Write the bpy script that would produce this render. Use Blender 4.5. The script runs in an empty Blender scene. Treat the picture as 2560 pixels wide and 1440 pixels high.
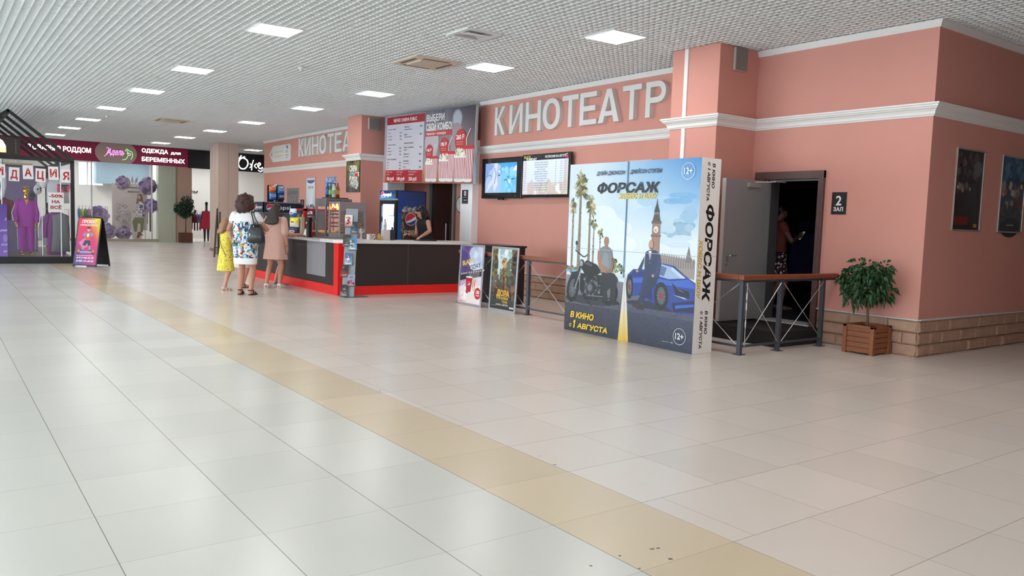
import bpy, bmesh, math, random, mathutils.geometry
import mathutils
from mathutils import Vector, Matrix, Quaternion

sc = bpy.context.scene
col = sc.collection
PI = math.pi
R = math.radians

# ------------------------------------------------------------------ camera, world, light, exposure
CAM_H = 1.466
yaw, pitch, roll, FPX = .6298286, -.08345549, .03298313, 2002.45
fw = Vector((math.sin(yaw)*math.cos(pitch), math.cos(yaw)*math.cos(pitch), math.sin(pitch)))
rt = Vector((math.cos(yaw), -math.sin(yaw), 0)); up = rt.cross(fw)
rr = math.cos(roll)*rt + math.sin(roll)*up
uu = -math.sin(roll)*rt + math.cos(roll)*up
cam_d = bpy.data.cameras.new('camera'); cam = bpy.data.objects.new('camera', cam_d); col.objects.link(cam)
cam_d.sensor_width = 36; cam_d.lens = FPX/2560*36
cam_d.clip_start = .05; cam_d.clip_end = 200
cam.matrix_world = Matrix(((rr.x, uu.x, -fw.x, 0), (rr.y, uu.y, -fw.y, 0), (rr.z, uu.z, -fw.z, CAM_H), (0, 0, 0, 1)))
sc.camera = cam

world = bpy.data.worlds.new('daylight_sky'); sc.world = world; world.use_nodes = True
bg = world.node_tree.nodes['Background']
bg.inputs[0].default_value = (.78, .93, 1.0, 1); bg.inputs[1].default_value = 6.8
LAMP = 20.0
sc.view_settings.view_transform = 'Standard'; sc.view_settings.look = 'None'
sc.view_settings.gamma = 1; sc.view_settings.use_curve_mapping = False
sc.view_settings.exposure = 0.22

# ------------------------------------------------------------------ colour and materials
def lin(h):
    if isinstance(h, str):
        h = h.lstrip('#'); h = [int(h[i:i+2], 16)/255 for i in (0, 2, 4)]
    return tuple(c/12.92 if c <= .04045 else ((c+.055)/1.055)**2.4 for c in h[:3])
def mix(a, b, t):
    a = a if not isinstance(a, str) else [int(a.lstrip('#')[i:i+2], 16)/255 for i in (0, 2, 4)]
    b = b if not isinstance(b, str) else [int(b.lstrip('#')[i:i+2], 16)/255 for i in (0, 2, 4)]
    return tuple(a[i]*(1-t)+b[i]*t for i in range(3))
def newmat(name):
    m = bpy.data.materials.new(name); m.use_nodes = True
    return m, m.node_tree, m.node_tree.nodes['Principled BSDF']
_mats = {}
def mat(c, rough=.5, metal=0., emit=0., spec=.5, alpha=1., noise=0., nscale=20., bump=0., trans=0., name=None, coat=0.):
    key = (str(c), rough, metal, emit, spec, alpha, noise, nscale, bump, trans, coat)
    if key in _mats: return _mats[key]
    m, nt, b = newmat(name or 'mat_%d' % len(_mats))
    l = lin(c)
    b.inputs['Base Color'].default_value = (*l, 1); b.inputs['Roughness'].default_value = rough
    b.inputs['Metallic'].default_value = metal; b.inputs['Specular IOR Level'].default_value = spec
    b.inputs['Alpha'].default_value = alpha; b.inputs['Transmission Weight'].default_value = trans
    b.inputs['Coat Weight'].default_value = coat
    if emit: b.inputs['Emission Color'].default_value = (*l, 1); b.inputs['Emission Strength'].default_value = emit
    if noise or bump:
        tc = nt.nodes.new('ShaderNodeTexCoord'); nz = nt.nodes.new('ShaderNodeTexNoise')
        nz.inputs['Scale'].default_value = nscale; nz.inputs['Detail'].default_value = 4
        nt.links.new(tc.outputs['Object'], nz.inputs['Vector'])
        if noise:
            mx = nt.nodes.new('ShaderNodeMix'); mx.data_type = 'RGBA'
            mx.inputs[6].default_value = (*[v*(1-noise) for v in l], 1); mx.inputs[7].default_value = (*[min(1, v*(1+noise)) for v in l], 1)
            nt.links.new(nz.outputs['Fac'], mx.inputs[0]); nt.links.new(mx.outputs[2], b.inputs['Base Color'])
        if bump:
            bp = nt.nodes.new('ShaderNodeBump'); bp.inputs['Strength'].default_value = bump; bp.inputs['Distance'].default_value = .01
            nt.links.new(nz.outputs['Fac'], bp.inputs['Height']); nt.links.new(bp.outputs[0], b.inputs['Normal'])
    _mats[key] = m
    return m
def colmat(name, rough=.4, emit=0., coat=0.):
    """material coloured per face from the colour attribute (printed artwork, screens)"""
    m, nt, b = newmat(name)
    a = nt.nodes.new('ShaderNodeAttribute'); a.attribute_name = 'Col'
    b.inputs['Roughness'].default_value = rough; b.inputs['Coat Weight'].default_value = coat
    if emit:
        b.inputs['Base Color'].default_value = (.01, .01, .01, 1)
        nt.links.new(a.outputs['Color'], b.inputs['Emission Color']); b.inputs['Emission Strength'].default_value = emit
    else: nt.links.new(a.outputs['Color'], b.inputs['Base Color'])
    return m
M_PRINT = colmat('printed_ink', .42)
M_PAINT = colmat('coloured_plastic', .35)
M_CLOTH = colmat('dyed_cloth', .9)
M_SCREEN = colmat('lit_screen', .3, .95)
M_LIT = colmat('lit_panel', .3, 2.2)

# ------------------------------------------------------------------ mesh builder
class MB:
    def __init__(s): s.v, s.f, s.c, s.m = [], [], [], []; s.cur = None; s.mi = 0
    def paint(s, c): s.cur = lin(c); return s
    def add(s, vs, fs):
        o = len(s.v); s.v += [tuple(p) for p in vs]
        for f in fs: s.f.append(tuple(i+o for i in f)); s.c.append(s.cur); s.m.append(s.mi)
        return s
    def box(s, a, b, mtx=None):
        x0, y0, z0 = a; x1, y1, z1 = b
        v = [Vector(p) for p in ((x0,y0,z0),(x1,y0,z0),(x1,y1,z0),(x0,y1,z0),(x0,y0,z1),(x1,y0,z1),(x1,y1,z1),(x0,y1,z1))]
        if mtx is not None: v = [mtx @ p for p in v]
        return s.add(v, [(0,3,2,1),(4,5,6,7),(0,1,5,4),(1,2,6,5),(2,3,7,6),(3,0,4,7)])
    def bar(s, p, q, w, h=None, upv=(0, 0, 1)):
        p, q = Vector(p), Vector(q); d = (q-p).normalized(); u = Vector(upv)
        if abs(d.dot(u)) > .99: u = Vector((0, 1, 0))
        x = d.cross(u).normalized()*w/2; y = x.cross(d).normalized()*(h or w)/2
        v = [p-x-y, p+x-y, p+x+y, p-x+y, q-x-y, q+x-y, q+x+y, q-x+y]
        return s.add(v, [(0,3,2,1),(4,5,6,7),(0,1,5,4),(1,2,6,5),(2,3,7,6),(3,0,4,7)])
    def rings(s, rs, cap=True, closed=True):
        n = len(rs[0]); o = [p for r in rs for p in r]; f = []
        for i in range(len(rs)-1):
            for j in range(n if closed else n-1):
                k = (j+1) % n; f.append((i*n+j, i*n+k, (i+1)*n+k, (i+1)*n+j))
        if cap: f.append(tuple(range(n))[::-1]); f.append(tuple((len(rs)-1)*n+j for j in range(n)))
        return s.add(o, f)
    def tube(s, pts, rad, n=8, cap=True):
        pts = [Vector(p) for p in pts]; rs = []
        if not hasattr(rad, '__len__'): rad = [rad]*len(pts)
        ref = None
        for i, p in enumerate(pts):
            d = (pts[min(i+1, len(pts)-1)]-pts[max(i-1, 0)]).normalized()
            if ref is None:
                ref = Vector((0, 0, 1)) if abs(d.z) < .9 else Vector((1, 0, 0))
            x = (ref - d*ref.dot(d))
            x = x.normalized() if x.length > 1e-6 else d.orthogonal().normalized()
            ref = x; y = d.cross(x)
            rs.append([p+(x*math.cos(2*PI*k/n)+y*math.sin(2*PI*k/n))*rad[i] for k in range(n)])
        return s.rings(rs, cap)
    def lathe(s, c, prof, n=16, cap=True):
        c = Vector(c)
        return s.rings([[c+Vector((r*math.cos(2*PI*k/n), r*math.sin(2*PI*k/n), z)) for k in range(n)] for r, z in prof], cap)
    def ell(s, c, r, n=10, mtx=None):
        c = Vector(c); r = (r,)*3 if not hasattr(r, '__len__') else r; v = []; f = []
        h = max(4, n*2//3)
        for i in range(1, h):
            t = PI*i/h
            for k in range(n):
                a = 2*PI*k/n; q = Vector((r[0]*math.sin(t)*math.cos(a), r[1]*math.sin(t)*math.sin(a), r[2]*math.cos(t)))
                v.append(c+(mtx @ q if mtx is not None else q))
        tp = Vector((0, 0, r[2])); tp = mtx @ tp if mtx is not None else tp
        v += [c+tp, c-tp]; T = len(v)-2
        for i in range(h-2):
            for k in range(n):
                j = (k+1) % n; f.append((i*n+k, (i+1)*n+k, (i+1)*n+j, i*n+j))
        for k in range(n):
            j = (k+1) % n; f.append((T, k, j)); f.append((T+1, (h-2)*n+j, (h-2)*n+k))
        return s.add(v, f)
    def prism(s, poly, fr, depth):
        """poly in the frame's u,v plane; extruded by depth along its normal"""
        a = [fr @ Vector((p[0], p[1], 0)) for p in poly]; b = [fr @ Vector((p[0], p[1], depth)) for p in poly]
        return s.rings([a, b])
    def build(s, name, m=None, parent=None, smooth=False, bevel=0., seg=2, fix=True):
        me = bpy.data.meshes.new(name); me.from_pydata(s.v, [], s.f)
        for k in (m if isinstance(m, (list, tuple)) else [m]): me.materials.append(k)
        if any(s.m): me.polygons.foreach_set('material_index', s.m)
        if s.cur is not None:
            at = me.color_attributes.new('Col', 'FLOAT_COLOR', 'CORNER'); d = []
            for f, c in zip(s.f, s.c):
                for i in range(len(f)):
                    cc = c if c is None or not isinstance(c[0], tuple) else c[i]
                    d += (*(cc or (.5, .5, .5)), 1)
            at.data.foreach_set('color', d)
        if fix:
            bm = bmesh.new(); bm.from_mesh(me); bmesh.ops.recalc_face_normals(bm, faces=bm.faces); bm.to_mesh(me); bm.free()
        if smooth: me.polygons.foreach_set('use_smooth', [True]*len(me.polygons))
        o = bpy.data.objects.new(name, me); col.objects.link(o)
        if bevel:
            b = o.modifiers.new('bevel', 'BEVEL'); b.width = bevel; b.segments = seg; b.limit_method = 'ANGLE'
        if parent is not None: o.parent = parent
        return o
def frame(o, u, v):
    u, v = Vector(u).normalized(), Vector(v).normalized(); n = u.cross(v)
    return Matrix(((u.x, v.x, n.x, o[0]), (u.y, v.y, n.y, o[1]), (u.z, v.z, n.z, o[2]), (0, 0, 0, 1)))
WEST = lambda x, y, z: frame((x, y, z), (0, -1, 0), (0, 0, 1))     # a face looking towards -X
SOUTH = lambda x, y, z: frame((x, y, z), (1, 0, 0), (0, 0, 1))     # a face looking towards -Y
def tag(o, label=None, cat=None, group=None, kind=None):
    for k, v in (('label', label), ('category', cat), ('group', group), ('kind', kind)):
        if v: o[k] = v
    return o
def thing(name, loc, label, cat, group=None, rz=0.):
    o = bpy.data.objects.new(name, None); col.objects.link(o); o.location = loc; o.rotation_euler = (0, 0, rz); o.empty_display_size = .1
    return tag(o, label, cat, group)
def struct(o): o['kind'] = 'structure'; return o
def copytree(o, parent=None):
    c = o.copy(); col.objects.link(c)
    if parent is not None: c.parent = parent
    for ch in o.children: copytree(ch, c)
    return c
def evaluated(o):
    dg = bpy.context.evaluated_depsgraph_get(); dg.update()
    me = bpy.data.meshes.new_from_object(o.evaluated_get(dg)); return me
_txt = {}
def text_mesh(s, bold=0., res=4):
    """glyph outlines filled contour by contour (outer with its holes), optionally thickened by bold"""
    key = (s, bold)
    if key in _txt: return _txt[key]
    cu = bpy.data.curves.new('lettering', 'FONT'); cu.body = s; cu.size = 1
    o = bpy.data.objects.new('lettering', cu); col.objects.link(o)
    dg = bpy.context.evaluated_depsgraph_get(); dg.update()
    c2 = o.to_curve(dg); C = []
    for sp in c2.splines:
        bp = sp.bezier_points; P = []
        for i in range(len(bp)):
            p0, p1 = bp[i], bp[(i+1) % len(bp)]; A, B, D, E = p0.co, p0.handle_right, p1.handle_left, p1.co
            straight = (B-A).cross(E-A).length < 1e-5 and (D-A).cross(E-A).length < 1e-5
            for k in range(1 if straight else res):
                t = k/res; u = 1-t; q = A*u**3+B*3*u*u*t+D*3*u*t*t+E*t**3; P.append((q.x, q.y))
        Q = []
        for p in P:
            if not Q or math.hypot(p[0]-Q[-1][0], p[1]-Q[-1][1]) > 1e-4: Q.append(p)
        if len(Q) > 2: C.append(Q)
    o.to_curve_clear(); col.objects.unlink(o); bpy.data.objects.remove(o); bpy.data.curves.remove(cu)
    area = lambda P: .5*sum(P[i-1][0]*P[i][1]-P[i][0]*P[i-1][1] for i in range(len(P)))
    def inside(p, P):
        r = False
        for i in range(len(P)):
            (x0, y0), (x1, y1) = P[i-1], P[i]
            if (y0 > p[1]) != (y1 > p[1]) and p[0] < (x1-x0)*(p[1]-y0)/(y1-y0)+x0: r = not r
        return r
    def within(P, Q):
        return all(inside((P[i-1][0]+(P[i][0]-P[i-1][0])*t, P[i-1][1]+(P[i][1]-P[i-1][1])*t), Q) for i in range(len(P)) for t in (.25, .5, .75, 1))
    def grow(P, d):
        n = len(P); out = []
        for i in range(n):
            a, p, b = Vector(P[i-1]), Vector(P[i]), Vector(P[(i+1) % n]); e, f = (p-a).normalized(), (b-p).normalized()
            m = Vector((e.y+f.y, -e.x-f.x)); L = m.length_squared
            out.append(tuple(p+m*(2*d/max(L, .8))))
        return out
    v, f = [], []
    if C:
        depth = [sum(1 for Q in C if Q is not P and abs(area(Q)) > abs(area(P)) and within(P, Q)) for P in C]
        outs = [P for P, d in zip(C, depth) if d % 2 == 0]
        hole_of = {}
        for P, d in zip(C, depth):
            if d % 2:
                q = [Q for Q in outs if abs(area(Q)) > abs(area(P)) and within(P, Q)]
                if q: hole_of.setdefault(id(min(q, key=lambda Q: abs(area(Q)))), []).append(P)
        for g, P in enumerate(outs):
            own = hole_of.get(id(P), [])
            loops = [grow(L, bold*(1 if area(L) > 0 else -1)*(1 if i == 0 else -1)) if bold else L for i, L in enumerate([P]+own)]
            vs, es = [], []
            for L in loops:
                k0 = len(vs); vs += [Vector(p) for p in L]; es += [(k0+i, k0+(i+1) % len(L)) for i in range(len(L))]
            r_ = mathutils.geometry.delaunay_2d_cdt(vs, es, [], 2, 1e-5); o_ = len(v)
            v += [(p.x, p.y, 0., g % 7) for p in r_[0]]; q_ = r_[0]
            for t in r_[2]:
                m = (sum(q_[i].x for i in t)/len(t), sum(q_[i].y for i in t)/len(t))
                if inside(m, loops[0]) and not any(inside(m, H) for H in loops[1:]): f.append(tuple(i+o_ for i in t))
    xs = [p[0] for p in v] or [0]; ys = [p[1] for p in v] or [0]
    _txt[key] = (v, f, (min(xs), min(ys), max(xs), max(ys)))
    return _txt[key]

class Print(MB):
    """flat printed artwork: coloured shapes in a u,v frame, each ink layer a hair in front of the last"""
    EPS = .00004
    def __init__(s, fr, w, h, bgc=None, z0=.0006):
        super().__init__(); s.fr, s.w, s.h, s.z = fr, w, h, z0; s.cur = (0, 0, 0)
        if bgc: s.rect(0, 0, w, h, bgc)
    def poly(s, pts, c):
        s.cur = lin(c); s.z += s.EPS
        return s.add([s.fr @ Vector((p[0], p[1], s.z)) for p in pts], [tuple(range(len(pts)))])
    def rect(s, a, b, c, d, k, k2=None):
        """k2: second colour at the top edge (printed gradient)"""
        s.z += s.EPS; s.cur = lin(k)
        if k2 is not None: s.cur = (lin(k), lin(k), lin(k2), lin(k2))
        return s.add([s.fr @ Vector((*p, s.z)) for p in ((a, b), (c, b), (c, d), (a, d))], [(0, 1, 2, 3)])
    def quadc(s, pts, cs):
        s.z += s.EPS; s.cur = tuple(lin(k) for k in cs)
        return s.add([s.fr @ Vector((*p, s.z)) for p in pts], [tuple(range(len(pts)))])
    def ell(s, x, y, rx, ry, c, n=20, rot=0.):
        ca, sa = math.cos(rot), math.sin(rot)
        return s.poly([(x+rx*math.cos(2*PI*k/n)*ca-ry*math.sin(2*PI*k/n)*sa, y+rx*math.cos(2*PI*k/n)*sa+ry*math.sin(2*PI*k/n)*ca) for k in range(n)], c)
    def ring(s, x, y, r, w, c, n=28):
        s.z += s.EPS; s.cur = lin(c)
        v = [s.fr @ Vector((x+q*math.cos(2*PI*k/n), y+q*math.sin(2*PI*k/n), s.z)) for q in (r, r-w) for k in range(n)]
        return s.add(v, [(k, (k+1) % n, n+(k+1) % n, n+k) for k in range(n)])
    def line(s, pts, w, c):
        for (x0, y0), (x1, y1) in zip(pts, pts[1:]):
            L = math.hypot(x1-x0, y1-y0) or 1; nx, ny = -(y1-y0)/L*w/2, (x1-x0)/L*w/2
            s.poly([(x0-nx, y0-ny), (x1-nx, y1-ny), (x1+nx, y1+ny), (x0+nx, y0+ny)], c)
        return s
    def curve(s, pts, w, c, n=6):
        """smooth stroke through points"""
        P = [pts[0]]+list(pts)+[pts[-1]]; out = []
        for i in range(1, len(P)-2):
            for k in range(n):
                t = k/n; q = []
                for a in (0, 1):
                    p0, p1, p2, p3 = P[i-1][a], P[i][a], P[i+1][a], P[i+2][a]
                    q.append(.5*(2*p1+(p2-p0)*t+(2*p0-5*p1+4*p2-p3)*t*t+(3*p1-p0-3*p2+p3)*t**3))
                out.append(tuple(q))
        out.append(pts[-1])
        return s.line(out, w, c)
    def blobs(s, n, box, size, cs, rnd, asp=1., k=9):
        x0, y0, x1, y1 = box; s.z += s.EPS
        for i in range(n):
            x, y = rnd.uniform(x0, x1), rnd.uniform(y0, y1); r = size*rnd.uniform(.4, 1.2); s.cur = lin(rnd.choice(cs)); a0 = rnd.random()*6
            s.add([s.fr @ Vector((min(s.w, max(0, x+r*math.cos(a0+2*PI*j/k)*rnd.uniform(.6, 1.2))), min(s.h, max(0, y+asp*r*math.sin(a0+2*PI*j/k)*rnd.uniform(.6, 1.2))), s.z+(i % 14)*1.6e-5)) for j in range(k)], [tuple(range(k))])
        s.z += min(n, 14)*1.6e-5
        return s
    def text(s, t, x, y, h, c, w=None, bold=.012, slant=0., align='L', rot=0., maxw=None):
        """cap height h; baseline at (x, y); w: total width to fit"""
        b = min(bold, .04); v, f, (x0, y0, x1, y1) = text_mesh(t, b)
        if not f: return s
        cap = .73+2*b; sy = h/cap; sx = sy if w is None else w/(x1-x0)
        if maxw and (x1-x0)*sx > maxw: sx = maxw/(x1-x0)
        L = (x1-x0)*sx; ox = {'L': 0, 'C': -L/2, 'R': -L}[align]
        s.cur = lin(c); ca, sa = math.cos(rot), math.sin(rot); o = []; s.z += s.EPS+4e-5
        for p in v:
            py = (p[1]+b)*sy; px = (p[0]-x0)*sx+ox+slant*py
            o.append(s.fr @ Vector((x+px*ca-py*sa, y+px*sa+py*ca, s.z+p[3]*1.2e-5)))
        s.z += 4e-5
        return s.add(o, f)
    def done(s, name, m=None, parent=None): return s.build(name, m or M_PRINT, parent, fix=False)
def inv(parent, fr):
    """the frame seen from a thing placed at parent's location/rotation"""
    bpy.context.view_layer.update(); return parent.matrix_basis.inverted() @ fr
def remesh(mb, name, m, parent, voxel, smooth=3, colour=None):
    o = mb.build(name, m, None, fix=True)
    r = o.modifiers.new('r', 'REMESH'); r.mode = 'VOXEL'; r.voxel_size = voxel; r.use_smooth_shade = True
    if smooth: q = o.modifiers.new('s', 'SMOOTH'); q.factor = .5; q.iterations = smooth
    me = evaluated(o); o.modifiers.clear(); old = o.data; o.data = me; bpy.data.meshes.remove(old)
    me.name = name
    me.materials.clear(); me.materials.append(m)
    if parent is not None: o.parent = parent
    return o
# ------------------------------------------------------------------ structure
PINK = mat('#d19488', .75, noise=.03, nscale=3, bump=.03, spec=.3, name='pink_wall_paint')
WHITE = mat('#e6e4e2', .5, name='white_trim_paint')
LGREY = mat('#c9c8c8', .5)
DARK = mat('#17171a', .5)
STEEL = mat('#b9bcc0', .3, .85)
BEIGEW = mat('#d6c0b4', .7, noise=.03, nscale=4)

def floor_material():
    m, nt, b = newmat('floor_tile'); N = nt.nodes; L = nt.links
    def V(x):
        return x
    def op(o, a, bb=None, c=None):
        n = N.new('ShaderNodeMath'); n.operation = o
        for i, q in enumerate((a, bb, c)):
            if q is None: continue
            if isinstance(q, (int, float)): n.inputs[i].default_value = q
            else: L.new(q, n.inputs[i])
        return n.outputs[0]
    def mixc(f, a, bb):
        n = N.new('ShaderNodeMix'); n.data_type = 'RGBA'
        for i, q in ((0, f), (6, a), (7, bb)):
            if isinstance(q, tuple): n.inputs[i].default_value = (*q, 1)
            elif isinstance(q, (int, float)): n.inputs[i].default_value = q
            else: L.new(q, n.inputs[i])
        return n.outputs[2]
    g = N.new('ShaderNodeNewGeometry'); s = N.new('ShaderNodeSeparateXYZ'); L.new(g.outputs['Position'], s.inputs[0])
    x, y = s.outputs[0], s.outputs[1]; T = .605
    ty = op('DIVIDE', op('SUBTRACT', y, 2.92), T); row = op('FLOOR', ty); fy = op('FRACT', ty)
    east = op('GREATER_THAN', x, 3.025); band = op('MULTIPLY', op('GREATER_THAN', x, 2.42), op('LESS_THAN', x, 3.025))
    r1 = op('COMPARE', row, -1., .3)
    wn0 = N.new('ShaderNodeTexWhiteNoise'); wn0.noise_dimensions = '1D'; L.new(op('FLOOR', op('DIVIDE', row, 3)), wn0.inputs['W'])
    off = op('ADD', op('MULTIPLY', r1, .15), op('MULTIPLY', op('MULTIPLY', wn0.outputs[0], op('GREATER_THAN', row, 2.5)), .5))
    xe = op('SUBTRACT', x, op('MULTIPLY', off, east)); tx = op('DIVIDE', op('SUBTRACT', xe, 3.025-T), T); fx = op('FRACT', tx); cx = op('FLOOR', tx)
    def edge(f, w): return op('GREATER_THAN', op('ABSOLUTE', op('SUBTRACT', f, .5)), .5-w)
    gx, gy = edge(fx, .0036), edge(fy, .0033)
    strip = op('MULTIPLY', op('MULTIPLY', r1, op('LESS_THAN', op('ABSOLUTE', op('SUBTRACT', x, 3.027)), .004)), 1.)
    cv = N.new('ShaderNodeCombineXYZ'); L.new(cx, cv.inputs[0]); L.new(row, cv.inputs[1])
    wn = N.new('ShaderNodeTexWhiteNoise'); wn.noise_dimensions = '2D'; L.new(cv.outputs[0], wn.inputs['Vector'])
    base = mixc(east, lin('#d2d2cb'), lin('#ddd3ca')); base = mixc(band, base, lin('#d5c4a9'))
    var = op('ADD', .94, op('MULTIPLY', wn.outputs[0], .08))
    nz = N.new('ShaderNodeTexNoise'); nz.inputs['Scale'].default_value = 1.1; nz.inputs['Detail'].default_value = 5; L.new(g.outputs['Position'], nz.inputs['Vector'])
    var = op('MULTIPLY', var, op('ADD', .96, op('MULTIPLY', nz.outputs['Fac'], .08)))
    hs = N.new('ShaderNodeHueSaturation'); L.new(base, hs.inputs['Color']); L.new(var, hs.inputs['Value'])
    c = mixc(op('MULTIPLY', gy, op('ADD', .45, op('MULTIPLY', east, .35))), hs.outputs[0], lin('#8d857c'))
    c = mixc(op('MULTIPLY', gx, op('SUBTRACT', .9, op('MULTIPLY', east, .4))), c, lin('#7d776e'))
    L.new(c, b.inputs['Base Color'])
    grout = op('MAXIMUM', gx, gy)
    b.inputs['Roughness'].default_value = .25
    bp = N.new('ShaderNodeBump'); bp.inputs['Strength'].default_value = .25; bp.inputs['Distance'].default_value = .002
    L.new(op('SUBTRACT', 1., grout), bp.inputs['Height']); L.new(bp.outputs[0], b.inputs['Normal'])
    b.inputs['Specular IOR Level'].default_value = .45
    return m
mb = MB().box((-9.2, -4.2, -.1), (27, 46, 0)); mb.mi = 1
rnd = random.Random(4)
for x, y in ((3.07, 3.86), (3.04, 3.67), (2.45, 2.48), (2.43, 2.34), (2.63, 2.46), (2.66, 2.45), (2.62, 2.34), (2.27, 2.47), (3.05, 6.03)):
    r = rnd.uniform(.006, .014)
    mb.add([(x+r*rnd.uniform(.5, 1.3)*math.cos(k*PI/4), y+r*.8*rnd.uniform(.4, 1.3)*math.sin(k*PI/4), .0005) for k in range(8)], [tuple(range(8))])
struct(mb.build('floor', [floor_material(), mat('#6d6a66', .8, noise=.5, nscale=90)], fix=False))

# open-cell white grid ceiling
ZC = 3.95
mb = MB()
for i in range(0, 351): mb.box((-9+i*.1-.006, -4, ZC), (-9+i*.1+.006, 34.4, ZC+.045))
for i in range(0, 385): mb.box((-9, -4+i*.1-.006, ZC+.0005), (26, -4+i*.1+.006, ZC+.0455))
grid = mb.build('ceiling', mat('#eceeee', .5, name='white_grid'), fix=False); struct(grid)
struct(MB().box((-9.2, -4.2, ZC+.075), (27, 34.4, ZC+.2)).build('ceiling_slab', mat('#b3b6b8', .8)))

def wall_with_hole(name, ax, a0, a1, z1, t0, t1, holes, m):
    """wall along X ('x', thickness in y) or Y; holes: (b0, b1, z0, z1)"""
    mb = MB(); cur = a0
    def bx(p, q, za, zb):
        if q-p > 1e-4 and zb-za > 1e-4:
            mb.box((p, t0, za), (q, t1, zb)) if ax == 'x' else mb.box((t0, p, za), (t1, q, zb))
    for b0, b1, za, zb in sorted(holes):
        bx(cur, b0, 0, z1); bx(b0, b1, 0, za); bx(b0, b1, zb, z1); cur = b1
    bx(cur, a1, 0, z1)
    return struct(mb.build(name, m))
HT = ZC+.06
DY0, DY1 = 6.25, 7.08
wall_with_hole('wall_cinema', 'y', 4.82, 14.386, HT, 9.52, 9.77, [(DY0, DY1, .2, 2.16)], PINK)
wall_with_hole('wall_cinema_far', 'y', 18.44, 28., HT, 9.52, 9.77, [], PINK)
wall_with_hole('wall_corridor', 'x', 9.77, 26, HT, 4.82, 5.07, [], PINK)
wall_with_hole('wall_back', 'x', -9, 26, HT, -4.2, -4, [(-8.6, -1., .1, 3.3)], PINK)  # unseen opening added behind the camera to bring daylight onto south-facing surfaces
wall_with_hole('wall_corridor_end', 'y', -4, 5, HT, 25.8, 26, [], PINK)
wall_with_hole('wall_north_side', 'x', 9.77, 16, HT, 27.75, 28., [], PINK)
struct(MB().box((8.69, 7.33, 0), (9.54, 8.18, HT)).build('wall_pilaster', PINK))
struct(MB().box((8.69, 18.44, 0), (9.54, 19.25, HT)).build('wall_column', PINK))
# the recess behind the bar
wall_with_hole('wall_recess', 'y', 14.2, 18.8, HT, 10.5, 10.7, [(16.92, 18.1, 0, 2.4)], PINK)
struct(MB().box((9.77, 14.186, 0), (10.5, 14.386, HT)).build('wall_recess_south', PINK))
struct(MB().box((9.77, 18.44, 0), (10.5, 18.64, HT)).build('wall_recess_north', PINK))
struct(MB().box((9.36, 14.386, 0), (9.77, 14.85, 3.15)).build('wall_pillar', mat('#f0eef0', .55)))
struct(MB().box((9.3, 18.18, 0), (9.77, 18.44, 3.0)).build('wall_pillar_north', mat('#dbdbde', .55)))
d2 = struct(MB().box((10.52, 16.95, .01), (10.57, 18.07, 2.38)).build('door_2', mat('#2a1a18', .2, coat=.5)))
MB().tube([(10.47, 17.25, .75), (10.47, 17.25, 1.35)], .015).build('door_handle', STEEL, d2)
fm = MB()
fm.box((10.44, 18.07, 0), (10.6, 18.16, 2.44)); fm.box((10.44, 16.86, 0), (10.6, 16.95, 2.44)); fm.box((10.44, 16.86, 2.38), (10.6, 18.16, 2.46))
fm.build('door_frame', mat('#8d8583', .4), d2)

# mouldings
def mould(name, path, prof, m):
    n = len(path); rs = []
    def nrm(a, b):
        d = Vector((b[0]-a[0], b[1]-a[1])).normalized(); return Vector((d.y, -d.x))
    for i, p in enumerate(path):
        if i == 0: o = nrm(path[0], path[1])
        elif i == n-1: o = nrm(path[-2], path[-1])
        else:
            a, b = nrm(path[i-1], p), nrm(p, path[i+1]); o = a+b; o = o/(o.dot(a))
        rs.append([(p[0]+o.x*q, p[1]+o.y*q, z) for q, z in prof])
    return struct(MB().rings(rs, cap=True).build(name, m))
CORN = [(-.02, 2.85), (.012, 2.85), (.02, 2.868), (.028, 2.872), (.034, 2.90), (.05, 2.925), (.07, 2.94), (.074, 2.952), (.088, 2.956), (.092, 2.975), (.105, 2.98), (.105, 3.0), (-.02, 3.0)]
mould('trim_cornice', [(9.7, 14.85), (9.36, 14.85), (9.36, 14.386), (9.52, 14.386), (9.52, 8.18), (8.69, 8.18), (8.69, 7.33), (9.52, 7.33), (9.52, 4.82), (25.8, 4.82)], CORN, WHITE)
mould('trim_cornice_far', [(16, 28), (9.52, 28), (9.52, 19.25), (8.69, 19.25), (8.69, 18.44), (9.34, 18.44)], CORN, WHITE)
TOP = [(-.02, 3.87), (.012, 3.87), (.022, 3.89), (.045, 3.935), (.05, 3.949), (-.02, 3.949)]
mould('trim_1', [(9.52, 14.386), (9.52, 8.18)], TOP, WHITE)
mould('trim_2', [(9.52, 7.33), (9.52, 4.82), (25.8, 4.82)], TOP, WHITE)
mould('trim_3', [(16, 28), (9.52, 28), (9.52, 19.25)], TOP, WHITE)
struct(MB().box((8.672, 7.88, 3.0), (8.692, 7.945, HT)).box((8.672, 7.88, 0), (8.692, 7.945, 2.85)).build('trim_4', WHITE))

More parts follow.
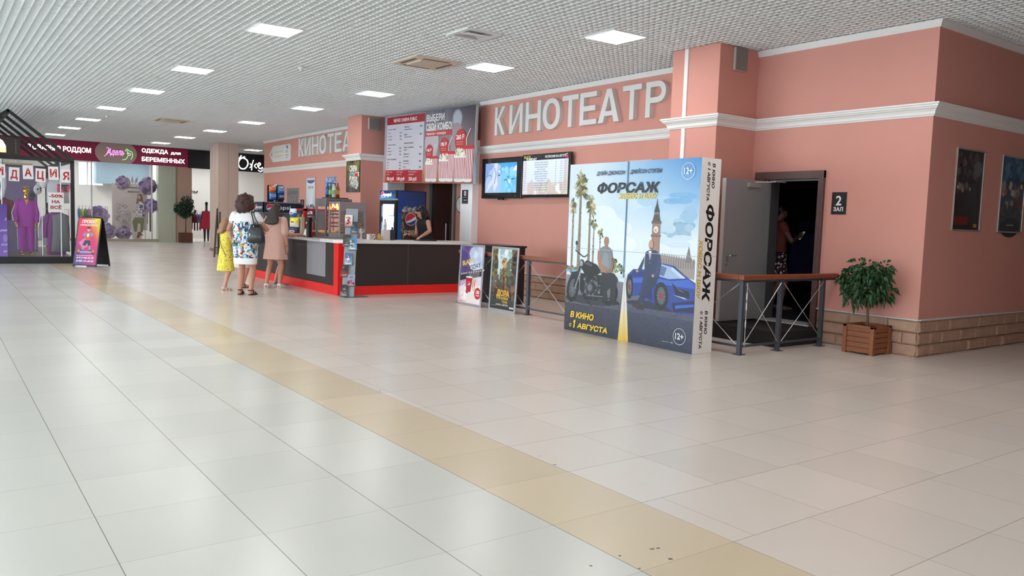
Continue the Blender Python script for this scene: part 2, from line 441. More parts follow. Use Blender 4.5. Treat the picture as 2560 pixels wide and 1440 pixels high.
# rough stone plinth along the walls, built of single hewn blocks
STONE = mat('#b08d78', .85, noise=.22, nscale=9, bump=.6, name='brown_stone')
def plinth(name, p0, p1, n, seed):
    rnd = random.Random(seed); p0, p1 = Vector((*p0, 0)), Vector((*p1, 0)); d = (p1-p0); L = d.length; d.normalize(); n = Vector((*n, 0))
    mb = MB(); mb.box((0, 0, 0), (0, 0, 0)); mb = MB()
    zs = [0, .14, .285, .437]
    for r in range(3):
        t = 0
        while t < L-.02:
            w = min(rnd.uniform(.26, .52), L-t)
            if L-t-w < .12: w = L-t
            a = .006; th = rnd.uniform(.022, .038)
            q = []
            for z in (zs[r]+.004, zs[r+1]-.004):
                for s in (t+.003, t+w-.003): q.append((s, z))
            base = [p0+d*s+Vector((0, 0, z)) for s, z in (q[0], q[1], q[3], q[2])]
            rim = [b+n*(.012) for b in base]
            cx = t+w/2; ins = .025
            top = [p0+d*(s+ins*(1 if s < cx else -1)+rnd.uniform(-.01, .01))+Vector((0, 0, z+(.02 if z < zs[r]+.05 else -.02)))+n*(th+rnd.uniform(-.006, .006)) for s, z in (q[0], q[1], q[3], q[2])]
            mb.rings([base, rim, top]); t += w
    o = mb.build(name, [STONE, WHITE]); struct(o)
    tr = MB(); tr.bar(p0+n*.02+Vector((0, 0, .445)), p1+n*.02+Vector((0, 0, .445)), .045, .016)
    struct(tr.build(name.replace('baseboard', 'trim_plinth'), LGREY))
    bk = MB(); bk.bar(p0+n*.003+Vector((0, 0, .218)), p1+n*.003+Vector((0, 0, .218)), .012, .436)
    struct(bk.build(name.replace('baseboard', 'baseboard_mortar'), mat('#6f5648', .9)))
plinth('baseboard_cinema', (9.52, 6.16), (9.52, 4.8), (-1, 0), 1)
plinth('baseboard_kino', (9.52, 14.38), (9.52, 8.2), (-1, 0), 2)
plinth('baseboard_corridor', (9.5, 4.82), (20, 4.82), (0, -1), 3)

# cinema door: landing, frame, leaf
struct(MB().box((8.5, 6.05, 0), (9.52, 7.4, .19)).build('floor_landing', mat('#1e1a19', .9, noise=.3, nscale=60, bump=.2)))
FR = mat('#5d4544', .45, noise=.35, nscale=25, bump=.2, name='marbled_brown_frame')
door = struct(MB().box((9.47, DY1+.005, .19), (9.6, DY1+.17, 2.262)).box((9.47, DY0-.085, .19), (9.6, DY0-.005, 2.262)).box((9.471, DY0-.085, 2.155), (9.6, DY1+.17, 2.262)).build('door_1', FR, bevel=.006))
th = MB().box((9.46, DY0, .19), (9.8, DY1, .205)).build('threshold', LGREY, door)
MB().box((9.55, DY1-.02, .2), (9.6, DY1+.006, 2.16)).box((9.55, DY0-.006, .2), (9.6, DY0+.02, 2.16)).box((9.55, DY0, 2.135), (9.6, DY1, 2.16)).build('door_rebate', mat('#8f9194', .4), door)
MB().box((9.6, DY1-.015, .2), (9.8, DY1+.004, 2.16)).box((9.6, DY0-.004, .2), (9.8, DY0+.015, 2.16)).box((9.6, DY0, 2.145), (9.8, DY1, 2.164)).build('door_lining', mat('#4a474a', .5), door)
GREYD = mat('#8b888a', .5, noise=.03, nscale=2)
leaf = MB().box((8.56, 7.005, .215), (9.46, 7.055, 2.13)).build('door_leaf', GREYD, door, bevel=.003)
MB().box((8.552, 7.0, .215), (8.562, 7.06, 2.13)).box((8.562, 7.052, .215), (8.6, 7.06, 2.13)).build('edge_strip', mat('#c6c7c9', .35, .6), leaf)
hd = MB(); hd.box((8.63, 6.995, 1.02), (8.66, 7.006, 1.14)); hd.tube([(8.645, 6.998, 1.1), (8.645, 6.95, 1.1), (8.655, 6.945, 1.1), (8.78, 6.945, 1.1)], .009, 8); hd.tube([(8.645, 7.0, .98), (8.645, 6.985, .98)], .018, 12)
hd.tube([(8.645, 7.06, 1.1), (8.645, 7.11, 1.1), (8.77, 7.115, 1.1)], .009, 8)
hd.build('door_handle', STEEL, leaf, smooth=False)
cl = MB(); cl.box((9.0, 6.96, 2.03), (9.24, 7.005, 2.09)); cl.bar((9.1, 6.95, 2.1), (9.3, 6.78, 2.11), .022, .012); cl.bar((9.3, 6.78, 2.115), (9.53, 6.78, 2.115), .022, .012)
cl.build('door_closer', mat('#c9c4c0', .35, .5), leaf)
# dark auditorium behind
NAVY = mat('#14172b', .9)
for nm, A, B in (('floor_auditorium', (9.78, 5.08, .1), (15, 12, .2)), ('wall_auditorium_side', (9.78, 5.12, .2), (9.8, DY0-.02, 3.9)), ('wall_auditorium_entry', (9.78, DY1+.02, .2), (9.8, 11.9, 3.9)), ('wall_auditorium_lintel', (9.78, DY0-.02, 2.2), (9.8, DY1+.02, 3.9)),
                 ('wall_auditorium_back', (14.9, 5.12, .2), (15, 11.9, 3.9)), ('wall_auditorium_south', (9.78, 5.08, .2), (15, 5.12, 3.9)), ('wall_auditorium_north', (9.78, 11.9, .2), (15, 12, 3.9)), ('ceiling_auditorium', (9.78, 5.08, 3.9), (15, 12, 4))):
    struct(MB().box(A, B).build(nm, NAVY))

# glazed daylight wall on the west side and the closed ends
W = mat('#c9cccc', .5)
struct(MB().box((-9.2, -4.2, 0), (-9, 2.5, HT)).build('wall_west', PINK))
mb = MB(); mb.box((-9.2, 2.5, 0), (-9, 26.5, .25)); mb.box((-9.2, 2.5, 3.7), (-9, 26.5, HT))
for i in range(17): mb.box((-9.18, 2.5+i*1.5, .25), (-9.02, 2.58+i*1.5, 3.7))
struct(mb.build('window_1', W))
# ------------------------------------------------------------------ ceiling fittings
ORD = ['first', 'second', 'third', 'fourth', 'fifth', 'sixth', 'seventh', 'eighth', 'ninth', 'tenth', 'eleventh', 'twelfth', 'thirteenth', 'fourteenth', 'fifteenth']
GLOW = mat('#fffdf8', .4, emit=LAMP, name='lamp_diffuser')
FRAMEW = mat('#dfe2e4', .4)
def lamp0():
    t = thing('ceiling_light', (0, 0, ZC), 'x', 'ceiling light')
    MB().box((-.3, -.3, -.012), (.3, -.285, .05)).box((-.3, .285, -.012), (.3, .3, .05)).box((-.3, -.285, -.012), (-.285, .285, .05)).box((.285, -.285, -.012), (.3, .285, .05)).build('frame', FRAMEW, t)
    MB().box((-.286, -.286, -.010), (.286, .286, .0)).build('diffuser', GLOW, t)
    return t
lamp_proto = None
def lamp(x, y, label, group):
    global lamp_proto
    if lamp_proto is None: o = lamp_proto = lamp0()
    else: o = copytree(lamp_proto)
    o.location = (x, y, ZC); tag(o, label, 'ceiling light', group)
for i, (x, y) in enumerate([(7.44, 8.06), (7.45, 11.03), (7.39, 15.07), (7.28, 18.39), (7.29, 22.52), (7.24, 25.85), (7.13, 29.05), (7.09, 32.35)]):
    lamp(x, y, 'square glowing ceiling light over the cinema wall, %s of its row from the camera' % ORD[i], 'ceiling lights along the cinema wall')
for i, (x, y) in enumerate([(3.87, 10.98), (3.84, 15.07), (3.79, 18.49), (3.75, 22.39), (3.72, 25.81), (3.66, 29.08), (3.62, 32.31)]):
    lamp(x, y, 'square glowing ceiling light over the open hall, %s of its row from the camera' % ORD[i], 'ceiling lights along the hall')
lamp(10.54, 32.31, 'square glowing ceiling light beyond the end of the pink wall', 'ceiling lights')
for i, y in enumerate((8.06, 11.03, 15.07, 18.4)):
    for x in (.2, -3.8): lamp(x, y, 'square ceiling light towards the windows outside the picture', 'ceiling lights by the windows')

for x, ys in ((7.44, (4.7, 1.2)), (3.87, (7.6, 4.2, .8)), (.2, (4.4, .9)), (-3.8, (4.4, .9))):
    for y in ys: lamp(x, y, 'square ceiling light above and behind the camera, outside the picture', 'ceiling lights around the camera')

CREAM = mat('#cfc3b2', .5)
def cassette(x, y, label, rz=0):
    t = thing('air_conditioner', (x, y, ZC), label, 'air conditioner', 'ceiling cassettes', rz)
    MB().prism([(-.42, -.42), (.42, -.42), (.42, .42), (-.42, .42)], frame((0, 0, -.02), (1, 0, 0), (0, 1, 0)), .05).build('panel', CREAM, t, bevel=.02)
    MB().prism([(-.24, -.24), (.24, -.24), (.24, .24), (-.24, .24)], frame((0, 0, -.04), (1, 0, 0), (0, 1, 0)), .03).build('intake_cover', mat('#c9bba8', .5), t, bevel=.02)
    mb = MB()
    for a in range(4):
        m = Matrix.Rotation(a*PI/2, 4, 'Z'); mb.box((-.24, .30, -.024), (.24, .355, -.018), m)
    mb.build('louvre', mat('#6d5a48', .6), t)
cassette(6.5, 11.45, 'cream four-way air conditioner cassette in the grid ceiling before the menu board')
cassette(5.52, 24.0, 'cream air conditioner cassette far down the ceiling before the shop signs')
t = thing('ceiling_vent', (5.98, 9.27, ZC), 'square slatted white air vent with one flap hanging open', 'vent')
mb = MB().box((-.27, -.27, -.015), (.27, -.2, .02)).box((-.27, .2, -.015), (.27, .27, .02)).box((-.27, -.2, -.015), (-.2, .2, .02)).box((.2, -.2, -.015), (.27, .2, .02))
mb.build('frame', FRAMEW, t)
mb = MB()
for k in range(6):
    q = .19-.03*k
    if q > .03:
        for a in range(4): mb.box((-q, q-.004, -.012), (q, q, .02), Matrix.Rotation(a*PI/2, 4, 'Z'))
mb.build('slats', mat('#c7c4c6', .5), t)
MB().box((-.2, -.21, -.02), (.1, -.0, -.014), Matrix.Rotation(R(8), 4, 'X')).build('flap', FRAMEW, t)
MB().box((-.195, -.195, .021), (.195, .195, .03)).build('duct_opening', mat('#4c4648', .8), t)
for x, y, l in ((5.16, 13.35, 'small white smoke detector dome on the ceiling before the counter'), (3.97, 24.33, 'small white smoke detector far along the hall ceiling')):
    t = thing('smoke_detector', (x, y, ZC), l, 'smoke detector', 'smoke detectors')
    MB().lathe((0, 0, 0), [(.05, .0), (.055, -.015), (.05, -.03)], 16).build('mount', WHITE, t, smooth=True)
    MB().lathe((0, 0, 0), [(.035, -.03), (.04, -.045), (.03, -.06), (.012, -.065)], 16).build('dome', mat('#d8d8d4', .4), t, smooth=True)

def speaker(fr, w, h, d, label):
    t = thing('wall_speaker', fr.translation, label, 'speaker', 'speakers under the ceiling')
    f = inv(t, fr)
    MB().prism([(-w/2, 0), (w/2, 0), (w/2, h), (-w/2, h)], f, d).build('case', mat('#b9aca4', .6), t, bevel=.02)
    MB().prism([(-w/2+.01, .01), (w/2-.01, .01), (w/2-.01, h-.01), (-w/2+.01, h-.01)], f @ Matrix.Translation((0, 0, d)), .008).build('grille', mat('#827b78', .7), t)
    MB().prism([(w*.1+.008*math.cos(k*PI/4), .05+.008*math.sin(k*PI/4)) for k in range(8)], f @ Matrix.Translation((0, 0, d+.008)), .004).build('badge', STEEL, t)
speaker(SOUTH(9.08, 7.33, 3.62), .26, .32, .05, 'grey flat loudspeaker under the ceiling on the shaded side of the near pilaster')
speaker(SOUTH(9.02, 18.44, 3.60), .34, .30, .07, 'grey flat loudspeaker on the side of the far column beside the menu board')
speaker(frame((9.0, 8.18, 3.5), (-1, 0, 0), (0, 0, 1)), .26, .36, .1, 'cream loudspeaker peeping out behind the near pilaster')

# ------------------------------------------------------------------ raised wall letters
def letter(ch, fr, w, h, depth, label, group, m, edge=None):
    k = .21*w if ch != 'Т' else .22*w; kh = .155*h
    def ring(cx, cy, rx, ry, ix, iy, a0=0, a1=360):
        n = 40; A = [R(a0+(a1-a0)*i/n) for i in range(n+1)]; out = []
        e = lambda v: math.copysign(abs(v)**.9, v)
        for i in range(n):
            q = [(cx+rx*e(math.cos(A[i])), cy+ry*e(math.sin(A[i]))), (cx+rx*e(math.cos(A[i+1])), cy+ry*e(math.sin(A[i+1]))), (cx+ix*e(math.cos(A[i+1])), cy+iy*e(math.sin(A[i+1]))), (cx+ix*e(math.cos(A[i])), cy+iy*e(math.sin(A[i])))]
            out.append(q)
        return out
    bx = lambda a, b, c, d: [(a, b), (c, b), (c, d), (a, d)]
    P_ = {'Н': [bx(0, 0, k, h), bx(w-k, 0, w, h), bx(k, h/2-kh/2, w-k, h/2+kh/2)], 'Т': [bx(0, h-kh, w, h), bx(w/2-k/2, 0, w/2+k/2, h-kh)],
          'Е': [bx(0, 0, k*1.1, h)]+[bx(k*1.1, z, w*q, z+kh) for z, q in ((0, 1), (h/2-kh/2, .92), (h-kh, .98))], 'И': [bx(0, 0, k, h), bx(w-k, 0, w, h), [(k, 0), (k, h*.24), (w-k, h), (w-k, h*.76)]],
          'К': [bx(0, 0, k*1.15, h), [(k*1.15, h*.40), (k*1.15, h*.58), (w*.68, h), (w*.97, h)], [(w*.40, h*.62), (w*.24, h*.50), (w*.70, 0), (w, 0)]],
          'А': [[(0, 0), (k*1.15, 0), (w*.5, h*.80), (w*.5, h), (w*.39, h)], [(w, 0), (w*.61, h), (w*.5, h), (w*.5, h*.80), (w-k*1.15, 0)], bx(w*.27, h*.20, w*.73, h*.20+kh*.9)],
          'О': ring(w/2, h/2, w/2, h/2, w/2-k*1.05, h/2-kh), 'Р': [bx(0, 0, k*1.1, h), bx(k*1.1, h-kh, w*.55, h), bx(k*1.1, h*.40, w*.55, h*.40+kh)]+ring(w*.55, h*.70, w*.45, h*.30, w*.45-k, h*.30-kh, -90, 90)}[ch]
    t = thing('wall_letter', fr.translation, label, 'letter', group); q = inv(t, fr); mb = MB()
    for i, poly in enumerate(P_): mb.prism(poly, q, depth+(i % 3)*(2e-4 if ch not in 'ОР' else 0))
    mb.build('letter_block', m, t)
LET = mat('#dcdad8', .6, name='white_foam')
NEAR = [('К', 13.724, 13.337), ('И', 13.217, 12.747), ('Н', 12.678, 12.171), ('О', 12.139, 11.592), ('Т', 11.561, 11.083), ('Е', 11.066, 10.589), ('А', 10.576, 10.02), ('Т', 9.976, 9.508), ('Р', 9.437, 8.972)]
for i, (c, a, b) in enumerate(NEAR):
    w = (a-b)-.03
    letter(c, WEST(9.52, a, 3.2), w, .565, .09, 'large white raised letter %s, %s letter of the sign beside the pilaster' % (c, ORD[i]), 'letters of the near wall sign', LET)
FAR = [('К', 24.469, 23.97), ('И', 23.964, 23.44), ('Н', 23.38, 22.845), ('О', 22.823, 22.274), ('Т', 22.223, 21.725), ('Е', 21.699, 21.178), ('А', 21.162, 20.6)]
for i, (c, a, b) in enumerate(FAR):
    letter(c, WEST(9.52, a, 3.25), (a-b)-.05, .55, .12, 'large white raised letter %s, %s letter of the far sign behind the column' % (c, ORD[i]), 'letters of the far wall sign', LET)

# ------------------------------------------------------------------ framed prints
ALU = mat('#b9b6b4', .35, .6)
def framed(name, fr, w, h, label, cat, draw, fw=.02, fm=None, group=None, d=.02, bgc='#888888', m=None):
    t = thing(name, fr.translation, label, cat, group); f = inv(t, fr)
    mb = MB()
    for a in ((0, 0, w, fw), (0, h-fw, w, h), (0, fw, fw, h-fw), (w-fw, fw, w, h-fw)):
        mb.prism([(a[0], a[1]), (a[2], a[1]), (a[2], a[3]), (a[0], a[3])], f, d)
    mb.build('frame', fm or ALU, t, bevel=.003)
    MB().prism([(fw*.5, fw*.5), (w-fw*.5, fw*.5), (w-fw*.5, h-fw*.5), (fw*.5, h-fw*.5)], f, d*.5).build('backing', mat('#55504e', .7), t)
    p = Print(f @ Matrix.Translation((fw, fw, d*.5)), w-2*fw, h-2*fw, bgc); draw(p, p.w, p.h); p.done('print', m, t)
    return t
def rr_(seed): return random.Random(seed)

def d_dark(p, w, h):
    r = rr_(5); p.rect(0, 0, w, h, '#2a2826', '#33292b')
    p.blobs(40, (0, h*.55, w, h*.95), .06, ['#4a4d50', '#5d6062', '#3a3436', '#402c30'], r)
    p.quadc([(w*.1, h*.1), (w*.9, h*.1), (w*.8, h*.6), (w*.2, h*.55)], ['#2b2b2b', '#33353a', '#3a3f46', '#2e2a28'])
    p.ell(w*.8, h*.78, w*.16, h*.1, '#5f6468'); p.blobs(14, (.05, h*.5, w*.6, h*.6), .06, ['#8a8078', '#6d6862', '#4f3f3c'], r)
    p.rect(.02, .06, w*.55, .16, '#6e2420'); p.ell(.06, h*.53, .02, .02, '#b9b2a6'); p.rect(w*.78, .03, w*.9, .075, '#b88a4a')
def d_space(p, w, h):
    r = rr_(6); p.rect(0, 0, w, h, '#454c50', '#2f5a7d')
    p.blobs(30, (0, h*.6, w, h), .08, ['#2b5576', '#3c6c8c', '#54778a', '#24455e'], r)
    p.blobs(26, (0, h*.35, w, h*.65), .07, ['#7a4a3c', '#a6674e', '#8f8578', '#b5a68f', '#4b3d3a'], r)
    p.blobs(20, (0, .08, w, h*.35), .06, ['#3a4644', '#535a58', '#6b6a60'], r)
    p.ell(w*.5, .05, w*.42, .13, '#2e3a3e'); p.rect(w*.35, .075, w*.65, .09, '#9aa4a6')
framed('framed_poster', SOUTH(10.13, 4.82, 1.525), .73, 1.015, 'dark film poster in a thin aluminium frame, nearer the corner of the shaded wall', 'poster', d_dark, group='posters on the shaded wall')
framed('framed_poster', SOUTH(11.36, 4.82, 1.525), .73, 1.015, 'blue and orange film poster in a thin aluminium frame at the picture edge', 'poster', d_space, group='posters on the shaded wall')

def d_grey(p, w, h):
    r = rr_(7); p.rect(0, 0, w, h, '#77706f', '#7f7a7a'); p.rect(.05, h*.78, w-.05, h*.9, '#6a6364'); p.rect(w*.15, 0, w*.3, h*.75, '#7d7472'); p.rect(w*.75, 0, w*.88, h*.75, '#6c6566')
    p.blobs(24, (0, 0, w, h), .07, ['#6f6a6a', '#878080', '#5f5a5c'], r); p.ell(w*.5, h*.15, .12, .2, '#aaa39f'); p.ell(w*.5, h*.33, .05, .06, '#b9a89c')
def d_white(p, w, h):
    r = rr_(8); p.rect(0, 0, w, h, '#b9bcc4', '#e4e8ee'); p.ell(w*.5, h*.93, w*.44, .09, '#57558a'); p.rect(0, h*.94, w, h, '#c9cede')
    p.text('ФОРСАЖ', w/2, h*.72, .075, '#5c6068', align='C', bold=.03, maxw=w*.9); p.quadc([(w*.3, h*.05), (w*.62, 0), (w*.75, h*.66), (w*.2, h*.66)], ['#d9dde2', '#eef0f2', '#dfe4ea', '#cfd6df'])
    p.blobs(36, (0, 0, w, h*.3), .06, ['#3f4450', '#565b66', '#6a5f6a', '#7d8490'], r)
def d_green(p, w, h):
    r = rr_(9); p.rect(0, 0, w, h, '#a9bcb6', '#7f9fd0'); p.blobs(30, (0, h*.7, w, h), .09, ['#5d7ec0', '#86a6d6', '#aebfe0'], r)
    p.rect(w*.2, h*.84, w*.8, h*.88, '#3f66b4'); p.blobs(50, (.1, .05, w, h*.6), .1, ['#6d9a4e', '#93b85e', '#b8cf8e', '#4f7f4a', '#cfd6c4'], r)
    p.ell(w*.55, h*.36, .14, .12, '#b04a3a'); p.ell(w*.5, h*.2, .17, .1, '#8c9a52'); p.quadc([(w*.05, 0), (w*.25, 0), (w*.3, h*.7), (w*.1, h*.7)], ['#cfdcd8', '#dbe6e4', '#e6eef2', '#c4d6d8'])
framed('framed_poster', WEST(9.52, 25.76, 1.35), 1.1, .95, 'grey doorway poster on the pink wall above the bag display', 'poster', d_grey, group='posters behind the counter')
framed('framed_poster', WEST(9.52, 24.08, 1.4), .73, 1.2, 'tall pale poster with a purple top on the pink wall', 'poster', d_white, group='posters behind the counter')
framed('framed_poster', WEST(9.52, 22.58, 1.4), .74, 1.18, 'green and blue cartoon poster behind the bottles', 'poster', d_green, group='posters behind the counter')
framed('wall_notice', WEST(9.52, 24.52, 1.66), .26, .26, 'small black notice beside the tall pale poster', 'notice', lambda p, w, h: (p.rect(0, 0, w, h, '#17161a'), p.ell(w/2, h*.6, .03, .08, '#8c8888')), fw=.006, fm=DARK)
def glasses(p, w, h):
    r = rr_(11); p.rect(0, 0, w, h, '#4c4742', '#6d6420'); p.blobs(26, (0, h*.72, w, h), .08, ['#5e5518', '#7d7428', '#454014'], r); p.blobs(20, (0, 0, w, h*.25), .07, ['#3a3634', '#55504c', '#6e6a64'], r)
    p.text('CINEMA', w*.5, h*.66, .17, '#e9e6e0', align='C', bold=.05, maxw=w*.62, w=.45); p.poly([(.18, h*.50), (.38, h*.53), (.38, h*.63), (.18, h*.62)], '#e9e6e0'); p.poly([(.42, h*.46), (.72, h*.50), (.70, h*.64), (.42, h*.62)], '#e9e6e0')
    p.rect(.2, h*.52, .36, h*.61, '#3f93a0'); p.rect(.45, h*.49, .66, h*.61, '#b23c3a'); p.text('PUBLIC', w*.5, h*.30, .16, '#e9e6e0', align='C', bold=.05, w=.47, rot=-.1)
    p.poly([(.2, .22), (.35, .12), (.6, .05), (.7, .2), (.62, .3), (.3, .32)], '#c2bcb8'); p.blobs(16, (.2, .1, .65, .3), .05, ['#e2ded8', '#a8a29e', '#8b8684'], r)
framed('framed_poster', WEST(8.69, 19.25, 2.06), .79, .78, 'olive cinema club poster with three-dimensional glasses on the far column', 'poster', glasses, fw=.012, fm=mat('#3b352c', .5), d=.025)

# arrow-shaped supermarket direction sign
t = thing('arrow_sign', (9.5, 26.4, 3.45), 'white arrow-shaped direction sign pointing away along the far wall', 'sign')
f = inv(t, WEST(9.52, 27.4, 3.18))
arrow = [(0, .27), (.36, .0), (1.93, 0), (2.0, .06), (2.0, .48), (1.93, .54), (.36, .54)]
MB().prism(arrow, f, .03).build('board', mat('#dddad6', .5), t, bevel=.006)
p = Print(f @ Matrix.Translation((0, 0, .03)), 2, .54)
p.poly([(.12, .27), (.3, .17), (.3, .37)], '#8fae7c'); p.text('Детский город', .42, .30, .075, '#b3b78f', w=.95); p.text('гипермаркет', .52, .16, .075, '#b8c294', w=.75)
p.poly([(1.55, .46), (1.72, .52), (1.78, .40), (1.7, .36), (1.68, .44)], '#3f5fa0'); p.ell(1.66, .3, .1, .045, '#a9c48a'); p.text('Детский', 1.68, .17, .05, '#4f6aa8', align='C'); p.text('мир', 1.68, .09, .05, '#4f6aa8', align='C')
p.done('print', None, t)

# ------------------------------------------------------------------ hanging menu board
t = thing('menu_board', (9.2, 16.16, 2.2), 'large hanging red and white cinema menu board with striped popcorn buckets', 'menu board')
F = Matrix.Translation((0, 0, 0)) @ WEST(9.2, 18.2, 2.315) @ Matrix.Rotation(R(-1.45), 4, 'Z')
f = inv(t, F); Wm, Hm = 4.08, 1.62
MB().prism([(0, 0), (Wm, 0), (Wm, Hm), (0, Hm)], f @ Matrix.Translation((0, 0, -.05)), .05).build('panel', mat('#d7d4d6', .5), t)
MB().prism([(-.02, 0), (0, 0), (0, Hm+.02), (-.02, Hm+.02)], f @ Matrix.Translation((0, 0, -.05)), .055).prism([(Wm, -.01), (Wm+.02, -.01), (Wm+.02, Hm), (Wm, Hm)], f @ Matrix.Translation((0, 0, -.05)), .055).build('edge_trim', mat('#bfc2c8', .3, .6), t)
p = Print(f, Wm, Hm, '#9a8f96'); r = rr_(3)
p.quadc([(0, .3), (Wm, .3), (Wm, Hm), (0, Hm)], ['#b4a6ae', '#8b7d80', '#46414c', '#a29cb0'])
for i in range(22):
    x = r.uniform(0, Wm-.3); q = r.uniform(.08, .3); p.quadc([(x, .35), (x+q, .35), (x+q, Hm), (x, Hm)], [mix('#b5a6b4', '#8d8086', r.random()), mix('#c6bcc4', '#7d7074', r.random()), mix('#c9c6cf', '#5f5863', min(1, x/Wm+r.random()*.3)), mix('#ada8b8', '#50495a', min(1, x/Wm+r.random()*.3))])
p.quadc([(3.1, .5), (Wm, .5), (Wm, Hm), (3.1, Hm)], ['#937f84', '#7a666a', '#3b3844', '#5d545c']); p.ell(3.36, 1.38, .2, .2, '#8f97a4', n=32); p.ell(3.36, 1.38, .15, .16, '#a4acb6', n=32); p.ell(3.34, .98, .28, .32, '#97868f', n=32)
p.ell(2.3, .9, .3, .35, '#b9adb4', n=32)
# wooden table
p.quadc([(0, 0), (Wm, 0), (Wm, .42), (0, .36)], ['#a5705c', '#9c6450', '#b98872', '#c09a88'])
for i in range(7): x = .1+i*.62; p.line([(x, 0), (min(Wm-.05, max(.05, 2.2+(x-2.2)*.75)), .36)], .012, '#7c5042')
# text panel
p.rect(.1, .3, 1.93, 1.43, '#cdc6ce', '#c6c6d2'); p.rect(.1, 1.4, 1.96, 1.58, '#a5222c'); p.text('МЕНЮ CINEMA PUBLIC', 1.02, 1.45, .085, '#f2eeee', align='C', w=1.16)
K = '#3d3a42'
def row(y, a, b=None, x0=.16, x1=.88, h=.036, c=K):
    p.text(a, x0, y, h, c, bold=.01, maxw=.7)
    if b: p.text(b, x1, y-.01, h*1.1, c, align='R', bold=.02)
row(1.27, 'Попкорн сладкий'); row(1.185, 'Гигант', '260 р'); row(1.105, 'Большой', '200 р'); row(1.03, 'Стандарт', '150 р')
row(.90, 'Попкорн солёный'); row(.82, 'Гигант', '250 р'); row(.745, 'Большой', '190 р'); row(.67, 'Стандарт', '130 р')
row(.55, 'Пепси, 7UP, Миринда'); row(.475, '0,8 л', '140 р'); row(.405, '0,5 л', '90 р'); row(.335, '0,3 л', '60 р')
def row2(y, a, b, c2=None):
    row(y, a, b, 1.0, 1.86); 
    if c2: row(y-.055, c2, None, 1.0, 1.8, .026)
row2(1.3, 'Чипсы Lays', '100 р', 'в ассортименте, 80 гр'); row2(1.12, 'Начос', '160 р', 'в ассортименте, 80 гр'); row(.92, 'Напитки в бутылках', None, 1.0)
row2(.82, 'Пепси, 7up, Миринда', '90 р', 'Фрэш, 0,5 л'); row2(.66, 'Липтон 0,5 л', '100 р', 'в ассортименте'); row2(.5, 'Минералка', '80 р', 'газ / без газа, 0,5 л'); row2(.36, 'Сок J7', '70 р', 'в ассортименте, 0,2 л')
p.rect(.1, .02, 1.92, .3, '#a8242e')
for x, a, b, q in ((.14, 'Билет в будни', 'до 12:00', '150 руб'), (.68, 'Билет в будни', 'после 12:00', '190 руб'), (1.27, 'Билет в выходные', 'и праздники', '250 руб')):
    p.text(a, x, .245, .034, '#e0b8b8', maxw=.5); p.text(b, x, .185, .034, '#e0b8b8', maxw=.48); p.text(q, x+.02, .055, .085, '#f6eeee', w=.38, bold=.02)
p.text('ВЫБЕРИ', 2.05, 1.38, .155, '#eeeaea', w=.78, bold=.025); p.text('СВОЙ КОМБО!', 2.04, 1.175, .16, '#eeeaea', w=1.13, bold=.025)
p.rect(2.03, 1.05, 3.16, 1.16, '#b32731'); p.text('Напиток + попкорн', 2.07, 1.075, .065, '#f0e2e2', w=.84)
for x, y0, s, pr in ((2.05, .05, .76, '140'), (2.66, .055, .88, '190'), (3.30, .05, 1.03, '260')):
    p.ell(x+.23*s, y0+.84*s, .22*s, .235*s, '#b02a2e', n=32); p.text(pr+' Р', x+.21*s, y0+.86*s, .1*s, '#f4f0f0', align='C', bold=.02)
    for k in (0, 1): p.rect(x+.07*s, y0+(.8-k*.045)*s, x+.33*s, y0+(.812-k*.045)*s, '#d99a98')
    def cup(a, b, hh, n):
        p.poly([(a+.03, y0), (b-.03, y0), (b, y0+hh), (a, y0+hh)], '#ece2e0')
        for q in range(n):
            u0 = (q+.25)/n; u1 = (q+.72)/n
            p.poly([(a+.03+(b-a-.06)*u0, y0+.05), (a+.03+(b-a-.06)*u1, y0+.05), (a+(b-a)*u1, y0+hh), (a+(b-a)*u0, y0+hh)], '#a8263a')
        p.ell((a+b)/2, y0+.01, (b-a)/2-.025, .03, '#e6e0e0')
    p.line([(x+.47*s, y0+.62*s), (x+.46*s, y0+.88*s), (x+.6*s, y0+1.07*s)], .028*s, '#e9d8d6')
    cup(x+.34*s, x+.74*s, .66*s, 6); p.poly([(x+.32*s, y0+.655*s), (x+.75*s, y0+.655*s), (x+.75*s, y0+.70*s), (x+.7*s, y0+.73*s), (x+.36*s, y0+.73*s), (x+.32*s, y0+.70*s)], '#c02a30')
    cup(x, x+.44*s, .5*s, 7); p.ell(x+.22*s, y0+.54*s, .22*s, .05*s, '#efe8dc'); p.blobs(int(46*s), (x+.05*s, y0+.53*s, x+.40*s, y0+.66*s), .035*s, ['#f4eee2', '#e6dcc8', '#fbf8f0', '#b8a48a'], r); p.rect(x, y0+.485*s, x+.45*s, y0+.52*s, '#f0e8e4')
p.done('print', None, t)

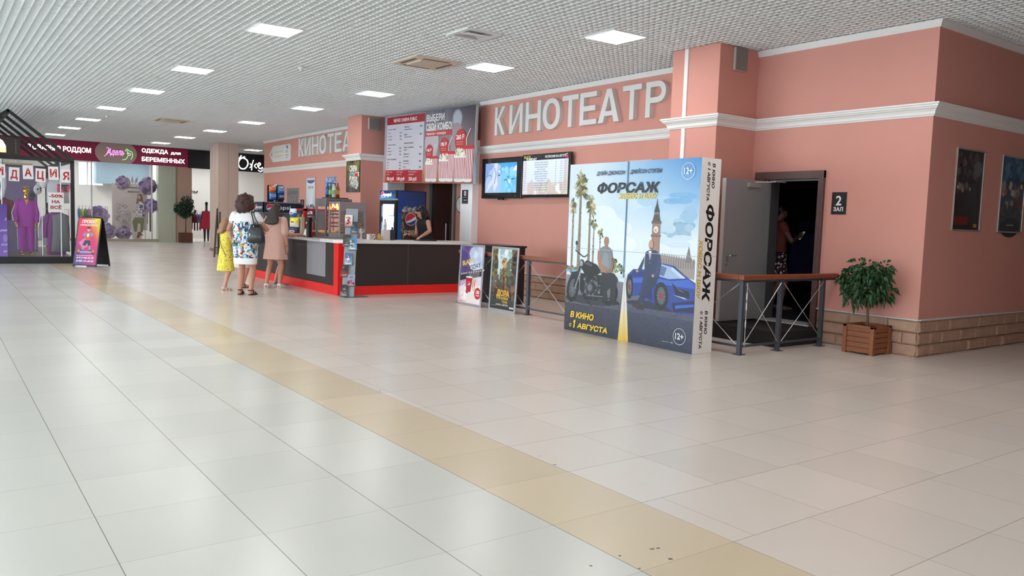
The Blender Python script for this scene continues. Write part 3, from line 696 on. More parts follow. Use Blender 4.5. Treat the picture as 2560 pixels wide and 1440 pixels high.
# ------------------------------------------------------------------ wall screens
BEZ = mat('#141316', .25, coat=.3)
def screen(y0, y1, z0, z1, b, label, draw, extra=None, tilt=0.):
    t = thing('wall_screen', (9.42, (y0+y1)/2, z0), label, 'screen', 'screens on the cinema wall'); w = y0-y1; h = z1-z0
    f = inv(t, WEST(9.40, y0, z0))
    MB().prism([(0, 0), (w, 0), (w, h), (0, h)], f @ Matrix.Translation((0, 0, -.06)), .06).build('casing', BEZ, t, bevel=.008)
    l, bo, rgt, to = b
    p = Print(f @ Matrix.Translation((l, bo, .0005)), w-l-rgt, h-bo-to, '#808080'); draw(p, p.w, p.h); p.done('display', M_SCREEN, t)
    MB().box((-.0, -.2, .2), (.1, .2, h-.2)).build('wall_bracket', DARK, t)
    if extra: extra(t, f, w, h)
def d_tv1(p, w, h):
    r = rr_(21); p.quadc([(0, 0), (w, 0), (w, h), (0, h)], ['#8fd0f2', '#86cdf4', '#3f9fe6', '#4aa6ea'])
    p.blobs(26, (w*.5, 0, w, h*.8), .1, ['#7fccf4', '#93d6f6', '#6cbff0'], r, k=9)
    p.poly([(0, 0), (w*.5, 0), (w*.52, h*.25), (w*.5, h*.6), (w*.5, h*.9), (w*.38, h), (0, h)], '#a9c4e6')
    p.poly([(0, h*.35), (w*.12, h*.7), (w*.3, h*.93), (w*.1, h), (0, h)], '#7fa2da'); p.poly([(w*.3, 0), (w*.42, h*.3), (w*.36, h*.62), (w*.4, h), (w*.3, h), (w*.24, h*.5)], '#d3e0f0'); p.poly([(w*.05, .0), (w*.25, h*.3), (w*.3, h*.55), (w*.1, h*.3)], '#cfdcf0')
    p.curve([(w*.3, h*.3), (w*.34, h*.6), (w*.3, h*.85)], .02, '#5d7fb4'); p.curve([(w*.02, h*.55), (w*.15, h*.6), (w*.22, h*.55)], .02, '#5f86c0'); p.poly([(w*.4, h*.62), (w*.5, h*.6), (w*.45, h*.55)], '#2e4f8a'); p.poly([(w*.38, h*.66), (w*.5, h*.86), (w*.5, h*.66)], '#8fb0de')
    p.poly([(w*.42, h*.74), (w*.49, h*.74), (w*.49, h*.68), (w*.43, h*.69)], '#ffffff'); p.poly([(w*.9, h*.72), (w, h*.73), (w, h*.9), (w*.93, h*.85)], '#ffffff')
    # a bird in the sky
    p.poly([(w*.58, h*.41), (w*.66, h*.45), (w*.72, h*.43), (w*.72, h*.41)], '#23557f'); p.poly([(w*.83, h*.42), (w*.86, h*.47), (w*.99, h*.48), (w*.9, h*.44)], '#23557f'); p.poly([(w*.72, h*.44), (w*.84, h*.44), (w*.8, h*.3), (w*.78, h*.3)], '#d6e8f4'); p.poly([(w*.72, h*.5), (w*.76, h*.5), (w*.745, h*.58)], '#1f4a70')
def d_tv2(p, w, h):
    r = rr_(22); p.quadc([(0, 0), (w, 0), (w, h), (0, h)], ['#d8d0da', '#c9cf9a', '#d9d0f0', '#d6e4f6'])
    p.rect(.1, h*.3, w*.9, h*.86, '#d6e8fa', '#dfeefc'); p.blobs(14, (w*.1, 0, w, h*.3), .13, ['#e9e2ec', '#f2f0f4', '#cfc2bc', '#d9dccc'], r, k=12)
    p.rect(0, h*.87, w, h, '#16151a'); p.text('BLACK', .03, h*.925, .055, '#b8bd2a', bold=.03, rot=.02); p.text('TUESDAY', .1, h*.85, .06, '#f6f6fa', bold=.03, rot=.02); p.text('РАСПИСАНИЕ НА 6 АВГУСТА', w*.95, h*.915, .045, '#f2f4fa', align='R', maxw=.62, bold=.02)
    p.poly([(w*.93, h*.9), (w*.985, h*.97), (w*.99, h*.88)], '#d23a4a'); p.line([(w*.92, h*.96), (w*.98, h*.99)], .01, '#ffffff'); p.rect(.05, .03, .13, h*.84, '#e6e0f2')
    T = ['ФОРСАЖ: ХОББС И ШОУ 2D', 'ПРОКЛЯТИЕ И ПРИНЦЕССА', 'ФОРСАЖ: ХОББС И ШОУ', 'КОРОЛЬ ЛЕВ 2D', 'ФОРСАЖ 2D ОТ ПЕРВОГО', 'ФОРСАЖ: ХОББС И ШОУ 2D', 'ДОРА И ЗАТЕРЯННЫЙ', 'ФОРСАЖ: ХОББС И ШОУ', 'КОРОЛЬ ЛЕВ 2D', 'ФОРСАЖ: ХОББС И ШОУ 2D', 'ФОРСАЖ: ХОББС И ШОУ', 'ФОРСАЖ: ХОББС И ШОУ 2D', 'АННА: ТАЙНАЯ МИССИЯ']
    for i, s in enumerate(T):
        y = h*.79-i*.043; c = '#6d7896'; p.rect(.05, y-.011, w*.98, y-.009, '#f2f4fc')
        p.text('%02d:%02d' % (10+i, (i*25) % 60), .06, y, .022, c, maxw=.06, bold=.02); p.text(s, w*.42, y, .024, '#5d6680', align='C', bold=.02, maxw=.5); p.text('2D', w*.74, y, .022, c, align='C'); p.text('ЗАЛ %d' % (1+i % 2), w*.86, y, .022, c, align='C'); p.text('6+' if i % 3 else '12+', w*.95, y, .022, c, align='C')
def x1(t, f, w, h):
    p = Print(f, w, h); p.ell(w*.86, .05, .012, .012, '#8a8580'); p.done('standby_light', None, t)
    MB().prism([(w*.42, -.03), (w*.55, -.03), (w*.55, 0), (w*.42, 0)], f @ Matrix.Translation((0, 0, -.04)), .03).build('receiver', DARK, t)
screen(14.10, 12.70, 1.915, 2.735, (.135, .115, .165, .105), 'black wall screen showing a white figure and blue sky, beside the white pillar', d_tv1, x1)
screen(12.68, 11.235, 1.93, 2.752, (.02, .055, .05, .02), 'black wall screen with a pale film timetable, above the poster stands', d_tv2)

# plates on the pillar, clock, hall number
t = framed('wall_notice', WEST(9.36, 14.765, 1.806), .215, .292, 'small black cinema notice on the white pillar', 'notice', lambda p, w, h: (p.rect(0, 0, w, h, '#1d1b21'), p.poly([(w*.3, h*.6), (w*.3, h*.93), (w*.7, h*.93), (w*.75, h*.7), (w*.65, h*.55)], '#c9c4c4'), p.ell(w*.5, h*.74, .016, .016, '#8a2434'), p.rect(w*.1, h*.43, w*.85, h*.48, '#8f8d95'), p.line([(w*.08, h*.38), (w*.1, h*.05), (w*.9, h*.06)], .01, '#8a868a'), p.ell(w*.4, h*.24, .02, .016, '#d8d6d6'), p.ell(w*.75, h*.24, .02, .016, '#d8d6d6')), fw=.004, fm=DARK)
t = thing('wall_clock', (10.48, 16.6, 1.82), 'round white wall clock with a dark rim half behind the white pillar', 'clock')
f = inv(t, WEST(10.5, 16.6, 1.82)); p = MB()
MB().rings([[f @ Vector((q*math.cos(2*PI*k/32), q*math.sin(2*PI*k/32), z)) for k in range(32)] for q, z in ((.2, 0), (.205, .02), (.2, .035), (.18, .035))]).build('rim', mat('#3a2420', .4), t, smooth=True)
p = Print(f @ Matrix.Translation((0, 0, .037)), .4, .4); p.ell(0, 0, .178, .178, '#e6e4e2', n=32)
for k in range(1, 13): p.text(str(k), .14*math.sin(k*PI/6), .14*math.cos(k*PI/6)-.015, .03, '#3a3634', align='C')
p.line([(0, 0), (.06, .07)], .01, '#2a2624'); p.line([(0, 0), (-.02, .12)], .007, '#2a2624'); p.done('dial', None, t)
t = thing('hall_number_sign', (9.51, 5.95, 1.69), 'black plate with a white 2 on the pink wall beside the open door', 'sign')
f = inv(t, WEST(9.52, 6.052, 1.69)); MB().prism([(0, 0), (.205, 0), (.205, .285), (0, .285)], f, .012).build('plate', DARK, t, bevel=.002)
p = Print(f @ Matrix.Translation((0, 0, .012)), .205, .285); p.text('2', .1, .115, .13, '#e6e4e4', align='C', bold=.02); p.text('ЗАЛ', .1, .04, .055, '#e6e4e4', align='C', bold=.03); p.done('lettering', None, t)
# ------------------------------------------------------------------ bar counter
BLK = mat('#332c2b', .45, name='dark_laminate'); RED = mat('#ee2422', .3, name='red_laminate'); WTOP = mat('#e4e2df', .3)
t = thing('bar_counter', (7.2, 14.0, 0), 'dark cinema bar counter with red base, red corner and a grey panel', 'bar counter')
t.location = (0, 0, 0)
MB().box((6.03, 13.85, .165), (6.6, 18.6, .955)).box((6.18, 13.68, .165), (8.75, 14.25, .955)).build('body', BLK, t)
MB().box((6.01, 13.85, 0), (6.62, 18.6, .165)).box((6.17, 13.66, 0), (8.76, 14.27, .165)).build('plinth', RED, t, bevel=.004)
MB().box((6.01, 13.66, .0), (6.18, 13.85, .956)).build('corner_post', RED, t, bevel=.004)
MB().box((6.02, 14.26, .3), (6.04, 15.17, .955)).build('front_panel', mat('#9c9ba3', .45, .2), t, bevel=.002)
mb = MB()
for x in (7.46,): mb.box((x, 13.674, .165), (x+.008, 13.69, .955))
mb.build('panel_joint', mat('#5c5452', .6), t)
MB().box((5.97, 14.4, .955), (7.3, 18.65, .985)).build('worktop', mat('#c9c9cb', .35), t, bevel=.003)
poly = [(5.97, 14.42), (5.97, 13.8), (6.14, 13.62), (8.86, 13.62), (8.86, 14.3), (7.3, 14.3), (7.3, 14.42)]
MB().prism(poly, frame((0, 0, .957), (1, 0, 0), (0, 1, 0)), .06).build('raised_top', WTOP, t, bevel=.004)
ZW = 1.018

GLASS, nt_, b_ = newmat('clear_pane'); b_.inputs['Base Color'].default_value = (.9, .93, .95, 1); b_.inputs['Roughness'].default_value = .02; b_.inputs['Alpha'].default_value = .03
STL = mat('#98959a', .38, .55, name='brushed_steel'); STD = mat('#7d7679', .42, .45)
BUN = mat('#b9814a', .8, noise=.3, nscale=30, bump=.4)
def bun(mb, x, y, z, r, rnd): mb.ell((x, y, z), (r*rnd.uniform(.9, 1.4), r*rnd.uniform(.9, 1.4), r*.6), 8)
# hot snack cabinet
def warmer(name, x0, x1, y0, y1, h, label, header, m, fr_z0, fr_z1, shelves, side=True):
    t = thing(name, (x0, y0, ZW), label, 'food warmer', 'heated cabinets on the bar'); X, Y = x1-x0, y1-y0
    e = .035
    mb = MB().box((0, 0, 0), (X, Y, fr_z0)).box((0, 0, fr_z1), (X, Y, h))
    for a, b in ((0, 0), (X-e, 0), (0, Y-e), (X-e, Y-e)): mb.box((a, b, fr_z0), (a+e, b+e, fr_z1))
    mb.build('casing', m, t, bevel=.005)
    MB().box((X-.02, .02, fr_z0), (X, Y-.02, fr_z1)).build('back_panel', mat('#8a6f6a', .5), t)
    g = MB(); g.box((.006, e, fr_z0), (.012, Y-e, fr_z1)); 
    if side: g.box((e, .006, fr_z0), (X-e, .012, fr_z1))
    else: MB().box((e, .0, fr_z0), (X-e, .012, fr_z1)).build('side_panel', m, t)
    g.build('pane', GLASS, t)
    for i, z in enumerate(shelves):
        MB().box((.02, .02, z-.006), (X-.02, Y-.02, z)).build('shelf', mat('#b8ada6', .3, .7), t)
    if header:
        p = Print(inv(t, WEST(x0, y1-.03, ZW+h-.16)), Y-.06, .12, '#6d1a14'); r = rr_(4)
        p.blobs(30, (0, 0, p.w, p.h), .05, ['#c23a1c', '#e07a2a', '#8a2018', '#f0b85a'], r); p.blobs(9, (p.w*.25, .04, p.w*.75, .085), .022, ['#fbe9c4', '#fff4dc'], r); p.done('header_print', M_LIT, t)
    return t
w2 = warmer('food_warmer', 6.56, 7.14, 14.87, 15.39, .715, 'silver glass food warmer with a fiery header, nearer the brochure stand', 'ГРИЛЬ', STL, .09, .54, (.24, .4))
rnd = random.Random(8)
items = []
def snack(parent_xyz, r, label, group, m, name='pastry', cat='pastry', proto=None):
    mb = MB(); mb.ell((0, 0, r*.55), (r*1.3, r, r*.55), 10)
    for k in range(3): mb.ell((rnd.uniform(-r*.7, r*.7), rnd.uniform(-r*.4, r*.4), r*.7), (r*.6, r*.6, r*.45), 8)
    o = mb.build(name, m, None, smooth=True); o.location = parent_xyz; tag(o, label, cat, group); return o
for z, n in ((.09, 7), (.24, 5), (.4, 4)):
    for k in range(n):
        snack((6.66+k*(.38/max(1, n-1)), 15.0+(k % 2)*.24, ZW+z+.002), .05 if n > 5 else .058, 'golden baked pastry on the %s shelf of the glass warmer' % ({.09: 'bottom', .24: 'middle', .4: 'top'}[z]), 'pastries in the glass warmer', BUN)
w1 = warmer('food_warmer', 6.56, 7.14, 15.55, 16.08, .785, 'tall dark steel hot snack cabinet with red rotating hooks, behind the glass warmer', None, STD, .07, .62, ())
f = inv(w1, Matrix.Identity(4)); 
mb = MB(); mb.tube([(.28, .26, .08), (.28, .26, .61)], .012)
for z in (.2, .27, .38, .45, .52): mb.box((.16, .12, z), (.4, .4, z+.035))
mb.build('hooks', mat('#c9282a', .4), w1)
for k in range(9): snack((6.64+(k % 3)*.14, 15.64+(k//3)*.15, ZW+.073), .05, 'golden pretzel at the bottom of the dark steel cabinet', 'pretzels in the steel cabinet', mat('#d9a256', .8, emit=.25))  # pretzel material has a faint glow added to look lit
mb = MB()
for k in range(3): mb.box((.08+k*.16, -.002, .74), (.19+k*.16, .002, .75))
mb.build('vent_slot', mat('#3a3536', .7), w1)

# bottles standing on top of the cabinet
def bottle(x, y, z, h, r, c, label, capc='#2a2a2c', lab=None, name='soda_bottle', group=None, cat='bottle'):
    t = thing(name, (x, y, z), label, cat, group)
    MB().lathe((0, 0, 0), [(r*.85, 0), (r, .02*h), (r, .55*h), (r*.9, .68*h), (r*.42, .86*h), (r*.36, .93*h)], 14).build('bottle_body', mat(c, .15, coat=.4), t, smooth=True)
    MB().lathe((0, 0, 0), [(r*.42, .92*h), (r*.42, h)], 12).build('cap', mat(capc, .4), t)
    if lab: MB().lathe((0, 0, 0), [(r*1.02, .22*h), (r*1.02, .5*h)], 14, cap=False).build('label', mat(lab, .5), t, smooth=True)
    return t
MB_tray = MB().box((6.68, 15.6, ZW+.787), (7.08, 16.04, ZW+.81)).build('tray', mat('#5a2c28', .5), None); tag(MB_tray, 'dark red tray under the bottles on the steel cabinet', 'tray')
for i, (c, lc, l) in enumerate((('#23407c', '#2f62b8', 'dark blue'), ('#20242c', '#c9c4b8', 'black'), ('#3f6a3c', '#8fae4a', 'green'), ('#8a4a20', '#d98a2c', 'orange'), ('#b9beb4', '#7d9c6a', 'clear'))):
    bottle(6.78+.12*(i % 2), 15.98-i*.08, ZW+.811, .3, .042, c, '%s soft drink bottle on the dark red tray above the steel cabinet' % l, '#22304c', lc, group='bottles above the steel cabinet')

# popcorn cart, red
REDM = mat('#a31c22', .4)
t = thing('popcorn_machine', (6.56, 16.7, .986), 'red framed glass popcorn machine on the bar between snack bags and steel cabinet', 'popcorn machine')
X, Y, H_ = .55, .75, .6; mb = MB(); e = .07
for a, b in ((0, 0), (X-e, 0), (0, Y-e), (X-e, Y-e)): mb.box((a, b, 0), (a+e, b+e, H_))
mb.box((0, 0, H_-.05), (X, Y, H_)); mb.box((0, 0, 0), (X, Y, .1)); mb.build('frame', REDM, t, bevel=.004)
MB().box((e, .02, .1), (X-e, .026, H_-.05)).box((.02, e, .1), (.026, Y-e, H_-.05)).build('pane', GLASS, t)
MB().box((X-.03, e, .1), (X-.02, Y-e, H_-.05)).build('back_panel', mat('#8a7c78', .5), t)
MB().lathe((X*.5, Y*.5, .3), [(.1, 0), (.14, .1), (.14, .18)], 16).build('kettle', mat('#b8b0aa', .3, .8), t, smooth=True)
MB().box((.05, .05, .1), (.5, .7, .13)).build('popcorn_bed', mat('#d8c08a', .9, noise=.3, nscale=60, bump=.6), t)
# white menu holder, black column
t = thing('leaflet_holder', (6.48, 16.46, .986), 'small white tilted card holder on the bar before the popcorn machine', 'card holder')
MB().bar((.0, 0, .02), (.05, 0, .17), .2, .006, (1, 0, 0)).build('card', mat('#e6e6e6', .5), t); MB().box((-.05, -.11, 0), (.08, .11, .025)).build('base', mat('#26242a', .5), t)
t = thing('cup_dispenser', (6.47, 16.2, .986), 'black column dispenser with a white logo beside the steel cabinet', 'dispenser')
MB().lathe((0, 0, 0), [(.075, 0), (.075, .02), (.06, .03), (.06, .4), (.05, .42)], 18).build('column', mat('#1a191d', .35), t, smooth=True)
MB().box((-.064, -.02, .28), (-.058, .02, .32)).build('logo', mat('#e6e6e6', .4), t)

# snack bags
def snackbag(x, y, z, w, h, c1, c2, label, rz=0., txt='', group='snack bags on the bar', tc='#ffffff', cat='snack bag'):
    t = thing('snack_bag', (x, y, z), label, cat, group, rz); n = 8; rs = []
    for i in range(n+1):
        v = i/n; th = .012+.05*math.sin(PI*v)**.7 if 0 < i < n else .006; ww = w*(1-.06*math.sin(PI*v))
        rs.append([(ww/2*math.copysign(abs(math.cos(2*PI*k/16))**.7, math.cos(2*PI*k/16)), th*math.sin(2*PI*k/16), h*v) for k in range(16)])
    mb = MB().paint(c1)
    mb.rings(rs[:5], cap=False); mb.paint(c2).rings(rs[4:], cap=False); mb.rings([rs[-1], [(p[0], p[1]*.2, p[2]) for p in rs[-1]]], cap=True)
    mb.build('bag', M_PAINT, t, smooth=True)
    p = Print(frame((-w/2, -.066, 0), (1, 0, 0), (0, 0, 1)), w, h); p.ell(w/2, h*.52, w*.3, h*.16, mix(c2, '#ffffff', .75)); p.ell(w/2, h*.52, w*.24, h*.11, '#8a5a3a'); 
    if txt: p.text(txt, w/2, h*.49, h*.09, tc, align='C', bold=.03, maxw=w*.5)
    p.done('print', None, t)
RZB = R(-60)
snackbag(6.36, 16.75, .986+.2, .24, .2, '#e9dfcf', '#f0dc1e', 'yellow and cream snack bag stacked on the bar in front of the popcorn machine', RZB)
snackbag(6.37, 16.85, .986+.4, .17, .19, '#2f62b0', '#dfe6ee', 'blue and white snack bag standing above the yellow bag', RZB)
snackbag(6.36, 16.78, .986, .25, .195, '#3a2420', '#2f2f5a', 'dark snack bag with an orange patch at the bottom of the bag stack', RZB)
bx = MB().box((6.46, 16.6, .987), (6.53, 17.05, 1.4)).build('snack_shelf', mat('#b9a58a', .6)); tag(bx, 'small beige shelf holding the snack bags beside the popcorn machine', 'shelf')

# drinks display case with the blue header
NAV = '#141d33'
def globe(p, x, y, r):
    p.ell(x, y, r, r, '#dfe3ea', n=32); q = r*.93
    P_ = lambda a: (x+q*math.cos(a), y+q*math.sin(a))
    p.poly([P_(R(a)) for a in range(28, 205, 8)]+[(x-q*.5, y-q*.28), (x+q*.1, y-q*.02), (x+q*.55, y+q*.3)], '#c32638')
    p.poly([P_(R(a)) for a in range(212, 362, 8)]+[(x+q*.55, y-q*.22), (x-.02*q, y-q*.5), (x-q*.5, y-q*.6)], '#1c4a8f')
t = thing('drinks_display', (6.1, 18.0, .986), 'glass drinks display with dark blue soda header at the far end of the bar', 'display case')
mb = MB()
for a, b in ((0, 0), (.85, 0), (0, .58), (.85, .58)): mb.box((a, b, 0), (a+.02, b+.02, .73))
for z in (0, .48, .715): mb.box((0, 0, z), (.87, .6, z+.015))
mb.build('frame', mat('#8f9298', .35, .6), t)
MB().box((.85, .02, .0), (.86, .58, .5)).box((.02, .585, 0), (.85, .592, .5)).build('back_panel', mat('#77757a', .5), t)
MB().box((.02, .004, .015), (.85, .008, .48)).box((.004, .02, .015), (.008, .58, .48)).build('pane', GLASS, t)
MB().box((.0, .0, .495), (.87, .6, .715)).build('header_box', mat('#101726', .4), t)
p = Print(frame((.02, 0, .495), (1, 0, 0), (0, 0, 1)), .85, .22, NAV); globe(p, .14, .11, .085); p.text('pepsi', .26, .075, .09, '#dfe3ea', w=.36, bold=.01); p.done('header_print', None, t)
p = Print(frame((0, .59, .495), (0, -1, 0), (0, 0, 1)), .58, .22, NAV); globe(p, .12, .11, .075); p.text('pepsi', .22, .08, .08, '#dfe3ea', w=.3, bold=.01); p.done('header_print', None, t)
BLUE = mat('#1d3374', .4)
for i in range(4):
    c = thing('paper_cup', (6.22+i*.14, 18.15, 1.003), 'blue paper cup with a white straw in the glass drinks display', 'cup', 'cups in the drinks display')
    MB().lathe((0, 0, 0), [(.04, 0), (.058, .24)], 14).build('cup', BLUE, c, smooth=True); MB().lathe((0, 0, 0), [(.06, .24), (.06, .26), (.03, .265)], 14).build('lid', mat('#dcdce2', .4), c); MB().tube([(0, 0, .2), (.01, 0, .34), (-.02, 0, .40)], .005, 6).build('straw', mat('#e9e9ee', .4), c)
bx = MB().box((6.15, 18.32, 1.003), (6.55, 18.55, 1.32)).build('drink_carton', BLUE); tag(bx, 'dark blue carton behind the cups in the glass drinks display', 'carton')
# chips stand on the case
t = thing('chips_rack', (6.43, 18.12, 1.72), 'black hanging rack of four chip bags on top of the drinks display', 'rack')
MB().prism([(-.19, 0), (.19, 0), (.19, .36), (.17, .385), (-.17, .385), (-.19, .36)], frame((0, .01, 0), (1, 0, 0), (0, 0, 1)), -.015).build('card', mat('#15161c', .5), t)
p = Print(frame((-.19, -.001, 0), (1, 0, 0), (0, 0, 1)), .38, .42); p.ell(.19, .395, .042, .042, '#3a2c22', n=24); p.ell(.19, .395, .036, .036, '#e6d6c0', n=24); p.rect(.25, .35, .35, .375, '#b02a2a'); p.rect(.05, .357, .1, .37, '#c8c8c8'); p.ell(.16, .025, .02, .016, '#e0d8c8'); p.rect(.2, .02, .245, .03, '#c9c9c9'); p.done('print', None, t)
for i, (x, z, c1, c2, l) in enumerate(((-.095, .21, '#c8501e', '#d8702c', 'orange chip bag in the upper row of the black rack beside the badge'), (.095, .195, '#2f78c4', '#3f90d4', 'light blue chip bag in the upper row of the black rack'), (-.09, .05, '#2c68b4', '#3f86cc', 'mid blue chip bag in the lower row below the orange bag'), (.095, .045, '#14245a', '#1c3170', 'navy chip bag in the lower row of the black rack'))):
    snackbag(6.43+x, 18.05, 1.722+z, .17, .16, c1, c2, l, 0., '', 'chip bags on the rack', '#f6e9d4')
gt = bottle(6.0, 18.5, .986, .26, .04, '#c9a89c', 'pale pink cup on the near end of the drinks display bar', '#d8c8c0', None, 'paper_cup', cat='cup')
t = thing('payment_terminal', (6.95, 17.9, 1.0), 'dark payment screen on a stand behind the drinks display', 'terminal')
MB().box((-.03, -.1, .46), (.01, .1, .68)).build('screen', mat('#241c1e', .3), t); MB().tube([(0, 0, 0), (0, 0, .5)], .02).build('stand', DARK, t)

# small things on the right arm of the bar
r = random.Random(2)
def box_thing(a, b, c, label, name, cat, group=None, bev=.004):
    o = MB().box(a, b).build(name, mat(c, .5), None, bevel=bev); return tag(o, label, cat, group)
t = thing('napkin_holder', (6.82, 13.98, ZW), 'spotted white napkin box on the bar beside the yellow cup', 'napkin holder'); MB().box((-.07, -.05, 0), (.07, .05, .11)).build('case', mat('#d9d2cc', .5), t, bevel=.008)
p = Print(SOUTH(-.07, -.051, 0), .14, .11); p.blobs(9, (.02, .02, .12, .09), .014, ['#4a3c3a', '#7d6a64'], r); p.done('print', None, t)
bottle(6.99, 13.98, ZW, .12, .04, '#c89a28', 'yellow cup with a white lid on the bar beside the napkin box', '#dcd8d4', None, 'plastic_cup', cat='cup')
box_thing((7.06, 13.93, ZW), (7.2, 14.05, ZW+.2), '#d2c8c6', 'tall white printed carton on the bar between the cup and the fridge', 'carton', 'carton')
bottle(7.12, 14.0, ZW+.2, .2, .035, '#d8d4d4', 'white pump bottle standing on the tall carton', '#3a3434', '#b8aeb4', 'pump_bottle')
box_thing((7.26, 13.98, ZW), (7.33, 14.1, ZW+.2), '#2c303c', 'dark grey canister on the bar beside the lit fridge', 'canister', 'canister')
t = thing('fan', (6.72, 14.2, ZW), 'white folded paper fan standing behind the glass warmer', 'paper fan')
mb = MB()
for k in range(9): mb.bar((0, 0, .1), (.07*math.cos(R(10+k*22)), -.01, .15+.07*math.sin(R(10+k*22))), .014, .004)
mb.build('leaf', mat('#e0d6d2', .6), t); MB().lathe((0, 0, 0), [(.05, 0), (.02, .02), (.01, .12)], 10).build('foot', mat('#c9bdb8', .6), t)
tr = MB().box((7.75, 13.72, ZW), (8.12, 14.0, ZW+.02)).build('tray', DARK, None, bevel=.004); tag(tr, 'flat black tray on the bar under the cashier hand', 'tray')

# glass door drinks fridge
t = thing('drinks_fridge', (8.0, 15.25, 0), 'tall blue branded drinks fridge with lit glass door behind the bar', 'fridge'); X, Y, H_ = .74, .75, 2.035
FB = mat('#0f1420', .4)
MB().box((.05, 0, 0), (X, .03, H_)).box((.05, Y-.03, 0), (X, Y, H_)).box((X-.03, 0, 0), (X, Y, H_)).box((.05, 0, 0), (X, Y, .12)).box((.0, 0, 1.86), (X, Y, H_)).build('cabinet', FB, t, bevel=.01)
dr = MB().box((0, 0, .1), (.05, .07, 1.82)).box((0, Y-.07, .1), (.05, Y, 1.82)).box((0, .07, 1.74), (.05, Y-.07, 1.82)).box((0, .07, .1), (.05, Y-.07, .2)).build('door', FB, t, bevel=.004)
MB().box((.02, .07, .2), (.026, Y-.07, 1.74)).build('door_pane', GLASS, dr)
MB().box((-.03, .1, .85), (0, .12, 1.25)).build('door_handle', DARK, dr)
MB().box((.0, .0, 1.825), (.06, Y, 1.855)).build('trim_strip', mat('#b9c4cc', .3, .5), t)
MB().paint('#dff0ff').box((.08, Y-.12, .25), (.12, Y-.08, 1.72)).build('light_tube', M_LIT, t)
for k in range(4): MB().box((.06, Y-.14, .36+.37*k), (.13, Y-.06, .60+.37*k)).build('led_panel', mat('#cfe6ff', .4, emit=16.), t)
MB().box((X-.05, .03, .15), (X-.035, Y-.03, 1.8)).box((.06, Y-.036, .15), (X-.05, Y-.03, 1.8)).build('glowing_liner', mat('#b6d4f0', .4, emit=1.6), t)  # inner lining given its own glow so the fridge interior looks brighter
for z in (.45, .82, 1.19, 1.5): MB().box((.07, .04, z-.012), (X-.05, Y-.04, z)).build('shelf', mat('#a9bfd4', .4), t)
p = Print(inv(t, WEST(8.0, 16.0, 1.86)), .75, .17, '#132347'); p.quadc([(0, 0), (.75, 0), (.75, .1), (0, .1)], ['#1f7f9a', '#14385c', '#122244', '#173a70']); globe(p, .14, .085, .07); p.text('pepsi', .22, .05, .085, '#ffffff', w=.32, bold=.02); p.done('header_print', M_LIT, t)
p = Print(inv(t, SOUTH(8.05, 15.25, .0)), .67, 2.02); p.quadc([(0, 0), (.67, 0), (.67, 2.02), (0, 2.02)], ['#1f63b8', '#123a86', '#0e2452', '#15397c']); p.quadc([(0, .9), (.67, .9), (.67, 1.55), (0, 1.55)], ['#2468bc', '#164690', '#12387c', '#1c56a4'])
r = random.Random(3)
p.quadc([(.1, .9), (.56, .9), (.58, 1.6), (.09, 1.6)], ['#4a3426', '#34241e', '#3f2d26', '#5a4438']); p.blobs(60, (.10, 1.58, .55, 1.66), .045, ['#8f9194', '#a9a6a2', '#6f6a66', '#c9c4bc', '#7f766c'], r); p.blobs(40, (.1, .95, .16, 1.56), .03, ['#7d6656', '#5a4638', '#8f7a68'], r); p.blobs(50, (.16, .95, .54, 1.56), .03, ['#3a2a24', '#4a3428', '#2a1d1a'], r)
globe(p, .32, 1.43, .135); p.text('pepsi', .17, 1.14, .085, '#dcd8d8', w=.34, bold=.0); p.done('side_print', None, t)
r = random.Random(12)
names = {'#2f4f9a': 'blue', '#b02438': 'red', '#1c2440': 'navy', '#3f7fc0': 'light blue'}
for z, cs in ((.82, ['#3f7fc0', '#2f4f9a', '#3f7fc0']), (1.19, ['#1c2440', '#1c2440', '#2f4f9a', '#1c2440']), (1.5, ['#3f7fc0', '#b02438', '#b02438']), (.45, ['#3f7fc0', '#2f4f9a', '#3f7fc0'])):
    for k, c in enumerate(cs): bottle(8.18+(k % 2)*.12, 15.36+k*.12, z, .24, .04, c, '%s drink bottle on the %s shelf of the lit fridge' % (names[c], {.45: 'bottom', .82: 'second lowest', 1.19: 'second highest', 1.5: 'top'}[z]), '#e6e6ea', None, group='bottles in the fridge')

# leaning brochure stand at the counter corner
t = thing('brochure_stand', (6.08, 13.36, 0), 'tall grey leaning brochure stand at the corner of the bar', 'brochure stand')
GM = mat('#8f949c', .45, .25)
fx = frame((0, 0, 0), (.82, -.57, 0), (.57*.19, .82*.19, 1))   # board leaning back
MB().prism([(-.11, 0), (.11, 0), (.11, 1.62), (-.11, 1.62)], fx, -.012).build('board', GM, t, bevel=.003)
MB().box((-.12, -.14, 0), (.34, .12, .012)).build('foot', mat('#70747a', .5, .3), t, bevel=.003)
hold = [(.0, 1.30, '#e6e0dc', '#b02a2c'), (.05, 1.14, '#23303c', '#5a7488'), (-.07, .81, '#33363a', '#6a6864'), (.05, .72, '#3f8ac0', '#d8d6c6'), (.0, .40, '#4a6a94', '#dfe6ee'), (-.09, .14, '#2a1c1e', '#b84a3a'), (.06, -.08, '#8a9cb4', '#b03a4a'), (-.07, -.32, '#1d1c1e', '#8a8680')]
zs = [1.30, 1.13, .80, .70, .42, .18, .03, -.2]
spec = [(1072, 520), (1125, 582), (1045, 705), (1097, 740), (1055, 892), (998, 1018), (1063, 1118), (997, 1238)]
POS = [(-.045, 1.285), (.065, 1.165), (-.06, .925), (.055, .86), (-.01, .585), (-.075, .37), (.055, .2), (-.06, .01)]
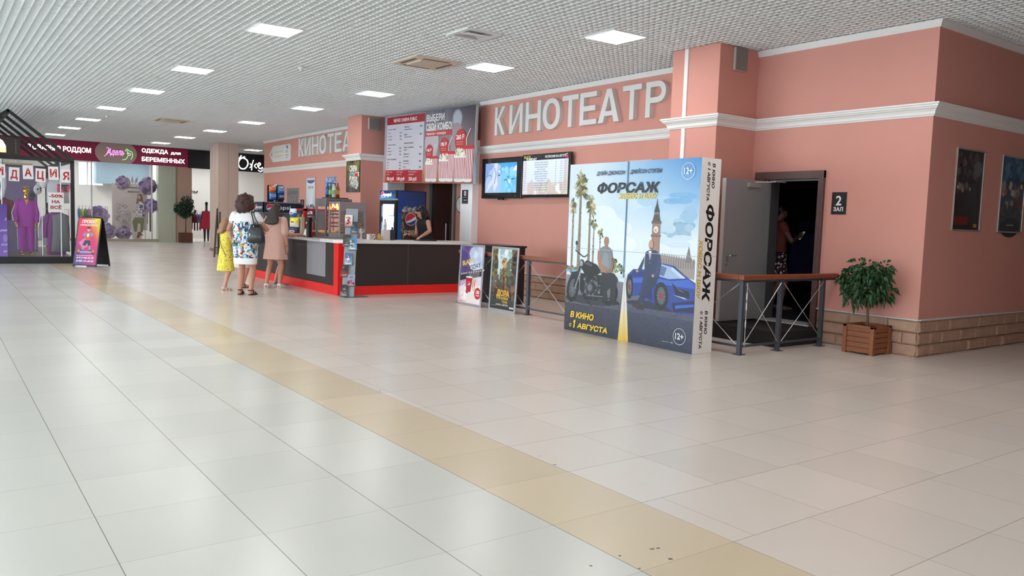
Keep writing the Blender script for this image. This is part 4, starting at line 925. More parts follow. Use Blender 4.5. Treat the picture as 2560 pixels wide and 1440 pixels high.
LB = ['white brochure with a red picture, topmost in the leaning stand', 'dark blue figure brochure just below the topmost one', 'dark grey brochure beside the light blue one at bar height', 'light blue and white brochure at bar height in the leaning stand', 'blue sky brochure below bar height in the leaning stand', 'dark red fire brochure on the counter side edge, above the base', 'pale brochure with a red figure, second lowest', 'black and grey brochure, lowest in the leaning stand']
r = random.Random(6)
for (u, v), (a, b, c1, c2), l in zip(POS, hold, LB):
    w = .135; h = .21
    hl = MB(); hl.prism([(u-w/2-.006, v-.01), (u+w/2+.006, v-.01), (u+w/2+.006, v+.05), (u-w/2-.006, v+.05)], fx @ Matrix.Translation((0, 0, .002)), .03); hl.build('leaflet_pocket', mat('#5a5e66', .4), t)
    bt = thing('brochure', (0, 0, 0), l, 'brochure', 'brochures in the leaning stand'); bt.matrix_basis = t.matrix_basis @ fx @ Matrix.Translation((u-w/2, v, .034))
    MB().prism([(0, 0), (w, 0), (w, h), (0, h)], Matrix.Identity(4), .014).build('paper', mat('#c9c6c2', .5), bt)
    p = Print(Matrix.Translation((0, 0, .014)), w, h, c1); p.quadc([(0, .0), (w, 0), (w, h*.5), (0, h*.5)], [mix(c1, c2, .8), mix(c1, c2, .5), c1, mix(c1, c2, .3)]); p.blobs(12, (.02, .03, w-.02, h*.8), .024, [c2, mix(c1, c2, .5), mix(c2, '#101010', .6)], r); p.rect(.03, .016, w-.03, .03, mix(c2, '#ffffff', .5)); p.done('print', None, bt)
# ------------------------------------------------------------------ cardboard film display
t = thing('film_display', (7.09, 7.3, 0), 'huge cardboard film display box with road, car and motorbike print', 'cardboard display'); t.location = (7.09, 6.16, 0)
SW, SH, SD = 2.305, 2.255, .335
MB().box((0, 0, 0), (SD, SW, SH)).build('box', mat('#efeae6', .6), t, bevel=.004)
f = inv(t, WEST(7.09, 6.16+SW, 0)); p = Print(f, SW, SH, '#cfe0ee'); r = random.Random(31)
# sky
p.z += p.EPS
for i in range(14):
    a, b = i/14, (i+1)/14
    for j in range(8):
        def skyc(u, v):
            q = min(1, max(0, (v-.35)/.65))*min(1, max(0, (u-.25)/.75)); return mix(mix('#e3ebf0', '#d3e2ee', v), '#3f86c8', q*.95)
        q0, q1 = j/8, (j+1)/8
        p.z -= p.EPS; p.quadc([(q0*SW, .8+a*1.455), (q1*SW, .8+a*1.455), (q1*SW, .8+b*1.455), (q0*SW, .8+b*1.455)], [skyc(q0, a), skyc(q1, a), skyc(q1, b), skyc(q0, b)])
for x, y, rx, ry, c in ((1.95, 1.45, .28, .13, '#8fb2cc'), (2.05, 1.42, .2, .09, '#6f9bbb'), (1.8, 1.5, .2, .1, '#b8d0e0'), (2.2, 1.6, .18, .12, '#86b2d4'), (1.9, 1.3, .35, .08, '#c3d6e2'), (1.25, 1.7, .5, .1, '#cfe0ec'), (1.6, 1.75, .35, .1, '#a9cbe4'), (2.0, 1.8, .3, .07, '#6aa6d8'), (.6, 1.55, .5, .2, '#e6eef2'), (.9, 1.3, .5, .2, '#eaf0f3')):
    for k in range(10): p.z -= p.EPS*.6; p.ell(min(SW-rx*.6, max(rx*.6, x+r.uniform(-rx, rx)*.6)), y+r.uniform(-ry, ry)*.7, rx*.5*r.uniform(.6, 1), ry*.55*r.uniform(.6, 1), mix(c, skyc((x)/SW, (y-.8)/1.45), r.uniform(.2, .6)), n=18)
# distant shore and lawn at the horizon
p.quadc([(0, .74), (1.16, .79), (1.16, .86), (0, .84)], ['#c6d2da', '#c9d2d8', '#dfe6ea', '#e2e8ea']); p.rect(0, .80, .3, .85, '#7fb6cc'); p.blobs(30, (.0, .84, .25, .88), .02, ['#5a6a5a', '#7a8470'], r); p.blobs(50, (.7, .85, 1.12, .95), .025, ['#6d7752', '#8b9468', '#545c40', '#a3a684'], r); p.blobs(20, (.84, .93, .98, 1.02), .03, ['#66704a', '#8a8f66'], r)
# palms
def palm(x, y0, y1, w, rad, n, seed):
    q = random.Random(seed); p.poly([(x-w, y0), (x+w, y0), (x+w*.6, y1), (x-w*.6, y1)], '#8a7a66')
    p.blobs(int(90*(y1-y0)), (x-w*.9, y0, x+w*.9, y1), .009, ['#5d5040', '#a89a86', '#6f6250'], q)
    for k in range(n):
        a = R(q.uniform(-75, 255)); L = rad*q.uniform(.55, 1); cx, cy = x+q.uniform(-.2, .2)*rad, y1+q.uniform(-.9, .7)*rad*.8; c = q.choice(['#6c6a3e', '#8b8450', '#4d4c30', '#b3a76e', '#5f5c3a', '#cdbf8a'])
        for s in range(5):
            b = a+R(q.uniform(-28, 28)); l2 = L*q.uniform(.6, 1); p.z -= p.EPS*.97
            p.poly([(max(.005, cx), cy), (max(.005, cx+l2*.5*math.cos(b)-.012*math.sin(b)), cy+l2*.5*math.sin(b)+.012), (max(.005, cx+l2*math.cos(b)), cy+l2*math.sin(b)-l2*.25)], c)
palm(.66, .93, 1.36, .012, .08, 14, 1); palm(.53, .93, 1.46, .014, .09, 16, 2); palm(.10, .78, 1.7, .018, .12, 18, 3); palm(.445, .9, 1.72, .022, .14, 22, 4); palm(.24, .78, 1.98, .028, .19, 30, 5)
# river-side building and clock tower
p.poly([(1.72, .95), (2.28, .86), (2.28, 1.08), (1.74, 1.12)], '#9c8f8c')
for k in range(14): x = 1.76+k*.038; p.poly([(x, 1.1-k*.003), (x+.012, 1.15-k*.003), (x+.024, 1.1-k*.003)], '#8a7c7a'); p.rect(x, .98, x+.012, 1.08, '#7b6e6e')
p.poly([(2.13, 1.05), (2.23, 1.05), (2.2, 1.16), (2.18, 1.24), (2.16, 1.16)], '#7f7474')
p.rect(1.585, 1.1, 1.715, 1.50, '#a07c6e'); p.rect(1.60, 1.12, 1.70, 1.33, '#b08c7c')
for k in range(5): p.rect(1.60+k*.022, 1.12, 1.608+k*.022, 1.33, '#86655a')
p.rect(1.57, 1.33, 1.73, 1.36, '#7f6258'); p.rect(1.57, 1.49, 1.73, 1.52, '#6d5850'); p.ell(1.65, 1.42, .052, .052, '#5a4a44', n=24); p.ell(1.65, 1.42, .044, .044, '#dcd2c6', n=24); p.line([(1.65, 1.42), (1.63, 1.405)], .008, '#3a302c'); p.line([(1.65, 1.42), (1.655, 1.39)], .006, '#3a302c')
p.poly([(1.585, 1.52), (1.715, 1.52), (1.69, 1.60), (1.61, 1.60)], '#4f4a4c'); p.rect(1.61, 1.6, 1.69, 1.63, '#8a6d60'); p.poly([(1.605, 1.63), (1.695, 1.63), (1.66, 1.73), (1.65, 1.80), (1.64, 1.73)], '#3f3e44')
# asphalt
p.quadc([(0, 0), (SW, 0), (SW, .72), (0, .76)], ['#2b2b3a', '#2a2e46', '#5d6076', '#8d8a94']); p.quadc([(0, .0), (SW, 0), (SW, .38), (0, .38)], ['#26252f', '#232740', '#3d4158', '#403f4b'])
p.z += .0002; p.blobs(900, (0, 0, SW, .5), .012, ['#1f1f2a', '#3c3d4c', '#4d4e5e', '#2a2a38', '#34364a'], r, .5)
p.poly([(1.14, .8), (1.17, .8), (1.262, .0), (1.075, .0)], '#e0c05a'); p.quadc([(1.075, 0), (1.262, 0), (1.22, .38), (1.11, .38)], ['#e3b83a', '#e0b436', '#e6d9ae', '#e6d9ae']); p.poly([(1.14, .8), (1.17, .8), (1.22, .38), (1.11, .38)], '#dcdad4'); p.line([(1.165, .0), (1.155, .8)], .008, '#b8a67a'); p.line([(1.2, .0), (1.17, .5)], .005, '#b8974a')
# motorbike (plain black cruiser)
B1, B2, B3, CH = '#15161a', '#26282e', '#3a3d44', '#a9adb2'
p.ell(.5, .45, .5, .06, '#34343e')
def wheel(x, y, rx, ry, rot, hub='#6a6d72'):
    p.ell(x, y, rx, ry, B1, n=32, rot=rot); p.ell(x, y, rx*.62, ry*.66, '#4a4c52', n=28, rot=rot)
    for k in range(6): a = k*PI/6; p.line([(x-rx*.6*math.cos(a), y-ry*.62*math.sin(a)), (x+rx*.6*math.cos(a), y+ry*.62*math.sin(a))], .006, '#7f8288')
    p.ell(x, y, rx*.25, ry*.25, hub, n=16)
wheel(.87, .59, .17, .17, 0); wheel(.155, .585, .125, .2, -.25)
p.poly([(.05, .66), (.12, .8), (.24, .82), (.3, .74), (.2, .76), (.12, .72)], B2); p.line([(.17, .6), (.33, .98)], .03, B2); p.line([(.2, .58), (.35, .96)], .012, CH)
p.poly([(.3, .88), (.42, .98), (.62, .93), (.72, .84), (.6, .78), (.38, .8)], B1); p.poly([(.36, .93), (.45, .96), (.55, .92), (.5, .9)], '#4a4e56'); p.poly([(.3, .8), (.72, .8), (.8, .6), (.66, .46), (.4, .46), (.3, .58)], B1)
p.blobs(60, (.36, .5, .72, .78), .03, [B2, B3, '#5a5d63', '#1a1b20', '#6f7278'], r); p.ell(.5, .62, .07, .07, B3); p.ell(.5, .62, .045, .045, '#6a6d72'); p.line([(.45, .5), (.95, .52)], .035, B2); p.line([(.45, .51), (.95, .53)], .01, '#7a7d83')
p.ell(.32, .93, .05, .055, B2); p.ell(.31, .93, .034, .04, '#9aa0a6'); p.curve([(.18, 1.1), (.26, 1.06), (.36, 1.02), (.44, 1.06)], .014, B1); p.line([(.2, 1.1), (.2, 1.18)], .01, B1); p.ell(.2, 1.2, .022, .03, B2); p.line([(.4, .48), (.56, .38)], .014, B1); p.poly([(.7, .84), (1.0, .8), (1.04, .74), (.8, .72)], B2)
# generic bald figure leaning on the bike, grey shirt, dark trousers
def skin(c): return c
S1 = '#a57a62'
p.poly([(.76, .86), (.95, .84), (1.02, .78), (1.0, .5), (1.05, .46), (1.0, .43), (.9, .46), (.9, .66), (.84, .6), (.86, .47), (.78, .47), (.74, .62), (.72, .8)], '#26262c'); p.poly([(.9, .46), (1.08, .44), (1.08, .47), (.98, .5), (.9, .5)], '#1b1b20'); p.poly([(.66, 1.14), (.74, 1.18), (.84, 1.17), (.9, 1.13), (.91, .98), (.88, .84), (.7, .84), (.68, .98)], '#7f8288'); p.poly([(.7, .95), (.76, 1.1), (.84, 1.08), (.86, .9)], '#8f9298'); p.poly([(.63, 1.12), (.68, 1.1), (.72, .95), (.82, .87), (.8, .83), (.67, .88), (.63, 1.0)], S1); p.poly([(.89, 1.12), (.92, 1.02), (.89, .9), (.8, .86), (.81, .83), (.92, .86), (.95, .98)], mix(S1, '#6a4a3a', .35)); p.poly([(.76, 1.16), (.81, 1.16), (.81, 1.21), (.76, 1.21)], S1); p.ell(.785, 1.245, .042, .06, S1, n=20); p.poly([(.75, 1.22), (.8, 1.18), (.82, 1.2), (.8, 1.19)], '#7a5a48')
# blue coupe, generic
C0, C1, C2 = '#26408f', '#1b2f70', '#3f63c0'
p.ell(1.75, .5, .55, .05, '#23263a'); p.poly([(1.19, .72), (1.2, .84), (1.3, .92), (1.5, .93), (1.62, .98), (1.8, 1.02), (1.98, 1.0), (2.14, .9), (SW, .82), (SW, .46), (2.05, .44), (1.9, .5), (1.62, .54), (1.42, .6), (1.28, .58)], C0)
p.poly([(1.62, .97), (1.78, 1.01), (1.95, .985), (2.16, .87), (1.9, .84), (1.68, .87)], '#9db4d4'); p.poly([(1.66, .95), (1.78, .99), (1.86, .97), (1.82, .87), (1.7, .88)], '#5a7098'); p.poly([(1.95, .985), (2.16, .87), (2.1, .86), (1.92, .96)], '#c3d2e6'); p.poly([(1.3, .9), (1.5, .91), (1.62, .95), (1.66, .87), (1.45, .84), (1.25, .82)], C1); p.poly([(1.25, .8), (1.6, .84), (1.95, .82), (2.2, .86), (SW, .8), (SW, .76), (2.0, .76), (1.6, .78), (1.25, .74)], C2); p.poly([(1.4, .62), (1.62, .74), (1.65, .56)], '#16245a'); p.poly([(1.95, .8), (2.06, .74), (2.22, .72), (2.24, .64), (2.02, .66)], '#10182f'); p.poly([(1.98, .78), (2.06, .73), (2.16, .7), (2.08, .72)], '#cfdcec'); p.poly([(1.98, .66), (2.2, .62), (2.15, .64)], '#dfe8f2'); p.poly([(1.96, .56), (SW, .62), (SW, .48), (2.0, .46)], '#131d44'); p.poly([(2.02, .54), (SW, .58), (SW, .55), (2.02, .50)], C2)
wheel(1.25, .69, .062, .15, 0, '#8a2a2a'); wheel(1.79, .63, .115, .165, 0.1, '#9a2c2c')
# generic bald figure in a blue suit leaning on the car
SU = '#2a3558'; S2 = '#bd9683'
p.poly([(1.5, .9), (1.62, .9), (1.7, .86), (1.62, .72), (1.52, .6), (1.5, .48), (1.42, .47), (1.44, .62), (1.46, .76)], SU); p.poly([(1.6, .9), (1.74, .88), (1.7, .76), (1.58, .66), (1.46, .5), (1.4, .53), (1.5, .7)], '#222c4a'); p.poly([(1.3, .45), (1.42, .44), (1.46, .5), (1.4, .51)], '#3a2a24'); p.poly([(1.38, .43), (1.5, .43), (1.51, .49), (1.44, .49)], '#2f221e'); p.poly([(1.5, 1.14), (1.56, 1.17), (1.66, 1.17), (1.74, 1.12), (1.76, .98), (1.74, .85), (1.5, .85), (1.49, 1.0)], SU); p.poly([(1.55, 1.16), (1.6, 1.16), (1.58, 1.0)], '#dfe2e8'); p.line([(1.575, 1.13), (1.58, 1.02)], .012, '#2a2c3c'); p.poly([(1.7, 1.12), (1.77, 1.0), (1.72, .88), (1.64, .84), (1.62, .88), (1.68, .92), (1.7, .99)], '#323f66'); p.poly([(1.49, 1.1), (1.46, .98), (1.42, .9), (1.36, .88), (1.38, .92), (1.44, 1.02)], '#323f66'); p.ell(1.37, .9, .022, .016, S2); p.ell(1.64, .86, .02, .018, S2); p.ell(1.585, 1.235, .04, .06, S2, n=20); p.poly([(1.56, 1.2), (1.6, 1.17), (1.62, 1.2)], '#8b6a5a')
# seams and lettering
p.line([(1.13, .8), (1.13, SH)], .018, '#4c7ea8'); p.line([(1.136, 1.0), (1.136, SH)], .006, '#2f5f88'); p.line([(0, 1.13), (SW, 1.13)], .006, '#a9b4bc')
p.text('ФОРСАЖ', .56, 1.865, .13, '#1a1b22', w=1.1, bold=.035, slant=.25); p.text('ХОББС И ШОУ', .98, 1.79, .07, '#e6c24c', w=.66, bold=.05, slant=.15)
p.text('ДУЭЙН ДЖОНСОН', .55, 2.095, .05, '#26344a', w=.52, bold=.03, slant=.2); p.text('ДЖЕЙСОН СТЭТЕМ', 1.17, 2.10, .05, '#26344a', w=.53, bold=.03, slant=.2)
for x, y, c in ((2.12, 2.105, '#e6eef6'), (2.11, .18, '#d8dade')): p.ring(x, y, .098, .006, c, 36); p.text('12+', x, y-.035, .08, c, align='C', bold=.03, w=.13)
p.text('В КИНО', .13, .185, .085, '#f2c832', w=.47, bold=.06, slant=.2); p.text('с', .115, .055, .06, '#f2c832', bold=.05, slant=.2); p.text('1', .2, .045, .115, '#f2c832', bold=.06, slant=.2); p.poly([(.2, .135), (.235, .16), (.245, .16), (.238, .125), (.2, .115)], '#f2c832'); p.text('АВГУСТА', .28, .05, .075, '#f2c832', w=.6, bold=.06, slant=.2)
p.line([(1.84, .09), (1.95, .095)], .006, '#9a9ca6'); p.poly([(1.96, .09), (2.02, .11), (2.0, .095), (2.03, .085)], '#a8aab2')
p.done('front_print', None, t)
f = inv(t, SOUTH(7.09, 6.16, 0)) @ Matrix.Translation((0, 0, 0)); p = Print(f, SD, SH)
def vt(s, u, v0, L, h, c, bold=.05): p.text(s, u, v0, h, c, w=L, bold=bold, slant=.2, rot=-PI/2)
vt('ФОРСАЖ', .118, 1.74, 1.12, .135, '#17181e', .06); vt('ХОББС И ШОУ', .02, 1.33, .68, .065, '#dcb436'); vt('В КИНО', .185, 2.2, .28, .05, '#1f2027'); vt('с 1 АВГУСТА', .105, 2.21, .44, .05, '#1f2027'); vt('В КИНО', .185, .5, .27, .05, '#1f2027'); vt('с 1 АВГУСТА', .105, .5, .44, .05, '#1f2027'); p.line([(0, 1.13), (SD, 1.13)], .004, '#b0aaa6'); p.done('side_print', None, t)
MB().paint('#b8b3b0').box((.02, .8, SH), (.3, 1.2, SH+.012)).build('top_flap', M_PAINT, t)

# ------------------------------------------------------------------ railing
GP = mat('#4b4f58', .4, .3, name='grey_painted_steel'); WOOD = mat('#8a4a30', .4, noise=.2, nscale=12, name='brown_handrail'); CAB = mat('#b9bcc0', .35, .8)
t = thing('railing', (7.6, 5.9, 0), 'grey steel railing with brown wooden handrail and crossed cables', 'railing')
px = [7.6, 8.32, 9.2]; py = [5.9, 6.93, 7.95, 8.97, 9.99, 10.98, 11.97]
def post(x, y):
    MB().box((x-7.6-.025, y-5.9-.025, 0), (x-7.6+.025, y-5.9+.025, .86)).box((x-7.6-.06, y-5.9-.05, 0), (x-7.6+.06, y-5.9+.05, .008)).build('post', GP, t, bevel=.003)
for x in px: post(x, 5.9)
for y in py[1:]: post(7.6, y)
MB().box((-.04, -.04, .87), (1.88, .04, .93)).box((-.04, .04, .87), (.04, 6.12, .93)).build('handrail', WOOD, t, bevel=.012)
MB().box((-.02, -.012, .845), (1.88, .012, .87)).box((-.012, 0, .845), (.012, 6.1, .87)).build('top_rail', GP, t)
MB().box((0, -.012, .085), (1.62, .012, .11)).box((-.012, 0, .085), (.012, 6.07, .11)).build('bottom_rail', GP, t)
def cable(a, b):
    MB().tube([a, b], .0045, 6).build('cable', CAB, t)
    a, b = Vector(a), Vector(b); d = (b-a).normalized(); MB().tube([a+d*.05, a+d*.06, a+d*.13, a+d*.14], [.004, .007, .007, .004], 8).build('turnbuckle', CAB, t)
for a, b in zip(px, px[1:]):
    cable((a-7.6+.03, -.02, .83), (b-7.6-.03, -.02, .12)); cable((a-7.6+.03, -.03, .12), (b-7.6-.03, -.03, .83))
for a, b in zip(py, py[1:]):
    cable((-.02, a-5.9+.03, .83), (-.02, b-5.9-.03, .12)); cable((-.03, a-5.9+.03, .12), (-.03, b-5.9-.03, .83))
mb = MB()
for z0 in (.3, .5, .62): mb.tube([(.045, -.035, z0), (.045, -.035, z0+.03), (.045, -.035, z0+.1), (.045, -.035, z0+.12)], [.004, .01, .01, .004], 8)
mb.tube([(.045, -.035, .1), (.045, -.035, .84)], .004, 6); mb.build('tension_rod', CAB, t)
c = MB().box((8.0, 11.3, 0), (8.5, 12.2, 1.0)).build('cabinet', mat('#1d191a', .5), None, bevel=.006); tag(c, 'low black cabinet behind the railing and the poster stands', 'cabinet')
MB().box((7.98, 11.28, 1.0), (8.52, 12.22, 1.03)).build('lid', mat('#241d1c', .4), c)

# ------------------------------------------------------------------ two framed poster stands leaning on the railing
def d_black(p, w, h):
    r = random.Random(41); p.quadc([(0, 0), (w, 0), (w, h), (0, h)], ['#d9a8bc', '#eadfe4', '#c9d2e4', '#3f2c60'])
    p.quadc([(0, h*.5), (w*.6, h*.55), (w*.55, h), (0, h)], ['#54447c', '#8b86b4', '#6d6ca8', '#3a2858']); p.blobs(24, (0, h*.55, w*.5, h), .09, ['#4b3a78', '#6a4a80', '#5a62a8', '#7d4a78'], r, k=10); p.blobs(16, (w*.45, h*.6, w, h), .1, ['#b4bedc', '#d3d8e6', '#c4cadc'], r, k=10)
    p.text('BLACK', .07, h*.65, .085, '#e3c22c', bold=.03, w=.33, rot=.22); p.text('TUESDAY', .14, h*.545, .085, '#1f1a22', bold=.01, w=.5, rot=.22)
    p.poly([(0, h*.38), (w, h*.5), (w, h*.63), (0, h*.51)], '#2a2430')
    for k in range(14):
        x = .03+k*.052; y = h*.5+x*.155; p.poly([(x, y-.02), (x+.026, y-.015), (x+.026, y+.012), (x, y+.007)], '#e6dfe4')
    for k in range(8): x = .43+k*.035; y = h*.33+x*.16; p.poly([(x, y), (x+.02, y+.003), (x+.02, y+.025), (x, y+.022)], '#e6dfe4')
    for k in range(3): p.text('скидка на билеты весь день', .28, h*.50-k*.028, .018, '#c9c0c8', rot=.16, w=.33)
    p.quadc([(0, 0), (w, 0), (w, h*.33), (0, h*.28)], ['#e3b4c0', '#f0e4e6', '#efe6e2', '#e9d2d6']); p.blobs(24, (.1, .05, w-.05, h*.3), .08, ['#f2ece6', '#e9dcd8', '#f6f2ee'], r, k=9)
    p.poly([(.22, h*.2), (.36, h*.2), (.40, h*.46), (.19, h*.46)], '#b0182c'); p.ell(.295, h*.46, .108, .016, '#e0dce2'); p.line([(.26, h*.46), (.25, h*.55)], .012, '#3f6a8a'); globe(p, .295, h*.34, .04)
    p.poly([(.4, h*.27), (.5, h*.33), (.52, h*.42), (.43, h*.44)], '#d9b26a'); 
    for k in range(4): p.poly([(.4+k*.028, h*.25), (.414+k*.028, h*.25), (.43+k*.026, h*.38), (.415+k*.026, h*.38)], '#b01c34' if k % 2 == 0 else '#f0e6e4')
    p.poly([(.06, h*.30), (.16, h*.29), (.16, h*.33), (.06, h*.36)], '#e6eaf0'); p.ell(.1, h*.325, .03, .016, '#3f8ab0'); p.poly([(.2, h*.2), (.26, h*.16), (.3, h*.2), (.24, h*.24)], '#b8202c'); p.poly([(.42, h*.21), (.55, h*.24), (.53, h*.28), (.42, h*.25)], '#d8c6a0')
    p.ell(.58, h*.19, .1, .1, '#c02834', n=28); p.text('150', .58, h*.185, .06, '#f6eef0', align='C', bold=.04); p.text('РУБЛЕЙ', .58, h*.145, .022, '#f6eef0', align='C', bold=.03)
    p.text('подробности у кассира', .03, .02, .016, '#a83a4a', w=.22)
def d_jungle(p, w, h):
    r = random.Random(42); p.quadc([(0, 0), (w, 0), (w, h), (0, h)], ['#1f1c1a', '#211e1a', '#6f8076', '#5f7264'])
    p.blobs(60, (.05, h*.5, w-.05, h), .08, ['#5a6e5e', '#7d9488', '#9fb4ae', '#4a5c4c', '#c2d0ca', '#6a7a58'], r, k=8); p.quadc([(.12, h*.45), (.22, h*.45), (.22, h), (.14, h)], ['#b8c6c4', '#aebdbb', '#dbe4e4', '#cfdadc']); p.blobs(30, (w*.3, h*.85, w*.7, h), .06, ['#c8d6e0', '#e2e8ec', '#9fb8b4'], r)
    p.blobs(90, (0, h*.55, .12, h), .05, ['#5a4a2c', '#7d6236', '#3a3220', '#94783e', '#4a5a30'], r); p.blobs(90, (w-.12, h*.5, w, h), .05, ['#5a4028', '#3f2e1c', '#7a5a34', '#2f2a1c'], r); p.blobs(50, (0, h*.3, w, h*.55), .06, ['#3f4034', '#54584a', '#6a5f4a', '#2d2c26'], r)
    p.poly([(w*.4, h*.45), (w*.63, h*.45), (w*.58, h*.68), (w*.61, h*.8), (w*.52, h*.86), (w*.42, h*.8), (w*.45, h*.68)], '#8a6a3c'); p.ell(w*.51, h*.80, .075, .06, '#a8823f'); p.ell(w*.51, h*.74, .06, .05, '#b8934e'); p.blobs(30, (w*.43, h*.46, w*.59, h*.82), .025, ['#6a4d2a', '#c4a05a', '#8a6a38', '#4d3a22'], r)
    p.poly([(w*.45, h*.33), (w*.56, h*.33), (w*.54, h*.5), (w*.47, h*.5)], '#6a3028'); p.ell(w*.505, h*.52, .025, .03, '#3a2418'); p.poly([(w*.3, h*.6), (w*.6, h*.82), (w*.62, h*.84), (w*.6, h*.8)], '#d9e0dc')
    p.blobs(60, (.02, h*.18, w-.02, h*.4), .05, ['#3a2c22', '#4d3a2c', '#6a4a34', '#2a2420', '#5a4a3c', '#8a5a3c'], r)
    p.text('ДОРА', w/2+.01, h*.215, .105, '#e0ac2e', align='C', bold=.05, w=.35); p.text('и Затерянный', w/2, h*.165, .05, '#c9a23c', align='C', bold=.03, w=.32); p.text('город', w/2+.07, h*.11, .05, '#c9a23c', align='C', bold=.03, w=.15)
    p.rect(w*.25, h*.06, w*.72, h*.085, '#2a2522'); p.text('В КИНО С 15 АВГУСТА', w/2, h*.062, .024, '#e9e4da', align='C', bold=.03, w=.33); p.line([(.04, h*.05), (.18, h*.055)], .005, '#8d8a84'); p.rect(w-.13, .03, w-.02, .055, '#ece6e0'); p.rect(w-.12, .034, w-.04, .044, '#c9a8a4')
STF = mat('#b4b4ba', .3, .7)
for y0, lab, dr, xx in ((11.845, 'silver framed drinks offer poster leaning on the railing beside the bar', d_black, 7.47), (10.875, 'silver framed jungle film poster leaning on the railing', d_jungle, 7.47)):
    fr = WEST(xx, y0, .0) @ Matrix.Rotation(R(-2.6), 4, 'X')
    framed('poster_stand', fr, .745, 1.045, lab, 'poster stand', dr, fw=.036, fm=STF, group='poster stands on the railing', d=.022)

# ------------------------------------------------------------------ potted trees
LEAF = mat('#1f4620', .45, noise=.45, nscale=6, name='glossy_leaf'); LEAFD = mat('#24402a', .5, noise=.45, nscale=5)
def leaf(mb, c, d, L, w, rnd):
    d = d.normalized(); s = d.cross(Vector((rnd.uniform(-1, 1), rnd.uniform(-1, 1), rnd.uniform(-.3, 1)))).normalized()*w/2; n = d.cross(s).normalized()*w*.25
    m = c+d*L*.45-n*.3; e = c+d*L+Vector((0, 0, -L*.35))
    mb.add([c, m+s, e, m-s, m-n], [(0, 1, 4), (1, 2, 4), (2, 3, 4), (3, 0, 4)])
def crown(mb, c, rad, n, L, w, seed, clumps=26, xmax=9):
    rnd = random.Random(seed); C = []
    for k in range(clumps):
        v = Vector((rnd.gauss(0, 1), rnd.gauss(0, 1), rnd.gauss(0, 1))).normalized()*rnd.uniform(.25, .95); C.append((Vector(c)+Vector((v.x*rad[0], v.y*rad[1], v.z*rad[2])), rnd.uniform(.12, .24)*max(rad)*1.6))
    for i in range(n):
        q, s = rnd.choice(C); v = Vector((rnd.gauss(0, 1), rnd.gauss(0, 1), rnd.gauss(0, 1))).normalized()
        leaf(mb, Vector((min(xmax, (q+v*s*rnd.uniform(.4, 1)).x), *(q+v*s*rnd.uniform(.4, 1))[1:])), v+Vector((0, 0, -.5)), L*rnd.uniform(.6, 1.2), w, rnd)
    return C
def potted(x, y, s, label, seed, hb, trunk, cz, rad, n, L, lm, wm, xmax=9):
    t = thing('potted_tree', (x, y, 0), label, 'potted tree')
    h = s/2; e = .05
    pl = MB().box((-h+.03, -h+.03, .02), (h-.03, h-.03, hb-.07)).build('planter', wm, t)
    for a in (-h, h-e):
        for b in (-h, h-e): MB().box((a, b, 0), (a+e, b+e, hb)).build('corner_post', wm, pl, bevel=.004)
    k = 5; st = (hb-.03)/k
    sl = MB()
    for i in range(k):
        z = .02+i*st
        sl.box((-h+.012, -h+e, z), (-h+.03, h-e, z+st-.008)).box((h-.03, -h+e, z), (h-.012, h-e, z+st-.008)).box((-h+e, -h+.012, z), (h-e, -h+.03, z+st-.008)).box((-h+e, h-.03, z), (h-e, h-.012, z+st-.008))
    sl.build('slats', wm, pl, bevel=.003)
    MB().box((-h, -h, hb-.03), (h, -h+e, hb)).box((-h, h-e, hb-.03), (h, h, hb)).box((-h, -h+e, hb-.03), (-h+e, h-e, hb)).box((h-e, -h+e, hb-.03), (h, h-e, hb)).build('planter_rim', wm, pl, bevel=.003)
    MB().box((-h+.03, -h+.03, hb-.07), (h-.03, h-.03, hb-.05)).build('soil', mat('#3a2a20', .95, noise=.4, nscale=40, bump=.5), pl)
    rnd = random.Random(seed); mb = MB(); pts = [(0, 0, hb-.06)]
    for i in range(1, 6): pts.append((rnd.uniform(-.012, .012), rnd.uniform(-.012, .012), hb-.06+(cz-hb+.06)*i/5))
    mb.tube(pts, [.02*trunk, .016*trunk, .014*trunk, .013*trunk, .012*trunk, .006*trunk], 8)
    lf = MB(); C = crown(lf, (0, 0, cz), rad, n, L, L*.5, seed, 26, xmax)
    for q, sz in C[:16]: mb.tube([pts[4], Vector(pts[5])*.5+q*.5+Vector((0, 0, -.03)), q], [.008*trunk, .006*trunk, .003], 6)
    mb.build('trunk', mat('#6f5a48', .85), t, smooth=True); lf.build('foliage', lm, t, fix=False)
potted(9.25, 5.295, .40, 'small bushy tree in a slatted wooden box beside the hall number sign', 51, .35, 1., .90, (.36, .36, .27), 1500, .085, LEAF, mat('#8a5232', .55, noise=.25, nscale=14, name='planter_wood'), .14)

# theatre seats inside the dark auditorium
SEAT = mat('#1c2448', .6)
seat0 = thing('cinema_seat', (0, 0, 0), 'x', 'seat')
MB().box((-.02, -.26, .45), (.09, .26, 1.22)).build('backrest', SEAT, seat0, bevel=.03); MB().box((.05, -.25, .38), (.5, .25, .5)).build('seat', SEAT, seat0, bevel=.03)
for s in (-.29, .25): MB().box((-.04, s, 0), (.42, s+.04, .62)).build('armrest', mat('#10131f', .6), seat0)
first = True
for row, x in ((('nearer'), 11.55), ('farther', 12.6)):
    for k in range(4):
        o = seat0 if first else copytree(seat0); first = False
        o.location = (x, 6.6+k*.6, .2 if row == 'nearer' else .42); tag(o, 'dark navy cinema seat in the %s row through the open door' % row, 'seat', 'cinema seats, %s row' % row)
struct(MB().box((12.2, 5.2, .2), (14.8, 11.8, .42)).build('floor_auditorium_step', NAVY))
